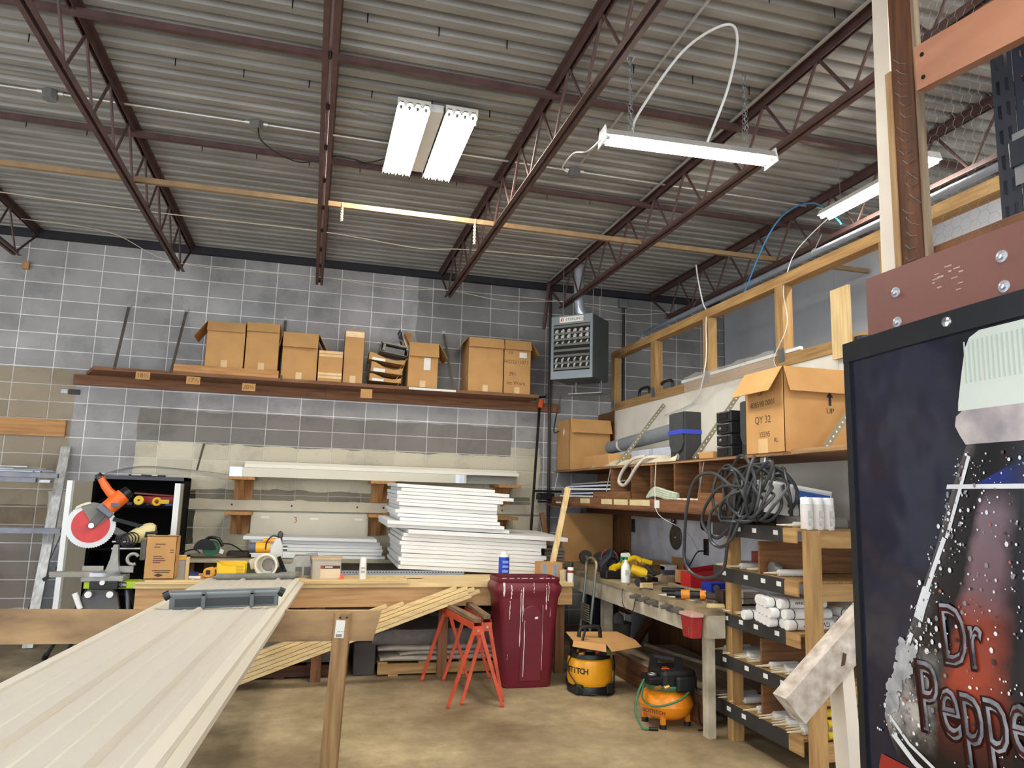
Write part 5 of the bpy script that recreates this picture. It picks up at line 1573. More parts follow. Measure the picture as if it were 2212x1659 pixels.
MB().cyl((cx - .15, cy - .14, .345), (cx - .12, cy - .18, .36), .014, 10).cyl((cx - .16, cy - .12, .36), (cx - .17, cy - .15, .38), .010, 8).obj('coupler', mat('brass', (190, 150, 90), .3, .8, .1), c1, smooth=True)
MB().box((cx + .09, cy - .182, .335), (cx + .168, cy - .1805, .385)).obj('badge', mat('olive_badge', (90, 92, 44), .5, 0, .05), c1)
MB().tube(spline([(cx - .10, cy + .02, .42), (cx - .09, cy + .02, .52), (cx - .05, cy + .02, .545), (cx + .07, cy + .02, .545), (cx + .10, cy + .02, .52), (cx + .11, cy + .02, .42)], 5), .018, 8).obj('carry_handle', BLACK(), c1, smooth=True)
ch = [c for c in 'BOSTITCH']
for i, s in enumerate(ch):
    a = rad(-193 + i * 10.4)
    o_ = V((cx + .2012 * cos(a), cy + .2012 * sin(a), .20))
    text(s, 'lettering', .066, FR(o_, (-sin(a), cos(a), 0), (0, 0, 1)), INK(), tk, .0008, bold=.025)
MB().tube(spline([(cx - .18, cy - .12, .37), (cx - .218, cy - .04, .25), (cx - .205, cy - .075, .15), (cx - .11, cy - .20, .04), (cx + .08, cy - .23, .012), (cx + .2, cy - .1, .012)], 6), .006, 6).tube(spline([(cx + .17, cy - .1, .38), (cx + .215, cy - .06, .25), (cx + .22, cy - .04, .12), (cx + .22, cy - .05, .02)], 6), .007, 6).obj('hose', BLACK(), c1, smooth=True)
MB().tube(spline([(cx - .15, cy - .16, .37), (cx - .12, cy - .12, .44), (cx - .06, cy - .04, .53)], 5), .011, 8).obj('pressure_hose', BLACK(), c1, smooth=True)
cs = thing('cardboard_sheet', 'folded cardboard sheet lying over the yellow compressor', 'cardboard', (cx, cy, .43))
MB().add([(cx - .21, cy - .14, .455), (cx + .08, cy - .18, .425), (cx + .42, cy - .05, .43), (cx + .35, cy + .20, .46), (cx - .16, cy + .2, .47)], [(0, 1, 2, 3, 4)]).obj('sheet', CARD(), cs, solid=.004)
MB().add([(cx - .21, cy - .14, .455), (cx + .08, cy - .18, .425), (cx + .055, cy - .25, .375), (cx - .24, cy - .20, .42)], [(0, 1, 2, 3)]).add([(cx + .085, cy - .18, .425), (cx + .42, cy - .05, .43), (cx + .45, cy - .12, .385), (cx + .12, cy - .22, .37)], [(0, 1, 2, 3)]).obj('bent_flap', CARD(), cs, solid=.004)

cx, cy = 2.76, 5.44
c2 = thing('air_compressor', 'orange pancake air compressor with green hose on the floor by the rack', 'compressor', (cx, cy, 0))
tk = MB().lathe([(.05, .045), (.13, .055), (.185, .095), (.205, .15), (.205, .165), (.185, .225), (.13, .265), (.05, .275)], 32, MX.Translation((cx, cy, 0))).obj('tank', OT, c2, smooth=True)
MB().lathe([(.2065, .15), (.2085, .155), (.2085, .16), (.2065, .165)], 32, MX.Translation((cx, cy, 0))).obj('weld_seam', OT, tk, smooth=True)
for a in (-125, -30, 60, 150):
    p = V((cx + .16 * cos(rad(a)), cy + .16 * sin(rad(a)), 0))
    l = MB().box((p.x - .018, p.y - .012, .02), (p.x + .018, p.y + .012, .12)).obj('leg', OT, c2)
    MB().cyl((p.x, p.y, 0), (p.x, p.y, .03), .026, 12).obj('rubber_foot', BLACK(), l, smooth=True)
b = MB().box((cx - .10, cy - .15, .27), (cx + .19, cy + .14, .42))
b.obj('shroud', BLACK(), c2, bevel=.035)
MB().box((cx + .0, cy - .19, .26), (cx + .17, cy - .14, .38)).obj('motor_cover', BLACK(), c2, bevel=.02)
MB().box((cx - .20, cy - .13, .31), (cx - .08, cy + .05, .37)).obj('gauge_panel', BLKM(), c2, bevel=.015)
MB().tube(arc((cx - .14, cy - .05, .375), .03, 0, 330, 12, (1, 0, 0), (0, 1, 0)), .006, 6, closed=True).obj('gauge_ring', GALV(), c2, smooth=True)
MB().cyl((cx - .17, cy - .16, .30), (cx - .12, cy - .15, .305), .014, 10).cyl((cx - .10, cy - .17, .30), (cx - .06, cy - .17, .31), .016, 10).obj('valve', mat('brass', (190, 150, 90), .3, .8, .1), c2, smooth=True)
MB().prism([(-.035, 0), (.035, 0), (.025, .09), (-.025, .09)], -.02, .02, FR((cx + .06, cy - .09, .41), (1, 0, 0), (0, 0, 1))).prism([(-.03, 0), (.03, 0), (.02, .08), (-.02, .08)], -.02, .02, FR((cx - .06, cy + .09, .41), (1, 0, 0), (0, 0, 1))).bar((cx + .06, cy - .09, .485), (cx - .06, cy + .09, .48), .03, .025).obj('carry_handle', BLACK(), c2)
MB().box((cx - .08, cy - .10, .419), (cx - .02, cy - .085, .4225)).box((cx - .05, cy - .05, .419), (cx - .01, cy - .04, .4225)).obj('warning_sticker', ORG, c2)
text('BOSTITCH', 'lettering', .04, FR((cx - .165, cy - .128, .125), (.61, -.79, 0), (0, 0, 1)), INK(), tk, .0008)
GH = mat('hose_green', (52, 112, 76), .45, 0, .1, 20)
pts = []
for k in range(3):
    pts += [(cx + (.15 + .008 * k) * cos(rad(a)), cy + (.15 + .008 * k) * sin(rad(a)), .272 + .012 * k) for a in range(180, 540, 24)]
hs = MB().tube(pts, .009, 6).tube(spline([(cx + .12, cy - .17, .28), (cx + .0, cy - .215, .22), (cx - .16, cy - .16, .17), (cx - .22, cy - .05, .2), (cx - .20, cy - .03, .3)], 6), .008, 6).tube(spline([(cx - .2, cy - .04, .34), (cx - .27, cy - .07, .24), (cx - .30, cy - .10, .12), (cx - .26, cy - .13, .02), (cx - .21, cy - .15, .014)], 6), .008, 6)
solo(hs, 'air_hose', 'green air hose wound round the orange pancake compressor', 'hose', GH, (cx, cy, .27), smooth=True)
solo(MB().tube([(cx - .215, cy - .148, .014), (cx - .15, cy - .17, .014)], .014, 8), 'hose_end', 'black hose coupling lying on the floor beside the orange tank', 'hose end', BLACK(), (cx - .2, cy - .15, .01), smooth=True)
solo(MB().tube(spline([(cx + .14, cy - .20, .30), (cx + .15, cy - .225, .18), (cx + .17, cy - .21, .07), (cx + .2, cy - .22, .012), (cx + .14, cy - .24, .012)], 6), .006, 6), 'power_lead', 'black power cord hanging down the side of the orange tank', 'cord', BLACK(), (cx + .15, cy - .2, .1), smooth=True)
# ================================================================ right-hand bench
DW = mat('dirty_white_paint', (206, 198, 176), .6, 0, 0, 5, .15, rgb2=(150, 140, 116), detail=9)
DT = mat('dirty_bench_top', (160, 142, 110), .7, 0, 0, 4, .2, rgb2=(104, 90, 68), detail=9)
rbn = thing('side_bench', 'grimy white-painted bench along the partition covered in tools', 'workbench', (3.3, 7, 0))
BX, BZ = 2.88, .90
MB().box((BX - .01, 5.0, .862), (3.02, 9.05, BZ)).box((3.0205, 5.2, .862), (3.86, 9.05, BZ)).obj('bench_top', DT, rbn)
MB().box((BX, 5.0, .70), (BX + .04, 9.05, .862)).obj('front_apron', DW, rbn)
MB().box((BX + .04, 5.0, .70), (3.02, 5.04, .862)).box((3.0, 5.2, .70), (3.86, 5.24, .862)).obj('end_apron', DW, rbn)
MB().box((BX + .01, 5.03, 0), (BX + .07, 5.11, .86)).obj('leg', DW, rbn)
MB().box((BX + .05, 7.10, 0), (BX + .14, 7.2, .70)).obj('leg', DW, rbn)
MB().box((BX + .05, 8.9, 0), (BX + .14, 9.0, .70)).obj('leg', wood('grey', 'z'), rbn)
MB().box((BX + .14, 7.22, 0), (BX + .20, 7.36, .70)).obj('leg', wood('grey', 'z'), rbn)
MB().box((2.98, 5.3, .23), (3.65, 7.0, .262)).obj('lower_shelf', wood('grey', 'y'), rbn)
MB().box((2.99, 5.3, .0), (3.02, 7.0, .23)).obj('shelf_skirt', wood('ply', 'y'), rbn)
MB().box((3.84, 5.25, .0), (3.88, 8.0, .86)).obj('rear_board', wood('ply', 'z'), rbn)
for i, y in enumerate((6.2, 6.02, 5.86, 5.6, 5.42)):
    k = MB().box((BX - .004, y - .06, .80), (BX, y + .06, .87)).obj('tool_hook_plate', mat('hook_steel', (120, 116, 108), .45, .5, .15), rbn)
    MB().prism([(0, 0), (.06, .015), (.06, .03), (0, .045)], -.05, .05, FR((BX - .004, y, .815), (-1, 0, 0), (0, 0, 1))).cyl((BX - .05, y - .02, .83), (BX - .09, y - .02, .835), .008, 8).obj('hook', mat('hook_steel', (120, 116, 108), .45, .5, .15), k)
t = thing('red_holder', 'red plastic holder with a pale rim hung on the end of the grimy bench', 'holder', (2.82, 5.15, .7))
RH = mat('faded_red_plastic', (156, 40, 38), .5, 0, .1)
loft(MB(), [(.09, .13, .015, .69, 2.825, 5.14), (.10, .18, .015, .845, 2.822, 5.14), (.09, .17, .012, .845, 2.822, 5.14), (.08, .12, .012, .70, 2.825, 5.14)]).obj('holder_body', RH, t, smooth=30)
loft(MB(), [(.112, .2, .015, .845, 2.822, 5.14), (.112, .2, .015, .865, 2.822, 5.14), (.09, .17, .012, .865, 2.822, 5.14), (.09, .17, .012, .846, 2.822, 5.14)]).obj('pale_rim', mat('pale_pink', (196, 160, 148), .5, 0, .06), t, smooth=30)
MB().box((2.776, 5.1, .71), (2.7785, 5.108, .83)).obj('silver_strip', GALV(), t)
solo(MB().tube(spline([(2.95, 6.55, .905), (2.86, 6.5, .86), (2.845, 6.45, .74), (2.85, 6.35, .69), (2.855, 6.25, .72), (2.86, 6.22, .80), (2.9, 6.2, .906), (3.0, 6.15, .905)], 6), .004, 6), 'thin_lead', 'thin dark cord looping over the front edge of the grimy bench', 'cord', BLACK(), (2.86, 6.4, .8), smooth=True)

# things on it
t = thing('spray_bottle', 'white spray bottle with a green trigger on the grimy bench', 'bottle', (3.0, 6.74, BZ))
M = MX.Translation((3.0, 6.74, BZ))
MB().lathe([(.044, 0), (.046, .01), (.046, .14), (.038, .165), (.018, .19), (.016, .215)], 20, M).obj('bottle_body', WHITE(), t, smooth=True)
MB().cyl((3.0, 6.74, BZ + .215), (3.0, 6.74, BZ + .24), .019, 12).obj('collar', mat('bright_green', (30, 130, 74), .4, 0, .05), t, smooth=True)
MB().prism([(-.05, .0), (.03, .0), (.045, .02), (.03, .04), (-.045, .035)], -.014, .014, FR((3.0, 6.74, BZ + .24), (1, 0, 0), (0, 0, 1))).obj('spray_head', WHITE(), t)
MB().prism([(-.05, .01), (-.03, .01), (-.03, -.02), (-.045, -.055), (-.06, -.06)], -.008, .008, FR((3.0, 6.74, BZ + .24), (1, 0, 0), (0, 0, 1))).obj('trigger', mat('bright_green', (30, 130, 74), .4, 0, .05), t)
MB().box((2.975, 6.6935, BZ + .07), (3.03, 6.695, BZ + .12)).obj('print', mat('pale_print', (196, 196, 190), .6, 0, .2, 60), t)
t = thing('yellow_power_tool', 'yellow and black handheld power tool lying behind the spray bottle', 'tool', (3.2, 7.1, BZ))
MB().tube(spline([(3.02, 7.05, BZ + .10), (3.12, 7.1, BZ + .14), (3.26, 7.12, BZ + .20), (3.33, 7.1, BZ + .17)], 5), [.032] * 6 + [.028] * 10, 10).obj('handle', YEL(), t, smooth=True)
MB().cyl((2.98, 7.03, BZ + .09), (3.03, 7.06, BZ + .11), .04, 12).obj('yellow_cap', YEL(), t, smooth=True)
MB().cyl((3.30, 7.0, BZ + .185), (3.39, 6.98, BZ + .16), .025, 10).obj('yellow_nose', YEL(), t, smooth=True)
MB().box((2.90, 7.0, BZ), (3.10, 7.16, BZ + .085)).obj('battery_base', BLACK(), t, bevel=.015)
MB().cyl((3.22, 7.1, BZ + .09), (3.36, 7.02, BZ + .05), .05, 12).obj('motor', YEL(), t, smooth=True)
MB().bar((3.34, 7.02, BZ + .14), (3.42, 6.96, BZ + .04), .05, .04).obj('black_grip', BLACK(), t, bevel=.01)
t = thing('black_blower', 'black power tool with a tapering top behind the yellow tool', 'tool', (3.2, 7.6, BZ))
MB().prism([(-.13, 0), (.13, 0), (.14, .08), (.03, .19), (.02, .25), (-.02, .25), (-.03, .19), (-.14, .08)], -.06, .06, FR((3.22, 7.65, BZ), (1, 0, 0), (0, 0, 1))).obj('body', mat('charcoal', (46, 48, 54), .5, 0, .1), t, bevel=.015)
MB().tube(arc((3.22, 7.58, BZ + .10), .06, 0, 330, 14), .012, 6, closed=True).obj('grip_loop', BLACK(), t, smooth=True)
for i, (x, y, r, lb) in enumerate(((3.30, 8.6, .085, 'dark wheel lying on its rim at the far end of the grimy bench'), (3.42, 8.45, .08, 'second dark wheel, in front of the first at the far end of the grimy bench'))):
    t = thing('wheel', lb, 'wheel', (x, y, BZ + r), group='wheels on the side bench')
    Mw = MX.Translation((x, y, BZ + r)) @ MX.Rotation(rad(80), 4, 'X')
    MB(Mw).lathe([(r * .6, -.022), (r * .95, -.02), (r, 0), (r * .95, .02), (r * .6, .022)], 20).obj('tyre', mat('rubber_grey', (58, 58, 56), .7, 0, .1), t, smooth=True)
    MB(Mw).lathe([(.022, -.026), (.022, .03)], 12).obj('hub', GALV(), t, smooth=True)
b = MB()
random.seed(31)
for i in range(9):
    b.tube(spline([(3.5 + random.uniform(-.1, .1), 8.2 + random.uniform(-.1, .1), BZ + .02), (3.5 + random.uniform(-.15, .15), 8.2, BZ + random.uniform(.1, .2)), (3.6 + random.uniform(-.1, .1), 8.1, BZ + .1), (3.55 + random.uniform(-.2, .2), 8.15, BZ + .02)], 5), .007, 6)
solo(b, 'wire_tangle', 'tangle of dark wires beside the wheels', 'wires', BLACK(), (3.5, 8.2, BZ), smooth=True)
solo(MB().tube(arc((3.36, 8.0, BZ + .12), .10, 0, 350, 20, (1, 0, 0), (0, .3, 1)), .007, 6, closed=True), 'red_wire_loop', 'loop of pinkish red wire standing behind the black blower', 'wire', mat('pink_wire', (190, 70, 96), .4, 0, .05), (3.36, 8, BZ), smooth=True)
carton('cardboard_box', 3.50, 3.82, 7.55, 7.85, BZ, BZ + .13, 'low open brown box at the wall behind the yellow power tool', 'f20:.1', tape=False)
t = thing('parts_carton', 'small white and dark carton standing by the low open box', 'box', (3.7, 7.2, BZ))
MB().box((3.62, 7.15, BZ), (3.76, 7.25, BZ + .11)).obj('carton_body', mat('navy_grey', (96, 98, 112), .6, 0, .1), t)
MB().box((3.62, 7.149, BZ + .075), (3.76, 7.251, BZ + .125)).obj('white_top', LABEL(), t)
solo(MB().box((3.78, 7.05, BZ), (3.80, 7.3, BZ + .2)), 'card_sheet', 'brown card panel upright behind the white and dark carton', 'card', CARDD(), (3.79, 7.2, BZ))
solo(MB().add([(3.36, 7.0, BZ + .002), (3.58, 6.9, BZ + .002), (3.52, 6.7, BZ + .002), (3.34, 6.8, BZ + .002), (3.44, 6.85, BZ + .075), (3.5, 6.9, BZ + .05), (3.40, 6.78, BZ + .04)],
              [(0, 1, 5, 4), (1, 2, 5), (2, 3, 6), (3, 0, 4, 6), (4, 5, 2, 6), (0, 3, 2, 1)]), 'work_glove', 'crumpled grey work glove on the bench', 'glove', mat('glove_grey', (150, 136, 116), .95, 0, .1, 12, .2), (3.44, 6.85, BZ), bevel=.01)
solo(MB().box((3.36, 6.60, BZ), (3.52, 6.72, BZ + .07)), 'small_wood_box', 'small grey-brown wooden box in front of the glove', 'wood box', wood('grey', 'y'), (3.4, 6.65, BZ), bevel=.004)
t = thing('orange_block', 'orange wooden block standing on a black base', 'block', (3.47, 6.5, BZ))
MB().box((3.43, 6.46, BZ + .025), (3.53, 6.56, BZ + .14)).obj('block', wood('orange', 'z'), t, bevel=.003)
MB().box((3.44, 6.47, BZ), (3.52, 6.55, BZ + .025)).obj('base', BLACK(), t)
solo(MB().box((2.96, 6.28, BZ), (3.065, 6.34, BZ + .045)), 'wood_offcut', 'small pale block of wood near the bench edge', 'wood block', wood('pale', 'x'), (3, 6.3, BZ), bevel=.004)
t = thing('angle_grinder', 'dark yellow-marked grinder lying beside the pale block', 'tool', (3.1, 6.55, BZ))
MB().cyl((2.98, 6.42, BZ + .04), (3.17, 6.58, BZ + .05), .036, 12).obj('body', BLACK(), t, smooth=True)
MB().cyl((3.06, 6.49, BZ + .047), (3.10, 6.53, BZ + .05), .039, 12).obj('yellow_band', mat('dull_yellow', (160, 140, 50), .5, 0, .1), t, smooth=True)
MB().cyl((3.17, 6.58, BZ + .05), (3.26, 6.60, BZ + .04), .022, 10).obj('neck', BLKM(), t, smooth=True)
t = thing('red_bin', 'red plastic parts bin by the partition with its high back to the wall', 'bin', (3.62, 6.4, BZ))
RD = mat('bin_red', (186, 36, 42), .4, 0, .06)
MB().prism([(0, 0), (.42, 0), (.42, .185), (.3, .17), (0, .13)], 0, .006, FR((3.44, 6.28, BZ), (1, 0, 0), (0, 0, 1))).prism([(0, 0), (.42, 0), (.42, .185), (.3, .17), (0, .13)], 0, .006, FR((3.44, 6.58, BZ), (1, 0, 0), (0, 0, 1))).box((3.44, 6.28, BZ), (3.86, 6.58, BZ + .006)).box((3.44, 6.28, BZ), (3.446, 6.58, BZ + .13)).box((3.852, 6.28, BZ), (3.858, 6.58, BZ + .185)).obj('bin_shell', RD, t)
t = thing('glue_bottle', 'white glue bottle with a red pointed cap behind the red bin', 'bottle', (3.62, 6.75, BZ))
MB().lathe([(.03, 0), (.032, .08), (.022, .11), (.016, .115)], 14, MX.Translation((3.62, 6.75, BZ))).obj('bottle_body', WHITE(), t, smooth=True)
MB().lathe([(.018, .115), (.02, .13), (.006, .165)], 12, MX.Translation((3.62, 6.75, BZ))).obj('cap', RD, t, smooth=True)
t = thing('blue_box', 'blue box with a yellow strip lying against the rack post', 'box', (3.6, 5.9, BZ))
MB().box((3.42, 5.88, BZ), (3.62, 6.05, BZ + .09)).obj('box_body', mat('deep_blue', (28, 52, 160), .45, 0, .06), t, bevel=.004)
MB().lathe([(.03, 0), (.03, .002)], 16, FR((3.47, 5.878, BZ + .045), (1, 0, 0), (0, 0, 1))).obj('grey_disc', mat('disc_grey', (120, 124, 134), .5, 0, .05), t)
solo(MB().box((3.42, 5.62, BZ + .0), (3.62, 5.72, BZ + .06)), 'yellow_pack', 'flat yellow pack in front of the blue box', 'pack', mat('pack_yellow', (226, 184, 40), .5, 0, .06), (3.5, 5.65, BZ), bevel=.004)
for i, z in enumerate((0, .055)):
    solo(MB().box((3.30, 5.20, BZ + z), (3.46, 5.34, BZ + z + .05)), 'clear_case', 'cloudy plastic case by the rack post, %s of two' % ('lower', 'upper')[i], 'case', mat('case_cloudy', (190, 178, 166), .3, 0, .06), (3.4, 5.25, BZ + z), bevel=.004)
solo(MB().add([(2.90, 5.85, BZ + .002), (3.02, 5.48, BZ + .002), (3.22, 5.56, BZ + .002), (3.12, 5.95, BZ + .002), (2.90, 5.85, BZ + .005), (3.02, 5.48, BZ + .005), (3.22, 5.56, BZ + .005), (3.12, 5.95, BZ + .005)],
              [(0, 3, 2, 1), (4, 5, 6, 7), (0, 1, 5, 4), (1, 2, 6, 5), (2, 3, 7, 6), (3, 0, 4, 7)]), 'paper_sheet', 'white sheet of paper lying under the orange drill', 'paper', LABEL(), (3.06, 5.7, BZ))
t = thing('orange_drill', 'orange and black drill lying on the white paper', 'drill', (3.05, 5.55, BZ))
MB().cyl((2.93, 5.60, BZ + .04), (3.14, 5.48, BZ + .045), .032, 12).obj('body', BLACK(), t, smooth=True)
MB().cyl((2.97, 5.577, BZ + .041), (3.03, 5.543, BZ + .043), .038, 12).cyl((3.10, 5.503, BZ + .044), (3.14, 5.48, BZ + .045), .037, 12).obj('orange_collar', mat('tool_amber', (232, 142, 40), .4, 0, .06), t, smooth=True)
MB().cyl((2.87, 5.635, BZ + .038), (2.93, 5.60, BZ + .04), .018, 10).obj('chuck', BLKM(), t, smooth=True)
MB().bar((3.13, 5.48, BZ + .045), (3.22, 5.36, BZ + .04), .05, .05).box((3.17, 5.28, BZ), (3.29, 5.40, BZ + .10)).obj('battery_grip', mat('brown_black', (52, 38, 28), .5, 0, .1), t, bevel=.01)
solo(MB().cyl((3.02, 6.02, BZ + .022), (3.2, 5.96, BZ + .022), .02, 12), 'black_tube', 'short black tube lying beside the white paper', 'tube', BLACK(), (3.1, 6, BZ), smooth=True)
solo(MB().box((3.22, 5.55, BZ), (3.26, 6.3, BZ + .05)), 'wood_rail', 'old grey wood rail lying along the bench in front of the red bin', 'wood rail', wood('grey', 'y'), (3.24, 5.9, BZ), bevel=.003)
b = MB()
random.seed(77)
for i in range(30):
    b.cbox((random.uniform(3.0, 3.75), random.uniform(5.1, 8.2), BZ + .008), (random.uniform(.02, .06), random.uniform(.02, .06), .016))
solo(b, 'bench_scraps', 'scattered small scraps on the grimy bench top', 'scraps', wood('grey', 'x'), (3.3, 6.5, BZ))['kind'] = 'stuff'
# hand truck leaning on the bench
ht = thing('hand_truck', 'grey tubular hand truck leaning against the far part of the grimy bench', 'hand truck', (2.78, 7.3, 0))
HT = mat('truck_grey', (122, 128, 122), .4, .5, .1)
for y in (7.02, 7.28):
    MB().tube([(2.72, y + .03, .02), (2.80, y, .95)], .015, 8).obj('side_rail', HT, ht, smooth=True)
MB().tube(spline([(2.80, 7.02, .95), (2.808, 7.02, 1.05), (2.81, 7.1, 1.09), (2.81, 7.2, 1.09), (2.808, 7.28, 1.05), (2.80, 7.28, .95)], 4), .015, 8).obj('top_handle', mat('truck_worn', (150, 138, 108), .35, .6, .1), ht, smooth=True)
b = MB()
for i in range(8):
    b.bar((2.742, 7.04, .64 - i * .022), (2.742, 7.27, .64 - i * .022), .006, .012)
b.obj('back_plate', mat('plate_tan', (150, 142, 116), .5, .3, .1), ht)
MB().box((2.56, 7.03, .005), (2.74, 7.30, .015)).obj('toe_plate', HT, ht)
for y in (6.97, 7.36):
    MB().lathe([(.07, -.02), (.085, -.015), (.085, .015), (.07, .02)], 18, MX.Translation((2.79, y, .086)) @ MX.Rotation(rad(90), 4, 'X')).obj('wheel', BLACK(), ht, smooth=True)
# things under the bench
t = thing('paint_bucket', 'old whitish bucket in the dark under the grimy bench', 'bucket', (3.4, 7.9, 0))
MB().lathe([(.12, 0), (.14, .34), (.148, .34), (.148, .36), (.136, .36), (.118, .01)], 20, MX.Translation((3.36, 7.75, .0))).obj('bucket_body', mat('bucket_grey', (132, 128, 116), .5, 0, .1), t, smooth=30)
MB().lathe([(.07, .3), (.06, .42), (.02, .46)], 10, MX.Translation((3.36, 7.75, .0))).obj('rag', mat('rag_white', (176, 172, 164), .9, 0, .1), t, smooth=True)
solo(MB().box((3.2, 8.05, 0), (3.5, 8.3, .6)), 'stored_sheet', 'dark blue-grey panel stored under the grimy bench', 'panel', mat('dark_navy', (34, 40, 58), .6, 0, .2), (3.3, 8.2, 0), bevel=.01)
solo(MB().bar((3.3, 6.95, .28), (3.62, 5.4, .28), .03, .03), 'pale_stick', 'thin pale stick lying on the low shelf under the bench', 'stick', wood('grey', 'y'), (3.4, 6.2, .265))
solo(MB().bar((3.4, 7.6, .0), (3.42, 6.9, .66), .09, .04, (1, 0, 0)), 'dark_timber', 'dark timber propped diagonally under the grimy bench', 'timber', wood('dark', 'y'), (3.4, 7.3, 0))
# big cardboard sheet standing at the far end of the bench
solo(MB().box((3.12, 8.95, BZ), (3.80, 8.99, 1.50)).box((3.38, 8.948, BZ), (3.50, 8.95, 1.08)), 'flat_carton', 'large flat cardboard carton standing upright at the far end of the bench', 'cardboard', CARD(), (3.45, 8.97, BZ))
b = MB()
solo(MB().bar((2.98, 9.0, .9), (2.86, 9.02, 1.5), .06, .03, (0, 1, 0)), 'timber_stick', 'weathered brown stick leaning at the corner beside the cardboard panel', 'timber', wood('brown', 'z'), (2.95, 9.0, .9))
# on the white backing board
for i, (y, z, r, lb) in enumerate(((7.40, 1.30, .135, 'large round saw blade hanging on the white backing board'), (7.44, 1.475, .055, 'small black grinding disc hung above the large saw blade'), (6.80, 1.46, .06, 'small black grinding disc hung nearer to the cord bundle'))):
    t = thing('round_disc', lb, 'saw blade' if i == 0 else 'grinding disc', (3.87, y, z))
    Md = MX.Translation((3.878, y, z)) @ MX.Rotation(rad(-90), 4, 'Y')
    m_ = mat('dull_blade', (92, 90, 88), .35, .7, .15) if i == 0 else BLACK()
    MB(Md).lathe([(r * .97, 0), (r, .003), (r * .97, .006)], 36).obj('disc', m_, t, smooth=30)
    MB(Md).tube(arc((0, 0, .008), .014 if i == 0 else .016, 0, 340, 14, (1, 0, 0), (0, 1, 0)), .004, 5, closed=True).obj('bore_ring', CHROME(), t, smooth=True)
    MB(Md).cyl((0, 0, -.006), (0, 0, .012), .008, 8).obj('nail', GALV(), t)
for y, z, lb in ((8.50, 1.375, 'black wall outlet plate by the plywood strip'), (6.76, 1.24, 'black wall outlet plate with a cord plugged in')):
    t = thing('wall_outlet', lb, 'outlet', (3.88, y, z))
    MB().box((3.872, y - .04, z - .08), (3.888, y + .04, z + .08)).obj('plate', BLACK(), t, bevel=.004)
    MB().box((3.868, y - .02, z - .05), (3.872, y + .02, z - .01)).box((3.868, y - .02, z + .01), (3.872, y + .02, z + .05)).obj('socket', BLKM(), t)
solo(MB().tube(spline([(3.865, 6.76, 1.2), (3.83, 6.85, 1.18), (3.80, 6.95, 1.05), (3.75, 7.05, .95), (3.7, 7.1, .907)], 6), .007, 6), 'power_lead', 'black cord plugged into the outlet and trailing to the bench', 'cord', BLACK(), (3.85, 6.8, 1.2), smooth=True)

# ================================================================ hanging shelves on the partition
us = thing('upper_shelf', 'brown upper shelf on the partition holding cartons and speakers', 'shelf', (3.5, 6.8, 2.03))
MB().box((3.2, 3.2, 2.025), (3.885, 9.55, 2.05)).obj('shelf_board', wood('brown', 'y'), us)
MB().box((3.19, 3.2, 2.03), (3.205, 4.4, 2.062)).box((3.19, 4.5, 2.028), (3.202, 9.5, 2.04)).obj('edge_strip', wood('beam', 'y'), us)
for i, (y0, y1, zt) in enumerate(((7.45, 7.63, 2.78), (5.79, 5.95, 2.80), (4.08, 4.25, 2.72))):
    a, b_ = V((3.215, y0, 2.052)), V((3.865, y1, zt))
    s = MB().bar(a, b_, .045, .004, (0, 1, 0)).obj('slotted_strut', mat('slotted_olive', (150, 144, 124), .4, .5, .1), us)
    h_ = MB()
    d = (b_ - a).normalized()
    n_ = d.cross(V((0, 1, 0))).normalized()
    for k in range(20):
        c = a.lerp(b_, (k + .5) / 20)
        sd = d.cross(V((0, 1, 0))).normalized()
        for q in (.0045, -.0045):
            pp = c + V((0, -.0028, 0)) + sd * 0
        h_.prism([(.009 * cos(rad(x)), .007 * sin(rad(x))) for x in range(0, 360, 60)], -.0005, .0005, FR(c + V((0, -.0032, 0)), d, sd))
    h_.obj('strut_holes', LABEL(), s)['kind'] = 'stuff'
ls = thing('lower_shelf', 'dark brown lower shelf with pigeonhole dividers hung below the upper shelf', 'shelf', (3.5, 7, 1.6))
MB().box((3.1, 5.0, 1.585), (3.885, 9.6, 1.612)).obj('shelf_board', wood('brown', 'y'), ls)
MB().box((3.09, 5.0, 1.60), (3.10, 9.4, 1.70)).obj('front_lip', wood('brown', 'y'), ls)
MB().box((3.86, 5.0, 1.50), (3.885, 9.1, 1.585)).box((3.5, 5.0, 1.51), (3.54, 9.1, 1.585)).obj('support_rail', wood('dark', 'y'), ls)
for y in (7.60, 7.05, 6.60, 6.12, 5.66):
    MB().box((3.2, y - .012, 1.612), (3.88, y + .012, 2.024)).obj('divider', wood('ply', 'x'), ls)
MB().box((3.868, 5.7, 1.612), (3.884, 9.5, 2.024)).obj('back_panel', wood('ply', 'y'), ls)
MB().box((3.13, 6.95, 1.612), (3.145, 7.95, 1.77)).box((3.13, 5.0, 1.612), (3.145, 5.58, 1.76)).obj('low_front', wood('ply', 'y'), ls)
for y in (9.42, 7.62, 5.60):
    MB().cyl((3.12, y, 1.59), (3.21, y, 2.05), .006, 6).obj('hanging_rod', GALV(), ls)
for y0, y1 in ((7.95, 8.25), (7.3, 7.6), (6.9, 7.25), (6.4, 6.85)):
    MB().box((3.0885, y0, 1.635), (3.0895, y1, 1.69)).obj('masking_tape', mat('masking', (212, 196, 150), .7, 0, .08, 9), ls)
MB().box((3.0885, 6.2, 1.62), (3.0895, 6.3, 1.69)).obj('paper_tag', LABEL(), ls)
carton('cardboard_box', 3.23, 3.80, 9.05, 9.55, 2.052, 2.72, 'tall carton at the far end of the upper shelf with its front flap down', 'f68:.2', tape=False)
cc = thing('carton_sticker', 'white diamond sticker on the side of the far tall carton', 'sticker', (3.228, 9.3, 2.62))
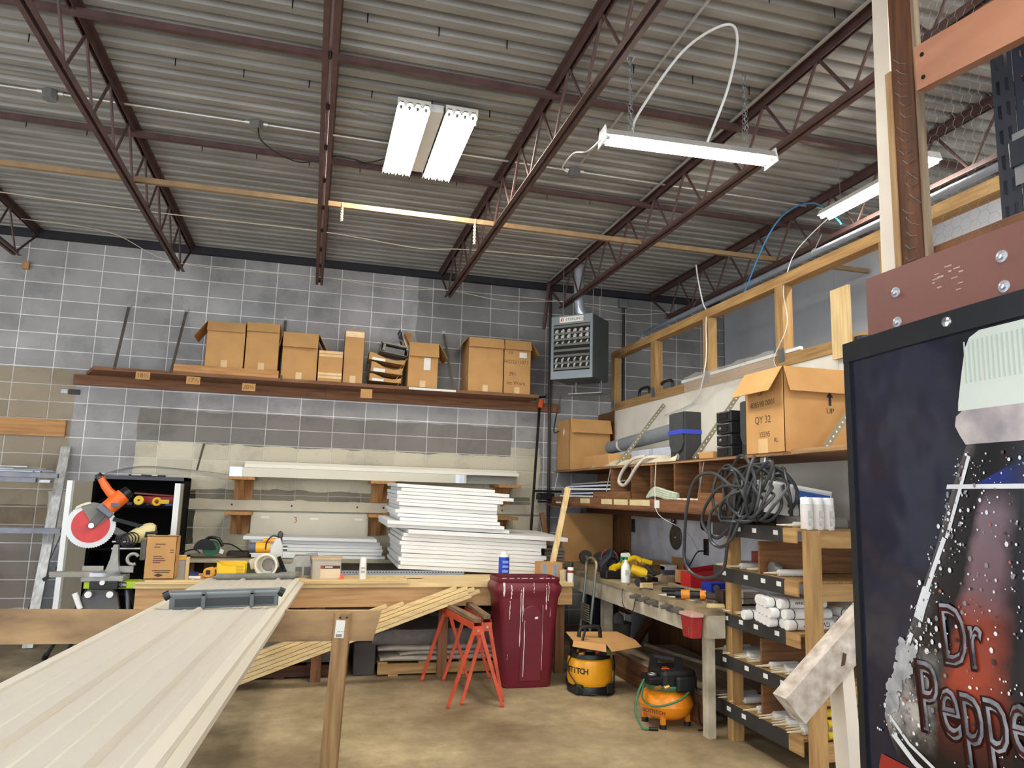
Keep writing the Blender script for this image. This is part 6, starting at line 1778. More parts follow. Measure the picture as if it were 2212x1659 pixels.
MB().prism([(-.05, 0), (0, .06), (.05, 0), (0, -.06)], 0, .001, FR((3.2295, 9.28, 2.56), (0, -1, 0), (0, 0, 1))).obj('sticker_paper', LABEL(), cc)
bb = carton('cardboard_box', 3.215, 3.87, 4.50, 4.98, 2.052, 2.67, 'biggest open carton on the upper shelf marked with an up arrow', 'l58:.22 f70:.2', tape=False)
text('408598 0001', 'marker_writing', .06, FR((3.2142, 4.76, 2.42), (0, -1, .03), (0, .03, 1)), MK, bb, .0004)
text('QY 32', 'marker_writing', .075, FR((3.2142, 4.76, 2.30), (0, -1, 0), (0, 0, 1)), MK, bb, .0004)
text('15595', 'marker_writing', .055, FR((3.2142, 4.74, 2.19), (0, -1, 0), (0, 0, 1)), MK, bb, .0004)
text('RL', 'marker_writing', .05, FR((3.2142, 4.60, 2.14), (0, -1, 0), (0, 0, 1)), MK, bb, .0004)
text('UP', 'printed_word', .05, FR((3.2142, 4.78, 2.50), (0, -1, 0), (0, 0, 1)), MK, bb, .0004)
for y in (4.88, 4.78):
    MB().box((3.2132, y - .04, 2.575), (3.2148, y + .04, 2.645)).obj('shipping_label', LABEL(), bb)
MB().box((3.2132, 4.70, 2.054), (3.2148, 4.82, 2.16)).obj('tape_patch', TAPE(), bb)
text('UP', 'printed_word', .055, FR((3.60, 4.499, 2.36), (1, 0, 0), (0, 0, 1)), INK(), bb, .0004)
MB().prism([(-.011, 0), (.011, 0), (.011, .06), (.03, .06), (0, .10), (-.03, .06), (-.011, .06)], 0, .0008, FR((3.60, 4.4995, 2.40), (1, 0, 0), (0, 0, 1))).obj('up_arrow', INK(), bb)
solo(MB().cyl((3.665, 8.72, 2.335), (3.625, 6.8, 2.42), .078, 24), 'carpet_roll', 'grey carpet roll lying along the upper shelf behind the slotted strut', 'carpet roll', mat('grey_carpet', (132, 136, 140), .95, 0, .12, 40, .3, spec=.1), (3.5, 7.3, 2.35), smooth=40)
solo(MB().lathe([(.0795, -.0), (.0795, .05)], 24, MX.Translation((3.657, 8.35, 2.351)) @ MX.Rotation(rad(92), 4, 'X')), 'roll_sticker', 'white paper band around the grey carpet roll', 'sticker', LABEL(), (3.54, 8.05, 2.33), smooth=True)
for i, (y, x0) in enumerate(((8.15, 3.45), (7.5, 3.45), (6.95, 3.45))):
    solo(MB().box((3.5, y - .22, 2.052), (3.72, y + .22, 2.235)), 'white_carton', 'white carton under the carpet roll, %s from the far end' % ORD[i], 'box', mat('white_card', (196, 202, 216), .7, 0, .08), (3.6, y, 2.05), group='white cartons under the carpet roll', bevel=.003)
solo(MB().box((3.235, 7.75, 2.052), (3.55, 8.6, 2.2)), 'brown_parcel', 'flat brown paper parcel beside the far tall carton', 'parcel', CARD(), (3.3, 8.2, 2.05), bevel=.01)
b = MB()
random.seed(5)
rows = []
for i in range(14):
    y = 8.3 - i * .165
    rows.append([(3.22 + .02 * sin(i), y, 2.053), (3.25, y, 2.08 + .03 * abs(sin(i * 1.3))), (3.35, y + .02, 2.10 + .04 * abs(sin(i * .9 + 1))), (3.46, y, 2.055)])
b.sheet(rows)
o = solo(b, 'canvas_strap', 'crumpled cream canvas lying along the front of the upper shelf', 'canvas', mat('canvas_cream', (206, 196, 168), .9, 0, .1, 14, .2), (3.3, 7.2, 2.05), smooth=True, solid=.004)
solo(MB().tube(spline([(3.26, 6.85, 2.13), (3.18, 6.98, 2.10), (3.16, 7.18, 1.99), (3.15, 7.26, 1.88), (3.15, 7.15, 1.835), (3.15, 7.02, 1.88), (3.17, 6.86, 2.02), (3.22, 6.72, 2.11), (3.3, 6.4, 2.10), (3.28, 6.2, 2.07)], 7), .018, 8), 'clear_hose', 'cloudy plastic-wrapped strap hanging in a loop over the upper shelf edge', 'strap', mat('cloudy_wrap', (206, 198, 184), .25, 0, .08, 30), (3.2, 7, 2), smooth=True)


def speaker(x, y, z, lb, tape=False):
    t = thing('loudspeaker', lb, 'speaker', (x, y, z), group='loudspeakers on the upper shelf')
    SB = mat('speaker_black', (50, 52, 54), .6, 0, .1)
    MB().box((0, -.14, 0), (.17, .14, .45)).obj('cabinet', SB, t, local=True, bevel=.008)
    MB().prism([(px_, pz_) for px_, pz_ in [(-.13, .44), (-.13, .16), (-.10, .10), (-.04, .075), (.04, .075), (.10, .10), (.13, .16), (.13, .44)]], 0, .02, FR((0, 0, 0), (0, -1, 0), (0, 0, 1))).obj('grille', mat('grille_cloth', (58, 60, 60), .9, 0, .06), t, local=True, bevel=.008)
    MB().lathe([(.035, 0), (.03, .006), (.012, .002)], 16, FR((-.001, .0, .04), (0, -1, 0), (0, 0, 1))).obj('port', mat('port_grey', (146, 140, 130), .6, 0, .08), t, local=True)
    if tape:
        MB().box((-.022, -.143, .245), (.171, .142, .285)).obj('blue_tape', mat('painters_tape', (52, 70, 196), .55, 0, .06), t, local=True)
    return t


speaker(3.255, 6.16, 2.052, 'black loudspeaker with a strip of blue tape round it', True)
speaker(3.34, 5.10, 2.052, 'black loudspeaker half hidden behind the biggest carton')
sx = thing('stacked_stereo', 'black four-deck stereo unit with a carry grip on the upper shelf', 'stereo', (3.25, 5.36, 2.05))
SBK = mat('stereo_black', (34, 35, 38), .35, .1, .08)
for i in range(4):
    z = 2.052 + i * .096
    MB().box((3.25, 5.245, z), (3.40, 5.47, z + .09)).obj('deck', SBK, sx, bevel=.008)
    MB().box((3.244, 5.30, z + .02), (3.25, 5.42, z + .07)).obj('deck_face', BLACK(), sx)
    if i in (1, 2):
        MB().lathe([(.016, 0), (.012, .008)], 12, FR((3.244, 5.40, z + .045), (0, -1, 0), (0, 0, 1))).obj('dial', mat('dial_grey', (120, 122, 124), .4, .3, .1), sx, smooth=True)
    MB().bar((3.247, 5.255, z + .08), (3.247, 5.46, z + .08), .006, .006).obj('trim_line', mat('dial_grey', (120, 122, 124), .4, .3, .1), sx)
solo(MB().box((3.24, 5.52, 2.052), (3.42, 5.75, 2.11)), 'cardboard_offcut', 'flattened bit of cardboard beside the stereo unit', 'cardboard', CARD(), (3.3, 5.6, 2.05), bevel=.006)
t = thing('shelf_clamp', 'small chrome clamp gripping the edge of the upper shelf under the biggest carton', 'clamp', (3.2, 4.7, 2.0))
MB().box((3.17, 4.68, 1.96), (3.25, 4.74, 2.02)).obj('jaw', CHROME(), t, bevel=.006)
MB().cyl((3.18, 4.66, 2.022), (3.18, 4.58, 2.03), .006, 8).obj('handle', CHROME(), t)
# clear plastic film over the top of the partition
random.seed(14)
rows = []
for i in range(24):
    y = 7.1 - i * .07
    r_ = []
    for j in range(8):
        z = 3.02 - j * .03 - (.12 * max(0, sin(i * .35)) * j / 7)
        r_.append((3.86 - .03 * abs(sin(i * 1.9 + j)) - .02 * random.random(), y + random.uniform(-.02, .02), z + random.uniform(-.015, .015)))
    rows.append(r_)
film = mat('clear_film', (236, 232, 222), .12, 0, 0, trans=0, alpha=.3, spec=1)
solo(MB().sheet(rows), 'plastic_film', 'crumpled clear plastic film draped over the top of the white partition', 'plastic film', film, (3.85, 6.3, 2.9), smooth=True)
solo(MB().bar((3.90, 7.25, 2.985), (3.90, 5.2, 2.985), .04, .03), 'white_rail', 'white trim strip lying on the partition plate behind the plastic film', 'trim', WHITE(), (3.9, 6.2, 2.98), bevel=.004)
for i, y in enumerate((8.35, 7.75)):
    t = thing('black_case', 'dark bag handle showing over the partition plate, %s' % ('nearer the end stud' if i == 0 else 'past the second stud'), 'bag', (3.97, y, 2.96), group='dark bags behind the plate')
    MB().tube(spline([(3.96, y + .15, 2.965), (3.96, y + .13, 3.06), (3.96, y, 3.08), (3.96, y - .13, 3.06), (3.96, y - .15, 2.965)], 5), .018, 8).obj('grip', BLACK(), t, smooth=True)
    MB().box((3.945, y - .2, 2.962), (3.98, y + .2, 2.985)).obj('bag_top', BLACK(), t, bevel=.008)
# lower shelf contents
random.seed(40)
for i in range(9):
    y0 = 9.1 - .05 * i
    a = V((3.13 + .03 * (i % 3), y0, 1.632 + .028 * i))
    b_ = a + V((.18, -1.35 + .12 * (i % 4), .02 * (i % 3)))
    solo(MB().bar(a, b_, .12, .018, (0, 0, 1)), 'trim_offcut', 'white trim offcut, %s up in the slanting pile on the lower shelf' % ORD[i], 'trim offcut', (WHITE(), mat('bluish_white', (196, 206, 232), .4, 0, .04), GREYB)[i % 3], (3.2, 8.5, a.z), group='trim offcuts on the lower shelf')
b = MB()
for i in range(4):
    b.tube(spline([(3.14, 6.55 - .02 * i, 1.72 + .015 * i), (3.13, 6.35, 1.74 + .02 * i), (3.14, 6.15, 1.71 + .02 * i), (3.16, 5.98, 1.70 + .015 * i)], 5), .018, 6)
solo(b, 'cloth_bundle', 'greenish white bundle of rolled plastic on the lower shelf edge', 'bundle', mat('green_white', (186, 196, 172), .5, 0, .2, 18), (3.14, 6.3, 1.7), smooth=True)
for i in range(4):
    y = 5.93 - i * .11
    t = thing('clear_jar', 'clear plastic jar on the lower shelf, %s from the rolled bundle' % ORD[i], 'jar', (3.16, y, 1.612), group='clear jars on the lower shelf')
    MB().lathe([(.036, 0), (.04, .01), (.04, .09), (.034, .1)], 14, MX.Translation((3.16, y, 1.613))).obj('jar_body', mat('jar_clear', (214, 204, 186), .15, 0, .1, 10), t, smooth=True)
t = thing('black_stand', 'black metal stand parts sticking out at the corner end of the lower shelf', 'stand', (3.0, 9.35, 1.62))
MB().box((2.85, 9.30, 1.755), (3.22, 9.40, 1.785)).obj('top_tray', BLKM(), t, bevel=.004)
MB().box((2.90, 9.30, 1.66), (3.12, 9.42, 1.745)).obj('lower_box', BLKM(), t, bevel=.01)
MB().box((2.92, 9.32, 1.62), (3.18, 9.40, 1.645)).obj('foot_bar', BLKM(), t)
solo(MB().box((3.32, 9.60, 1.42), (3.60, 9.66, 1.56)), 'pale_sheet', 'pale blue sheet glimpsed under the lower shelf in the corner', 'sheet', mat('bluish_white', (196, 206, 232), .4, 0, .04), (3.4, 9.6, 1.42))

# ================================================================ caulk rack
rk = thing('caulk_rack', 'timber rack of five shelves with black front strips and price tags', 'rack', (3.4, 4.65, 0))
for x, y, wk in ((3.045, 5.03, 'frame'), (3.055, 4.15, 'frame'), (3.80, 5.03, 'frame'), (3.80, 4.15, 'frame')):
    MB().box((x, y - (.06 if y < 4.5 else .08), 0), (x + (.11 if y < 4.5 else .085), y - (.02 if y < 4.5 else 0), 1.52)).obj('post', wood(wk, 'z'), rk)
SH = ((1.535, .095), (1.204, .098), (.878, .088), (.578, .09), (.252, .10))
BLS = mat('black_strip', (44, 42, 40), .6, 0, .15, 6)
nt_ = 0
for i, (z, hgt) in enumerate(SH):
    MB().box((3.05, 4.18, z - .022), (3.86, 5.16, z - .004)).obj('shelf_board', wood('frame', 'y'), rk)
    MB().box((3.034, 4.30, z - hgt), (3.045, 5.18, z)).obj('black_strip', BLS, rk)
    MB().box((3.034, 4.16, z - hgt), (3.046, 4.298, z - .004)).obj('strip_end', wood('frame', 'y'), rk)
    MB().box((3.165, 4.10, z - .12), (3.86, 4.13, z - .012)).obj('end_rail', wood('frame', 'x'), rk)
    if i in (1, 3, 4) or i == 2:
        MB().box((3.07, 4.62, z), (3.86, 4.64, (SH[i - 1][0] - .11))).obj('divider', wood('ply', 'x'), rk) if i != 2 else None
    for k, y in enumerate((5.02, 4.78, 4.58, 4.37)):
        if (i, k) in ((4, 3), (4, 2), (0, 0)):
            continue
        yk = y + .05 * sin(i * 3 + k)
        MB().box((3.0325, yk - .025, z - hgt * .55), (3.034, yk + .025, z - hgt * .55 + .03)).obj('price_tag', LABEL(), rk)
TW = mat('tube_white', (232, 230, 224), .4, 0, .05, 8)
TG = mat('tube_pale', (220, 218, 212), .4, .1, .06, 8)


def caulk_proto(r, ln, body, nozzle):
    """axis along +x, nozzle or end cap at x = 0"""
    t = bpy.data.objects.new('caulk_tube', None)
    COL.objects.link(t)
    Mx = MX.Rotation(rad(90), 4, 'Y')
    if nozzle:
        MB(Mx).lathe([(.003, 0), (.008, .07), (.011, .105), (r * .5, .115)], 10).obj('nozzle', mat('nozzle', (222, 212, 184), .4, 0, .03), t, smooth=True, local=True)
        x0 = .115
    else:
        x0 = 0
        MB(Mx).lathe([(r * .35, .006), (r * .6, .0), (r * .95, .004), (r * 1.02, .012), (r * 1.02, .05)], 14).obj('end_cap', WHITE(), t, smooth=True, local=True)
        MB(Mx).lathe([(r * 1.025, .058), (r * 1.025, .064)], 14).obj('black_ring', INK(), t, smooth=True, local=True)
    MB(Mx).lathe([(r * .9, x0), (r, x0 + .006), (r, x0 + ln - .006), (r * .9, x0 + ln)], 14).obj('tube_body', body, t, smooth=True, local=True)
    return t


big = caulk_proto(.034, .35, TW, False)
noz = caulk_proto(.024, .215, TG, True)
first_b = first_n = True
# big white tubes stacked on the third shelf
pos = []
zb = SH[2][0] - .004 + .0355
for row, n, y0 in ((0, 7, 4.735), (1, 5, 4.66), (2, 4, 4.62)):
    for k in range(n):
        pos.append((row, k, 4.30 + (n - 1 - k) * .0715 + row * .0358, zb + row * .0625))
for row, k, y, z in pos:
    lb = 'big white sealant tube, %s from far side, %s layer' % (ORD[k], ('bottom', 'middle', 'top')[row])
    x = 3.0 + .02 * ((k * 7 + row * 3) % 4) - .01 * row
    if first_b:
        tag(big, lb, 'tube', 'big white sealant tubes')
        big.location, first_b = (x, y, z), False
        cur = big
    else:
        cur = dup(big, (x, y, z), label=lb, group='big white sealant tubes')
    if row == 0 and k == 6:
        text('osi', 'lettering', .04, FR((x + .13, y - .0345, z), (1, 0, 0), (0, 0, 1)), INK(), cur, .0004)
        text('QUAD', 'lettering', .04, FR((x + .25, y - .0345, z + .003), (1, 0, 0), (0, 0, 1)), INK(), cur, .0004)
    if row == 2 and k == 3:
        text('WINDOW', 'lettering', .026, FR((x + .16, y - .0345, z + .006), (1, 0, 0), (0, 0, 1)), INK(), cur, .0004)
for i, (x, z) in enumerate(((3.46, zb + .01), (3.55, zb), (3.50, zb + .07), (3.60, zb + .08))):
    t = dup(big, (x, 4.24 if i != 3 else 4.27, z), (0, 0, rad(90)), 'white sealant tube seen end-on past the rack post, %s' % ('lowest by the post', 'lowest away from the post', 'resting on the lowest pair', 'highest of the four')[i], 'end-on sealant tubes')
# nozzle tubes: shelf, y list
NT = {1: (5.12, 5.06, 5.02, 4.97, 4.92, 4.75, 4.70, 4.46), 2: (5.10, 5.04, 4.98, 4.92, 4.86), 3: (5.15, 5.09, 5.04, 4.99, 4.94, 4.89, 4.84, 4.78, 4.72, 4.58, 4.50, 4.45, 4.40, 4.34), 4: (5.13, 5.07, 5.01, 4.96, 4.74, 4.66, 4.60, 4.55, 4.50, 4.45, 4.40, 4.35, 4.30, 4.25)}
for sidx, ys in NT.items():
    for k, y in enumerate(ys):
        lb = 'pale nozzled caulk tube, %s from far post, %s rack shelf' % (ORD[k], ORD[sidx])
        loc = (2.99 + .03 * ((k * 5 + sidx) % 3), y, SH[sidx][0] - .004 + .0245)
        if first_n:
            tag(noz, lb, 'tube', 'nozzled caulk tubes')
            noz.location, first_n = loc, False
        else:
            dup(noz, loc, label=lb, group='nozzled caulk tubes')
for i, (x, z) in enumerate(((3.42, .275), (3.42, .345), (3.37, .41))):
    t = thing('yellow_tube', 'yellow sealant tube at the low end of the rack, %s of three' % ('lowest', 'middle', 'highest')[i], 'tube', (x, 4.19, z), group='yellow sealant tubes')
    MB().cyl((x - .2, 4.17, z - .012), (x + .10, 4.17, z - .012), .025, 12).obj('tube_body', mat('tube_yellow', (206, 176, 40), .4, 0, .06), t, smooth=True)
    MB().cyl((x + .10, 4.17, z - .012), (x + .115, 4.17, z - .012), .022, 12).obj('end_disc', BLACK(), t, smooth=True)
    MB().box((x + .02, 4.144, z - .025), (x + .06, 4.1455, z)).obj('dark_mark', INK(), t)
t = thing('black_tube', 'black and gold tube lying at the far end of the third rack shelf', 'tube', (3.0, 5.12, .9))
MB().cyl((2.96, 5.14, .90), (3.08, 5.12, .90), .03, 12).obj('gold_part', mat('cream_gold', (214, 196, 140), .4, 0, .1), t, smooth=True)
MB().cyl((3.08, 5.12, .90), (3.38, 5.08, .90), .028, 12).obj('black_part', BLACK(), t, smooth=True)
solo(MB().box((3.3, 4.7, SH[1][0] - .011), (3.8, 5.08, SH[1][0] + .12)), 'red_tray', 'dark red tray at the back of the second rack shelf', 'tray', mat('brick_red', (150, 58, 38), .5, 0, .1), (3.5, 4.9, 1.2), bevel=.004)
solo(MB().lathe([(.045, 0), (.05, .01), (.05, .05), (.045, .06)], 16, MX.Translation((3.12, 4.56, SH[1][0] + .038)) @ MX.Rotation(rad(90), 4, 'Y')), 'round_tin', 'round tin lying on its side on the second rack shelf', 'tin', GALV(), (3.15, 4.56, 1.2), smooth=True)
# three white bottles and other things on top of the rack
for i in range(3):
    x = 3.155 + i * .082
    t = thing('white_tube', 'white upright sealant cartridge on the rack top, %s from the cord bundle' % ORD[i], 'tube', (x, 4.21, 1.523), group='upright white cartridges')
    MB().lathe([(.038, 0), (.039, .004), (.039, .165)], 18, MX.Translation((x, 4.21, 1.524))).obj('tube_body', mat('cartridge', (222, 216, 210), .4, 0, .05, 8), t, smooth=True)
    MB().lathe([(.0375, .1655), (.0375, .205), (.034, .212)], 18, MX.Translation((x, 4.21, 1.524))).obj('cap', WHITE(), t, smooth=True)
    MB().box((x - .015, 4.170, 1.55), (x + .02, 4.1715, 1.65)).obj('print', mat('pale_print', (196, 190, 190), .6, 0, .2, 60), t)
t = thing('long_carton', 'long white carton with a blue printed panel lying behind the upright cartridges', 'box', (3.35, 4.45, 1.6))
M = MX.Translation((3.05, 4.50, 1.75)) @ MX.Rotation(rad(-4), 4, 'Z') @ MX.Rotation(rad(8), 4, 'Y')
MB(M).box((0, 0, -.12), (.50, .14, .10)).obj('carton_body', mat('carton_white', (206, 204, 200), .5, 0, .05), t)
l = MB(M).box((.22, -.0015, -.02), (.49, 0, .07)).obj('blue_panel', mat('print_blue', (24, 84, 160), .45, 0, .05), t)
b = MB(M)
for x in (.24, .29, .34, .39, .45):
    b.box((x, -.0025, .01), (x + .03, -.0015, .022)).box((x, -.0025, .03), (x + .02, -.0015, .038))
b.obj('blue_print', mat('print_pale_blue', (120, 170, 214), .5, 0, 0), l)
MB(M).box((0, -.002, .085), (.50, .142, .102)).obj('carton_edge', WHITE(), t)
solo(MB().box((3.2, 4.35, 1.523), (3.6, 4.62, 1.61)), 'grey_tube_pack', 'grey tubes piled under the long carton on the rack top', 'tubes', mat('tube_pack', (120, 118, 112), .5, .2, .1), (3.4, 4.5, 1.523), bevel=.02)
for i, (y, x) in enumerate(((4.36, 3.06), (4.29, 3.10))):
    dup(noz, (x - .03, y, 1.549), (0, 0, rad(-12 + 20 * i)), 'caulk tube with a long pale nozzle on the rack top, %s' % ('beside the cords', 'by the upright cartridges')[i], 'nozzled caulk tubes')

# cord bundle: many loops
random.seed(99)
cb_ = MB()
C0 = V((3.02, 4.80, 1.72))
for i in range(26):
    r1, r2 = random.uniform(.16, .32), random.uniform(.09, .24)
    tilt = random.uniform(-1.2, 1.2)
    c = C0 + V((random.uniform(-.03, .22), random.uniform(-.22, .16), random.uniform(-.06, .06)))
    ax, ay = V((.15 * sin(i), cos(tilt), sin(tilt))), V((random.uniform(-.3, .3), -sin(tilt), cos(tilt)))
    ph = random.uniform(0, 6)
    pts = []
    for k in range(16):
        a = 2 * pi * k / 16
        p = c + ax * r1 * cos(a) * (1 + .12 * sin(2 * a + ph)) + ay * r2 * sin(a) * (1 + .12 * sin(3 * a + ph)) + V((.05 * sin(2 * a + ph), 0, 0))
        p.z = max(p.z, 1.55 + .01 * (i % 5))
        pts.append(p)
    cb_.tube(spline(pts, 4, True), .0115, 7, closed=True)
for pts in ([(3.0, 4.75, 1.75), (2.95, 5.0, 1.9), (2.9, 5.2, 1.86), (2.88, 5.3, 1.65), (2.90, 5.38, 1.4), (2.91, 5.40, 1.22), (2.93, 5.30, 1.13), (2.96, 5.12, 1.12), (2.98, 4.95, 1.2), (2.98, 4.88, 1.4), (3.0, 4.8, 1.62)],
            [(3.0, 4.7, 1.8), (2.97, 4.95, 1.80), (2.96, 5.15, 1.66), (2.97, 5.22, 1.52), (2.98, 5.05, 1.42), (3.0, 4.9, 1.5), (3.02, 4.75, 1.66)],
            [(3.0, 4.9, 1.7), (2.95, 5.05, 1.62), (2.95, 5.08, 1.42), (2.97, 4.98, 1.36), (2.98, 4.84, 1.42), (3.0, 4.74, 1.58), (3.02, 4.6, 1.85), (3.04, 4.46, 1.97), (3.05, 4.42, 1.93), (3.03, 4.55, 1.75), (3.02, 4.75, 1.6)],
            [(3.05, 4.95, 1.9), (3.03, 4.8, 2.02), (3.0, 4.65, 2.0), (3.0, 4.55, 1.85), (3.0, 4.6, 1.65), (3.0, 4.72, 1.57)]):
    cb_.tube(spline(pts, 7), .0125, 7)
cord = mat('cord_grey', (58, 60, 62), .4, 0, .12, 14, spec=.5)
solo(cb_, 'cord_bundle', 'big tangled bundle of thick dark grey cord on top of the rack', 'cord', cord, tuple(C0), smooth=True)
b = thing('hanging_string', 'thin pale string strung from upper shelf down past the saw blade', 'cord', (3.2, 6.2, 2.0))
MB().tube(spline([(3.18, 6.45, 2.06), (3.07, 6.25, 1.75), (3.06, 6.15, 1.56), (3.3, 6.1, 1.42), (3.7, 6.6, 1.22), (3.84, 6.85, 1.25)], 6), .003, 5).obj('cord_line', WCAB, b, smooth=True)
# ================================================================ mezzanine end beside the vending machine
mz = thing('mezzanine_beam', 'big brown painted beam with bolt heads above the vending machine', 'beam', (2.0, 1.5, 2.3))
BRN = mat('brown_paint', (112, 70, 60), .5, 0, .06, 3)
MB().box((2.0, -1.5, 2.22), (2.045, 2.272, 2.545)).obj('beam_plank', BRN, mz)
for y, z in ((2.127, 2.455), (2.127, 2.345), (1.70, 2.455), (1.70, 2.36), (1.0, 2.455), (1.0, 2.35)):
    k = MB().lathe([(.020, 0), (.019, .003), (.012, .004)], 18, FR((2.0, y, z), (0, -1, 0), (0, 0, 1))).obj('washer', mat('zinc', (190, 194, 202), .3, .7, .06), mz, smooth=30)
    MB().lathe([(.010, .003), (.011, .005), (.009, .011), (.004, .0125)], 12, FR((2.0, y, z), (0, -1, 0), (0, 0, 1))).obj('bolt_head', mat('zinc', (190, 194, 202), .3, .7, .06), k, smooth=True)
b = MB()
random.seed(6)
for i in range(12):
    y, z = 1.9 + random.uniform(-.06, .06), 2.44 + random.uniform(-.07, .05)
    b.box((1.9993, y, z), (2.0, y + random.uniform(.005, .03), z + random.uniform(.002, .006)))
b.obj('scuff_marks', mat('scuff', (176, 158, 152), .7, 0, .1), mz)
solo(MB().add([(2.335, 2.47, 2.45), (2.42, 2.47, 2.45), (2.42, 2.56, 2.45), (2.335, 2.56, 2.45), (2.37, 2.47, 4.6), (2.46, 2.47, 4.6), (2.46, 2.56, 4.6), (2.37, 2.56, 4.6)],
              [(0, 3, 2, 1), (4, 5, 6, 7), (0, 1, 5, 4), (1, 2, 6, 5), (2, 3, 7, 6), (3, 0, 4, 7)]),
     'white_post', 'white painted timber post rising behind the brown beam', 'post', mat('white_post', (226, 214, 196), .55, 0, .07, 4), (2.3, 2.5, 2.45))
mp = thing('brown_post', 'dark brown timber post with stapled chicken wire ends', 'post', (2.15, 2.15, 2.545))
MB().box((2.148, 2.142, 2.22), (2.185, 2.245, 4.6)).obj('post_core', wood('dark', 'z'), mp)
MB().box((2.143, 2.246, 2.55), (2.18, 2.275, 3.42)).obj('side_plank', wood('beam', 'z'), mp)
MB().box((2.155, 2.125, 2.55), (2.18, 2.141, 4.6)).obj('grey_strip', wood('grey', 'z'), mp)
random.seed(2)
b = MB()
for i in range(26):
    z = 2.60 + i * .048 + (.35 if i > 17 else 0)
    y = 2.185 + random.uniform(-.02, .02)
    b.tube([(2.147, y - .03, z + random.uniform(-.02, .02)), (2.143, y, z + .012), (2.138 - .01 * random.random(), y + .01, z + .03), (2.147, y + .03, z + random.uniform(.0, .05))], .0011, 4)
WIRE = mat('galv_wire', (120, 122, 124), .45, .6, .05)
b.obj('wire_ends', WIRE, mp)['kind'] = 'stuff'
MB().box((2.142, 2.16, 2.548), (2.147, 2.23, 2.60)).obj('metal_bracket', BLKM(), mp)
rl = thing('timber_rail', 'orange-brown timber rail running back from the brown post', 'rail', (2.1, 1.5, 3.3))
MB().add([(2.075, -1.0, 2.84), (2.115, -1.0, 2.84), (2.115, 2.055, 3.215), (2.075, 2.055, 3.215), (2.075, -1.0, 3.03), (2.115, -1.0, 3.03), (2.115, 2.055, 3.39), (2.075, 2.055, 3.39)],
         [(0, 1, 2, 3), (7, 6, 5, 4), (0, 4, 5, 1), (1, 5, 6, 2), (2, 6, 7, 3), (3, 7, 4, 0)]).obj('rail_plank', mat('rail_orange', (168, 116, 88), .55, 0, 0, 2, .1, rgb2=(150, 100, 74), stretch=(8, 1, 8)), rl)
for z in (3.25, 3.34):
    MB().cyl((2.075, 2.02, z), (2.071, 2.02, z), .008, 8).obj('nail_head', BLKM(), rl)
# chicken wire (hexagonal netting) between beam and roof
hx = MB()
S_ = .025
seen_ = set()
for i in range(60):
    for j in range(36):
        y = 2.14 - j * S_ * 1.5
        z = 2.56 + i * S_ * 1.732 + (S_ * .866 if j % 2 else 0)
        if y < 1.87 or z > 4.5:
            continue
        P6 = [(y + S_ * cos(rad(60 * k)), z + S_ * sin(rad(60 * k))) for k in range(6)]
        for k in range(3):
            a, c = P6[k], P6[(k + 1) % 6]
            hx.tube([(2.188, a[0], a[1]), (2.188, c[0], c[1])], .0005, 3)
o = solo(hx, 'chicken_wire', 'hexagonal chicken wire stretched beside the brown post', 'wire netting', WIRE, (2.125, 1.5, 2.6))
o['kind'] = 'stuff'
# pallet racking upright, teardrop holes
up = thing('rack_upright', 'dark blue-black perforated pallet rack upright behind the chicken wire', 'rack upright', (2.45, 1.98, 0))
UB = mat('rack_black', (44, 50, 62), .35, .3, .08)
FW, ZB, ZT_ = .11, 2.3, 4.6


def holed(M, w_, z0, z1, cols, pitch, hw, hh, name):
    b = MB(M)
    xs = [0]
    for c in cols:
        xs += [c - hw / 2, c + hw / 2]
    xs.append(w_)
    for k in range(0, len(xs), 2):
        b.box((xs[k], z0, 0), (xs[k + 1], z1, .003))
    z = z0
    while z < z1:
        for c in cols:
            b.add([(c - hw / 2, z, 0), (c + hw / 2, z, 0), (c + hw / 2, min(z + pitch - hh, z1), 0), (c - hw / 2, min(z + pitch - hh * .78, z1), 0),
                   (c - hw / 2, z, .003), (c + hw / 2, z, .003), (c + hw / 2, min(z + pitch - hh, z1), .003), (c - hw / 2, min(z + pitch - hh * .78, z1), .003)],
                  [(0, 3, 2, 1), (4, 5, 6, 7), (0, 1, 5, 4), (1, 2, 6, 5), (2, 3, 7, 6), (3, 0, 4, 7)])
        z += pitch
    return b.obj(name, UB, up)


holed(FR((2.43, 2.05, 0), (0, -1, 0), (0, 0, 1)), .085, ZB, ZT_, (.024, .061), .10, .016, .062, 'perforated_face')
holed(FR((2.433, 1.965, 0), (1, 0, 0), (0, 0, 1)), .075, ZB, ZT_, (.04,), .10, .014, .03, 'side_face')
MB().box((2.433, 2.047, ZB), (2.508, 2.05, ZT_)).obj('return_face', UB, up)
bm_ = thing('rack_beam', 'black pallet rack beam with a clip at the perforated upright', 'rack beam', (2.4, 1.5, 2.9))
MB().box((2.41, -1, 2.93), (2.455, 1.99, 3.03)).obj('beam_tube', UB, bm_, bevel=.004)
MB().box((2.415, -1, 2.70), (2.46, 1.955, 2.82)).obj('lower_beam', UB, bm_, bevel=.004)
MB().box((2.42, 1.90, 2.86), (2.43, 1.98, 3.06)).obj('beam_clip', GALV(), bm_)
solo(MB().box((2.2, 1.0, 2.546), (2.29, 2.16, 2.66)), 'timber_block', 'rough timber block on the mezzanine behind the chicken wire', 'timber', wood('brown', 'y'), (2.25, 1.6, 2.546), bevel=.004)
solo(MB().box((2.3, -.8, 3.50), (3.2, 2.0, 3.54)).box((2.3, 1.0, 3.40), (3.2, 1.04, 3.5)).box((2.3, .2, 3.40), (3.2, .24, 3.5)), 'mezzanine_deck', 'wooden deck boards overhead on the pallet rack', 'deck', wood('ply', 'x'), (2.7, .6, 3.5))
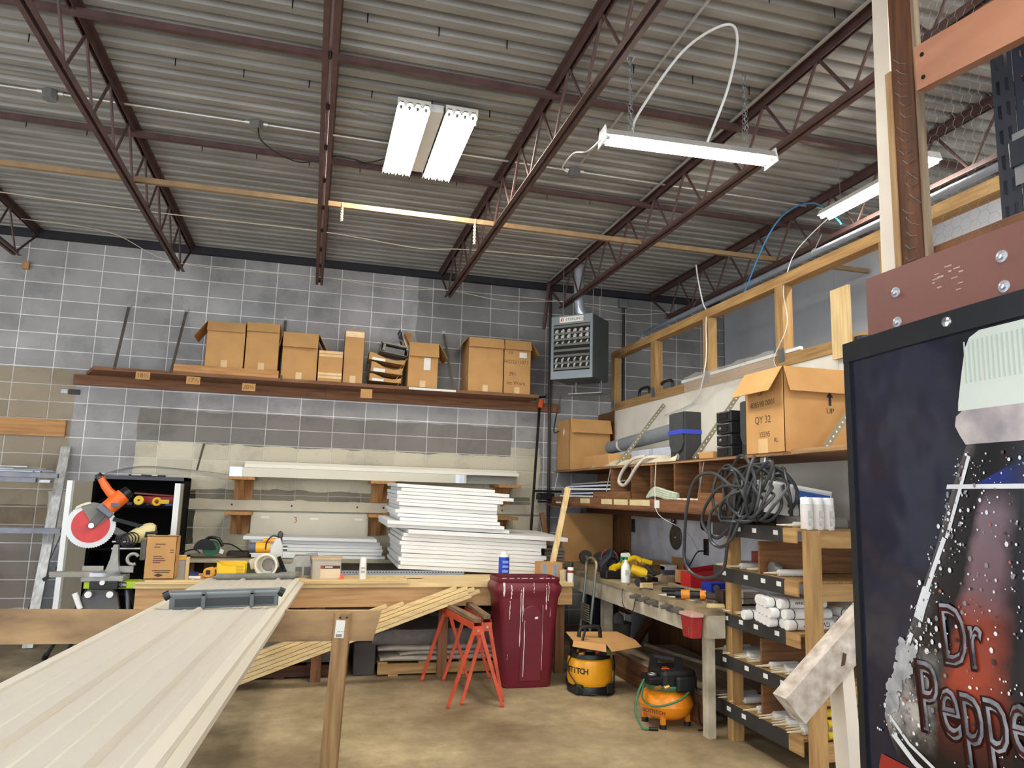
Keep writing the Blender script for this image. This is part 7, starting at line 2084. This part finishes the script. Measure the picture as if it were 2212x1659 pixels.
struct(MB().box((2.045, -1.5, 2.20), (3.4, 2.2, 2.22)), 'trim_2', wood('ply', 'y'))
struct(MB().box((2.06, 2.10, 0), (2.14, 2.2, 2.2)), 'trim_3', wood('dark', 'z'))

# white timber brace poking out behind the vending machine
wb = thing('white_brace', 'scuffed white timber brace sticking up diagonally from behind the vending machine', 'brace', (2.2, 2.8, .9))
WSC = mat('scuffed_white', (224, 214, 200), .65, 0, 0, 16, .4, rgb2=(160, 144, 126), detail=9)
MB().bar((1.975, 2.79, .85), (2.95, 2.79, 1.70), .09, .135, (-.65, 0, .75)).obj('brace_timber', WSC, wb)
MB().bar((2.30, 2.80, 0), (2.24, 2.80, 1.02), .06, .09, (0, 1, 0)).obj('white_leg', mat('white_post', (226, 214, 196), .55, 0, .07, 4), wb)
MB().bar((2.75, 2.84, 0), (2.75, 2.84, 1.5), .06, .09, (0, 1, 0)).obj('white_leg', mat('white_post', (226, 214, 196), .55, 0, .07, 4), wb)
MB().prism([(0, 0), (.02, .005), (.03, .05), (.012, .055)], 0, .001, FR((2.20, 2.7445, 1.02), (1, 0, 0), (0, 0, 1))).obj('dark_stain', mat('stain_brown', (84, 62, 46), .8, 0, .1), wb)

# ================================================================ vending machine
vm = thing('vending_machine', 'tall drinks vending machine with a big soda bottle picture on its dark blue front', 'vending machine', (1.45, .73, 0))
VB = mat('vending_black', (30, 31, 34), .3, .2, .1)
YA, YB_, BUL = 1.20, .26, .028


def vx(y, e=0.):
    t = (y - (YA + YB_) / 2) / ((YA - YB_) / 2)
    return 1.0 - BUL * (1 - t * t) - e


MB().box((1.03, YB_ + .005, .03), (1.82, YA - .005, 1.985)).obj('casing', VB, vm, bevel=.008)


def curved(z0, z1, y0, y1, e0, e1, n=24):
    """curved slab following the bowed door"""
    b = MB()
    ys = [y0 + (y1 - y0) * i / n for i in range(n + 1)]
    pts = [(vx(y, e1), y) for y in ys] + [(vx(y, -e0), y) for y in ys[::-1]]
    m_ = len(pts)
    b.add([(x, y, z0) for x, y in pts] + [(x, y, z1) for x, y in pts],
          [tuple(range(m_)), tuple(range(2 * m_ - 1, m_ - 1, -1))] + [(i, m_ + i, m_ + (i + 1) % m_, (i + 1) % m_) for i in range(m_)])
    return b


DOORM = mat('graphic_navy', (22, 23, 50), .16, 0, 0, 7, 0, rgb2=(24, 23, 30), stretch=(1, 1, .55), detail=3, spec=.6)
bpn = DOORM.node_tree
_nz = bpn.nodes.new('ShaderNodeTexNoise')
_nz.inputs['Scale'].default_value = 5.5
_nz.inputs['Detail'].default_value = 2
_bp = bpn.nodes.new('ShaderNodeBump')
_bp.inputs['Strength'].default_value = .9
_bp.inputs['Distance'].default_value = .012
_tc = bpn.nodes.new('ShaderNodeTexCoord')
bpn.links.new(_tc.outputs['Object'], _nz.inputs['Vector'])
bpn.links.new(_nz.outputs['Fac'], _bp.inputs['Height'])
bpn.links.new(_bp.outputs[0], bpn.nodes['Principled BSDF'].inputs['Normal'])
dr = curved(.12, 1.962, YB_ + .02, YA - .018, .025, 0).obj('front_graphic', DOORM, vm, smooth=30)
curved(1.962, 2.0, YB_, YA, .03, .006).obj('top_trim', VB, vm, smooth=30)
curved(.06, .12, YB_, YA, .03, .006).obj('bottom_trim', VB, vm, smooth=30)
for y0, y1 in ((YA - .018, YA), (YB_, YB_ + .02)):
    curved(.12, 1.962, y0, y1, .03, .005, 2).obj('side_trim', VB, vm)
for y in (.93, .55):
    k = MB().lathe([(.009, 0), (.008, .003), (.004, .004)], 14, FR((vx(y, .006), y, 1.983), (0, -1, 0), (0, 0, 1))).obj('trim_screw', CHROME(), vm, smooth=True)
MB().cyl((1.02, 1.17, 2.0), (1.02, 1.17, 2.012), .018, 12).obj('top_knob', BLACK(), vm, smooth=True)
AX = .79   # bottle axis


def pr_(rows, e, name, m, parent, cols=10):
    """flat print on the bowed door; rows = (z, half-width toward the far edge, half-width toward the near edge)"""
    b = MB()
    b.sheet([[(vx(AX + a + (-c - a) * j / cols, e), AX + a + (-c - a) * j / cols, z) for j in range(cols + 1)] for z, a, c in rows])
    return b.obj(name, m, parent, smooth=True)


CAPM = mat('print_cap', (206, 212, 200), .2, 0, .03, 5)
pr_([(1.958, .085, .085), (1.95, .104, .104), (1.935, .113, .113), (1.9, .122, .122), (1.85, .133, .133), (1.838, .134, .134)], .0012, 'print_bottle_cap', CAPM, dr)
b = MB()
for i in range(26):
    y = AX - .10 + i * .0085
    b.box((vx(y, .0022), y, 1.88), (vx(y, .0012), y + .0022, 1.945))
b.obj('print_cap_ribs', mat('print_cap_shade', (178, 188, 178), .2, 0, 0), dr)
pr_([(1.838, .126, .126), (1.83, .139, .139), (1.815, .142, .142), (1.80, .134, .134), (1.785, .124, .124)], .0012, 'print_neck_ring', mat('print_glass', (196, 184, 178), .2, 0, 0, 20, rgb2=(148, 140, 142)), dr)
OUT = [(1.785, .122), (1.75, .14), (1.72, .154), (1.67, .176), (1.618, .199), (1.56, .229), (1.509, .254), (1.45, .286), (1.40, .312), (1.356, .334), (1.328, .34), (1.298, .328), (1.267, .308)]


def bottle_print():
    """the printed picture: dark cola with an amber column of light, red behind the name, pale wet glass low at the edge"""
    m = bpy.data.materials.new('print_cola')
    m.use_nodes = True
    N, L = m.node_tree.nodes, m.node_tree.links
    b = N['Principled BSDF']
    b.inputs['Roughness'].default_value = .18

    def mth(op, x, y=None, z=None):
        n = N.new('ShaderNodeMath')
        n.operation = op
        for i, q in enumerate((x, y, z)):
            if q is None:
                continue
            if isinstance(q, (int, float)):
                n.inputs[i].default_value = q
            else:
                L.new(q, n.inputs[i])
        return n.outputs[0]

    def ramp(f, pts):
        r = N.new('ShaderNodeValToRGB')
        e = r.color_ramp.elements
        while len(e) < len(pts):
            e.new(.5)
        for k, (p, c) in zip(e, pts):
            k.position = p
            k.color = (*(lin(c) if isinstance(c, tuple) else (c, c, c)), 1)
        L.new(f, r.inputs['Fac'])
        return r.outputs['Color']

    def mix(f, x, y):
        n = N.new('ShaderNodeMix')
        n.data_type = 'RGBA'
        L.new(f, n.inputs[0])
        L.new(x, n.inputs[6])
        L.new(y, n.inputs[7])
        return n.outputs[2]
    g = N.new('ShaderNodeNewGeometry')
    sp = N.new('ShaderNodeSeparateXYZ')
    L.new(g.outputs['Position'], sp.inputs[0])
    nz = N.new('ShaderNodeTexNoise')
    nz.inputs['Scale'].default_value = 26
    nz.inputs['Detail'].default_value = 5
    L.new(g.outputs['Position'], nz.inputs['Vector'])
    wob = mth('MULTIPLY_ADD', nz.outputs['Fac'], .16, -.08)
    hw = mth('MULTIPLY_ADD', mth('SUBTRACT', 1.785, sp.outputs[2]), .47, .12)
    s_ = mth('ADD', mth('DIVIDE', mth('SUBTRACT', sp.outputs[1], AX), hw), wob)
    zn = mth('DIVIDE', mth('SUBTRACT', sp.outputs[2], 1.25), .54)      # 0 at the label, 1 at the neck
    zw = mth('ADD', zn, mth('MULTIPLY', wob, .8))
    u = mth('MULTIPLY_ADD', s_, .5, .5)
    dark = ramp(u, [(.0, (18, 18, 30)), (.5, (20, 20, 34)), (.62, (14, 12, 16)), (.8, (14, 10, 10)), (.93, (26, 22, 22)), (1.0, (84, 78, 76))])
    col = ramp(zw, [(.0, (60, 28, 26)), (.16, (96, 40, 32)), (.34, (168, 66, 40)), (.48, (150, 66, 48)), (.58, (122, 92, 96)), (.9, (128, 112, 122))])
    mask = ramp(u, [(.62, 0.), (.70, .75), (.80, .9), (.85, 0.)])
    low = ramp(zn, [(.08, 0.), (.2, 1.), (.80, 1.), (.88, 0.)])
    mm = mth('MULTIPLY', mask, low)
    c1 = mix(mm, dark, col)
    pale = ramp(nz.outputs['Fac'], [(.35, (70, 60, 58)), (.6, (190, 182, 172))])
    m2 = mth('MULTIPLY', ramp(u, [(.82, 0.), (.90, .95), (1., .8)]), ramp(zn, [(.08, 0.), (.16, 1.), (.26, .9), (.40, 0.)]))
    L.new(mix(m2, c1, pale), b.inputs['Base Color'])
    return m


pr_([(z, a, a) for z, a in OUT], .0012, 'print_bottle_body', bottle_print(), dr, 14)
pr_([(1.765, .02, .1), (1.75, .05, .12), (1.735, .085, .12), (1.724, .11, .12)], .0018, 'print_blue_glow', mat('print_blue_band', (24, 44, 120), .18, 0, 0, 14, rgb2=(18, 22, 50)), dr)
pr_([(1.724, .164, .16), (1.717, .166, .16)], .0024, 'print_liquid_line', mat('print_white', (214, 214, 214), .2, 0, .1, 20), dr)
pr_([(1.262, .352, .30), (1.24, .36, .3), (1.05, .36, .3), (.60, .36, .3)], .0020, 'print_red_label', mat('print_label_red', (150, 44, 34), .18, 0, .08, 6), dr)
WH = mat('print_white', (214, 214, 214), .2, 0, .1, 20)
b = MB()


def streak(b, pts, w0, e=.0026):
    for i in range(len(pts) - 1):
        (y, z), (Y, Z) = pts[i], pts[i + 1]
        d_ = V((0, Y - y, Z - z)).normalized()
        n_ = V((0, -d_.z, d_.y)) * w0 / 2
        b.add([(vx(y, e), y + n_.y, z + n_.z), (vx(Y, e), Y + n_.y, Z + n_.z), (vx(Y, e), Y - n_.y, Z - n_.z), (vx(y, e), y - n_.y, z - n_.z)], [(0, 1, 2, 3)])
    return b


streak(b, [(AX + .118, 1.767), (AX + .14, 1.714), (AX + .163, 1.66), (AX + .172, 1.64)], .006)
streak(b, [(AX + .176, 1.64), (AX + .205, 1.585), (AX + .222, 1.55)], .008)
streak(b, [(AX + .220, 1.555), (AX + .235, 1.525), (AX + .243, 1.505)], .018)
streak(b, [(AX + .33, 1.335), (AX + .28, 1.30), (AX + .2, 1.27)], .006)
streak(b, [(AX + .32, 1.305), (AX + .27, 1.275), (AX + .2, 1.25)], .010)
streak(b, [(AX + .26, 1.48), (AX + .30, 1.40)], .008)
b.obj('print_highlights', WH, dr)['kind'] = 'stuff'
# droplets
random.seed(17)
for nm, cnt, cm in (('print_droplets', 420, WH), ('print_grey_droplets', 300, mat('print_drop_grey', (128, 124, 124), .2, 0, 0)), ('print_dark_droplets', 50, mat('print_drop_dark', (60, 40, 44), .15, 0, 0)), ('print_amber_droplets', 40, mat('print_drop_amber', (170, 92, 64), .15, 0, 0))):
    b = MB()
    for i in range(cnt):
        z = random.uniform(1.30, 1.775)
        hw_ = .125 + (1.785 - z) * .48
        y = AX + (random.uniform(-.9, .98) * hw_ if nm not in ('print_droplets', 'print_grey_droplets') or i % 3 else random.uniform(.72, 1.03) * hw_)
        r_ = random.choice((.0009, .0012, .0015, .002, .0032)) * (.8 if z > 1.68 else 1)
        st_ = random.uniform(.9, 1.5)
        n = 7
        b.add([(vx(y, .0032), y + r_ * cos(2 * pi * k / n), z + r_ * st_ * sin(2 * pi * k / n)) for k in range(n)], [tuple(range(n))])
    b.obj(nm, cm, dr)['kind'] = 'stuff'
b = MB()
for i in range(70):
    z = random.uniform(1.33, 1.47)
    y = AX + .335 - (z - 1.33) * .45 + random.uniform(-.025, .008)
    r_ = random.uniform(.003, .011)
    b.add([(vx(y, .0034), y + r_ * cos(2 * pi * k / 7 + i), z + r_ * random.uniform(.7, 1.2) * sin(2 * pi * k / 7 + i)) for k in range(7)], [tuple(range(7))])
b.obj('print_ice', mat('print_ice', (186, 184, 182), .3, 0, 0, 30, rgb2=(120, 118, 120)), dr)['kind'] = 'stuff'
CHR = mat('print_letter', (204, 206, 212), .18, 0, 0, 30, rgb2=(96, 96, 104))
CHI = mat('print_letter_inner', (104, 46, 36), .18, 0, 0, 20, rgb2=(40, 26, 28))
CHD = mat('print_letter_dark', (60, 22, 20), .18, 0, 0)
for s, y, z, sz, xs_ in (('Dr', AX + .157, 1.488, .128, .56), ('Pepper', AX + .13, 1.388, .15, .60)):
    for k, (off, m_) in enumerate(((.0036, CHD), (.0046, CHR), (.0054, CHI))):
        M = FR((0, y - (.0, .003, .0005)[k], z + (0, .002, .0005)[k]), (0, -1, .08), (0, .08, 1))
        o = text(s, 'print_lettering', sz, M, m_, dr, .0002, .95, xs_ * (1.03 if k == 0 else 1), 0, (.035, .012, -.022)[k])
        inv = wm(dr)
        for v_ in o.data.vertices:
            p = inv @ v_.co
            v_.co = inv.inverted() @ V((vx(p.y, off), p.y, p.z))
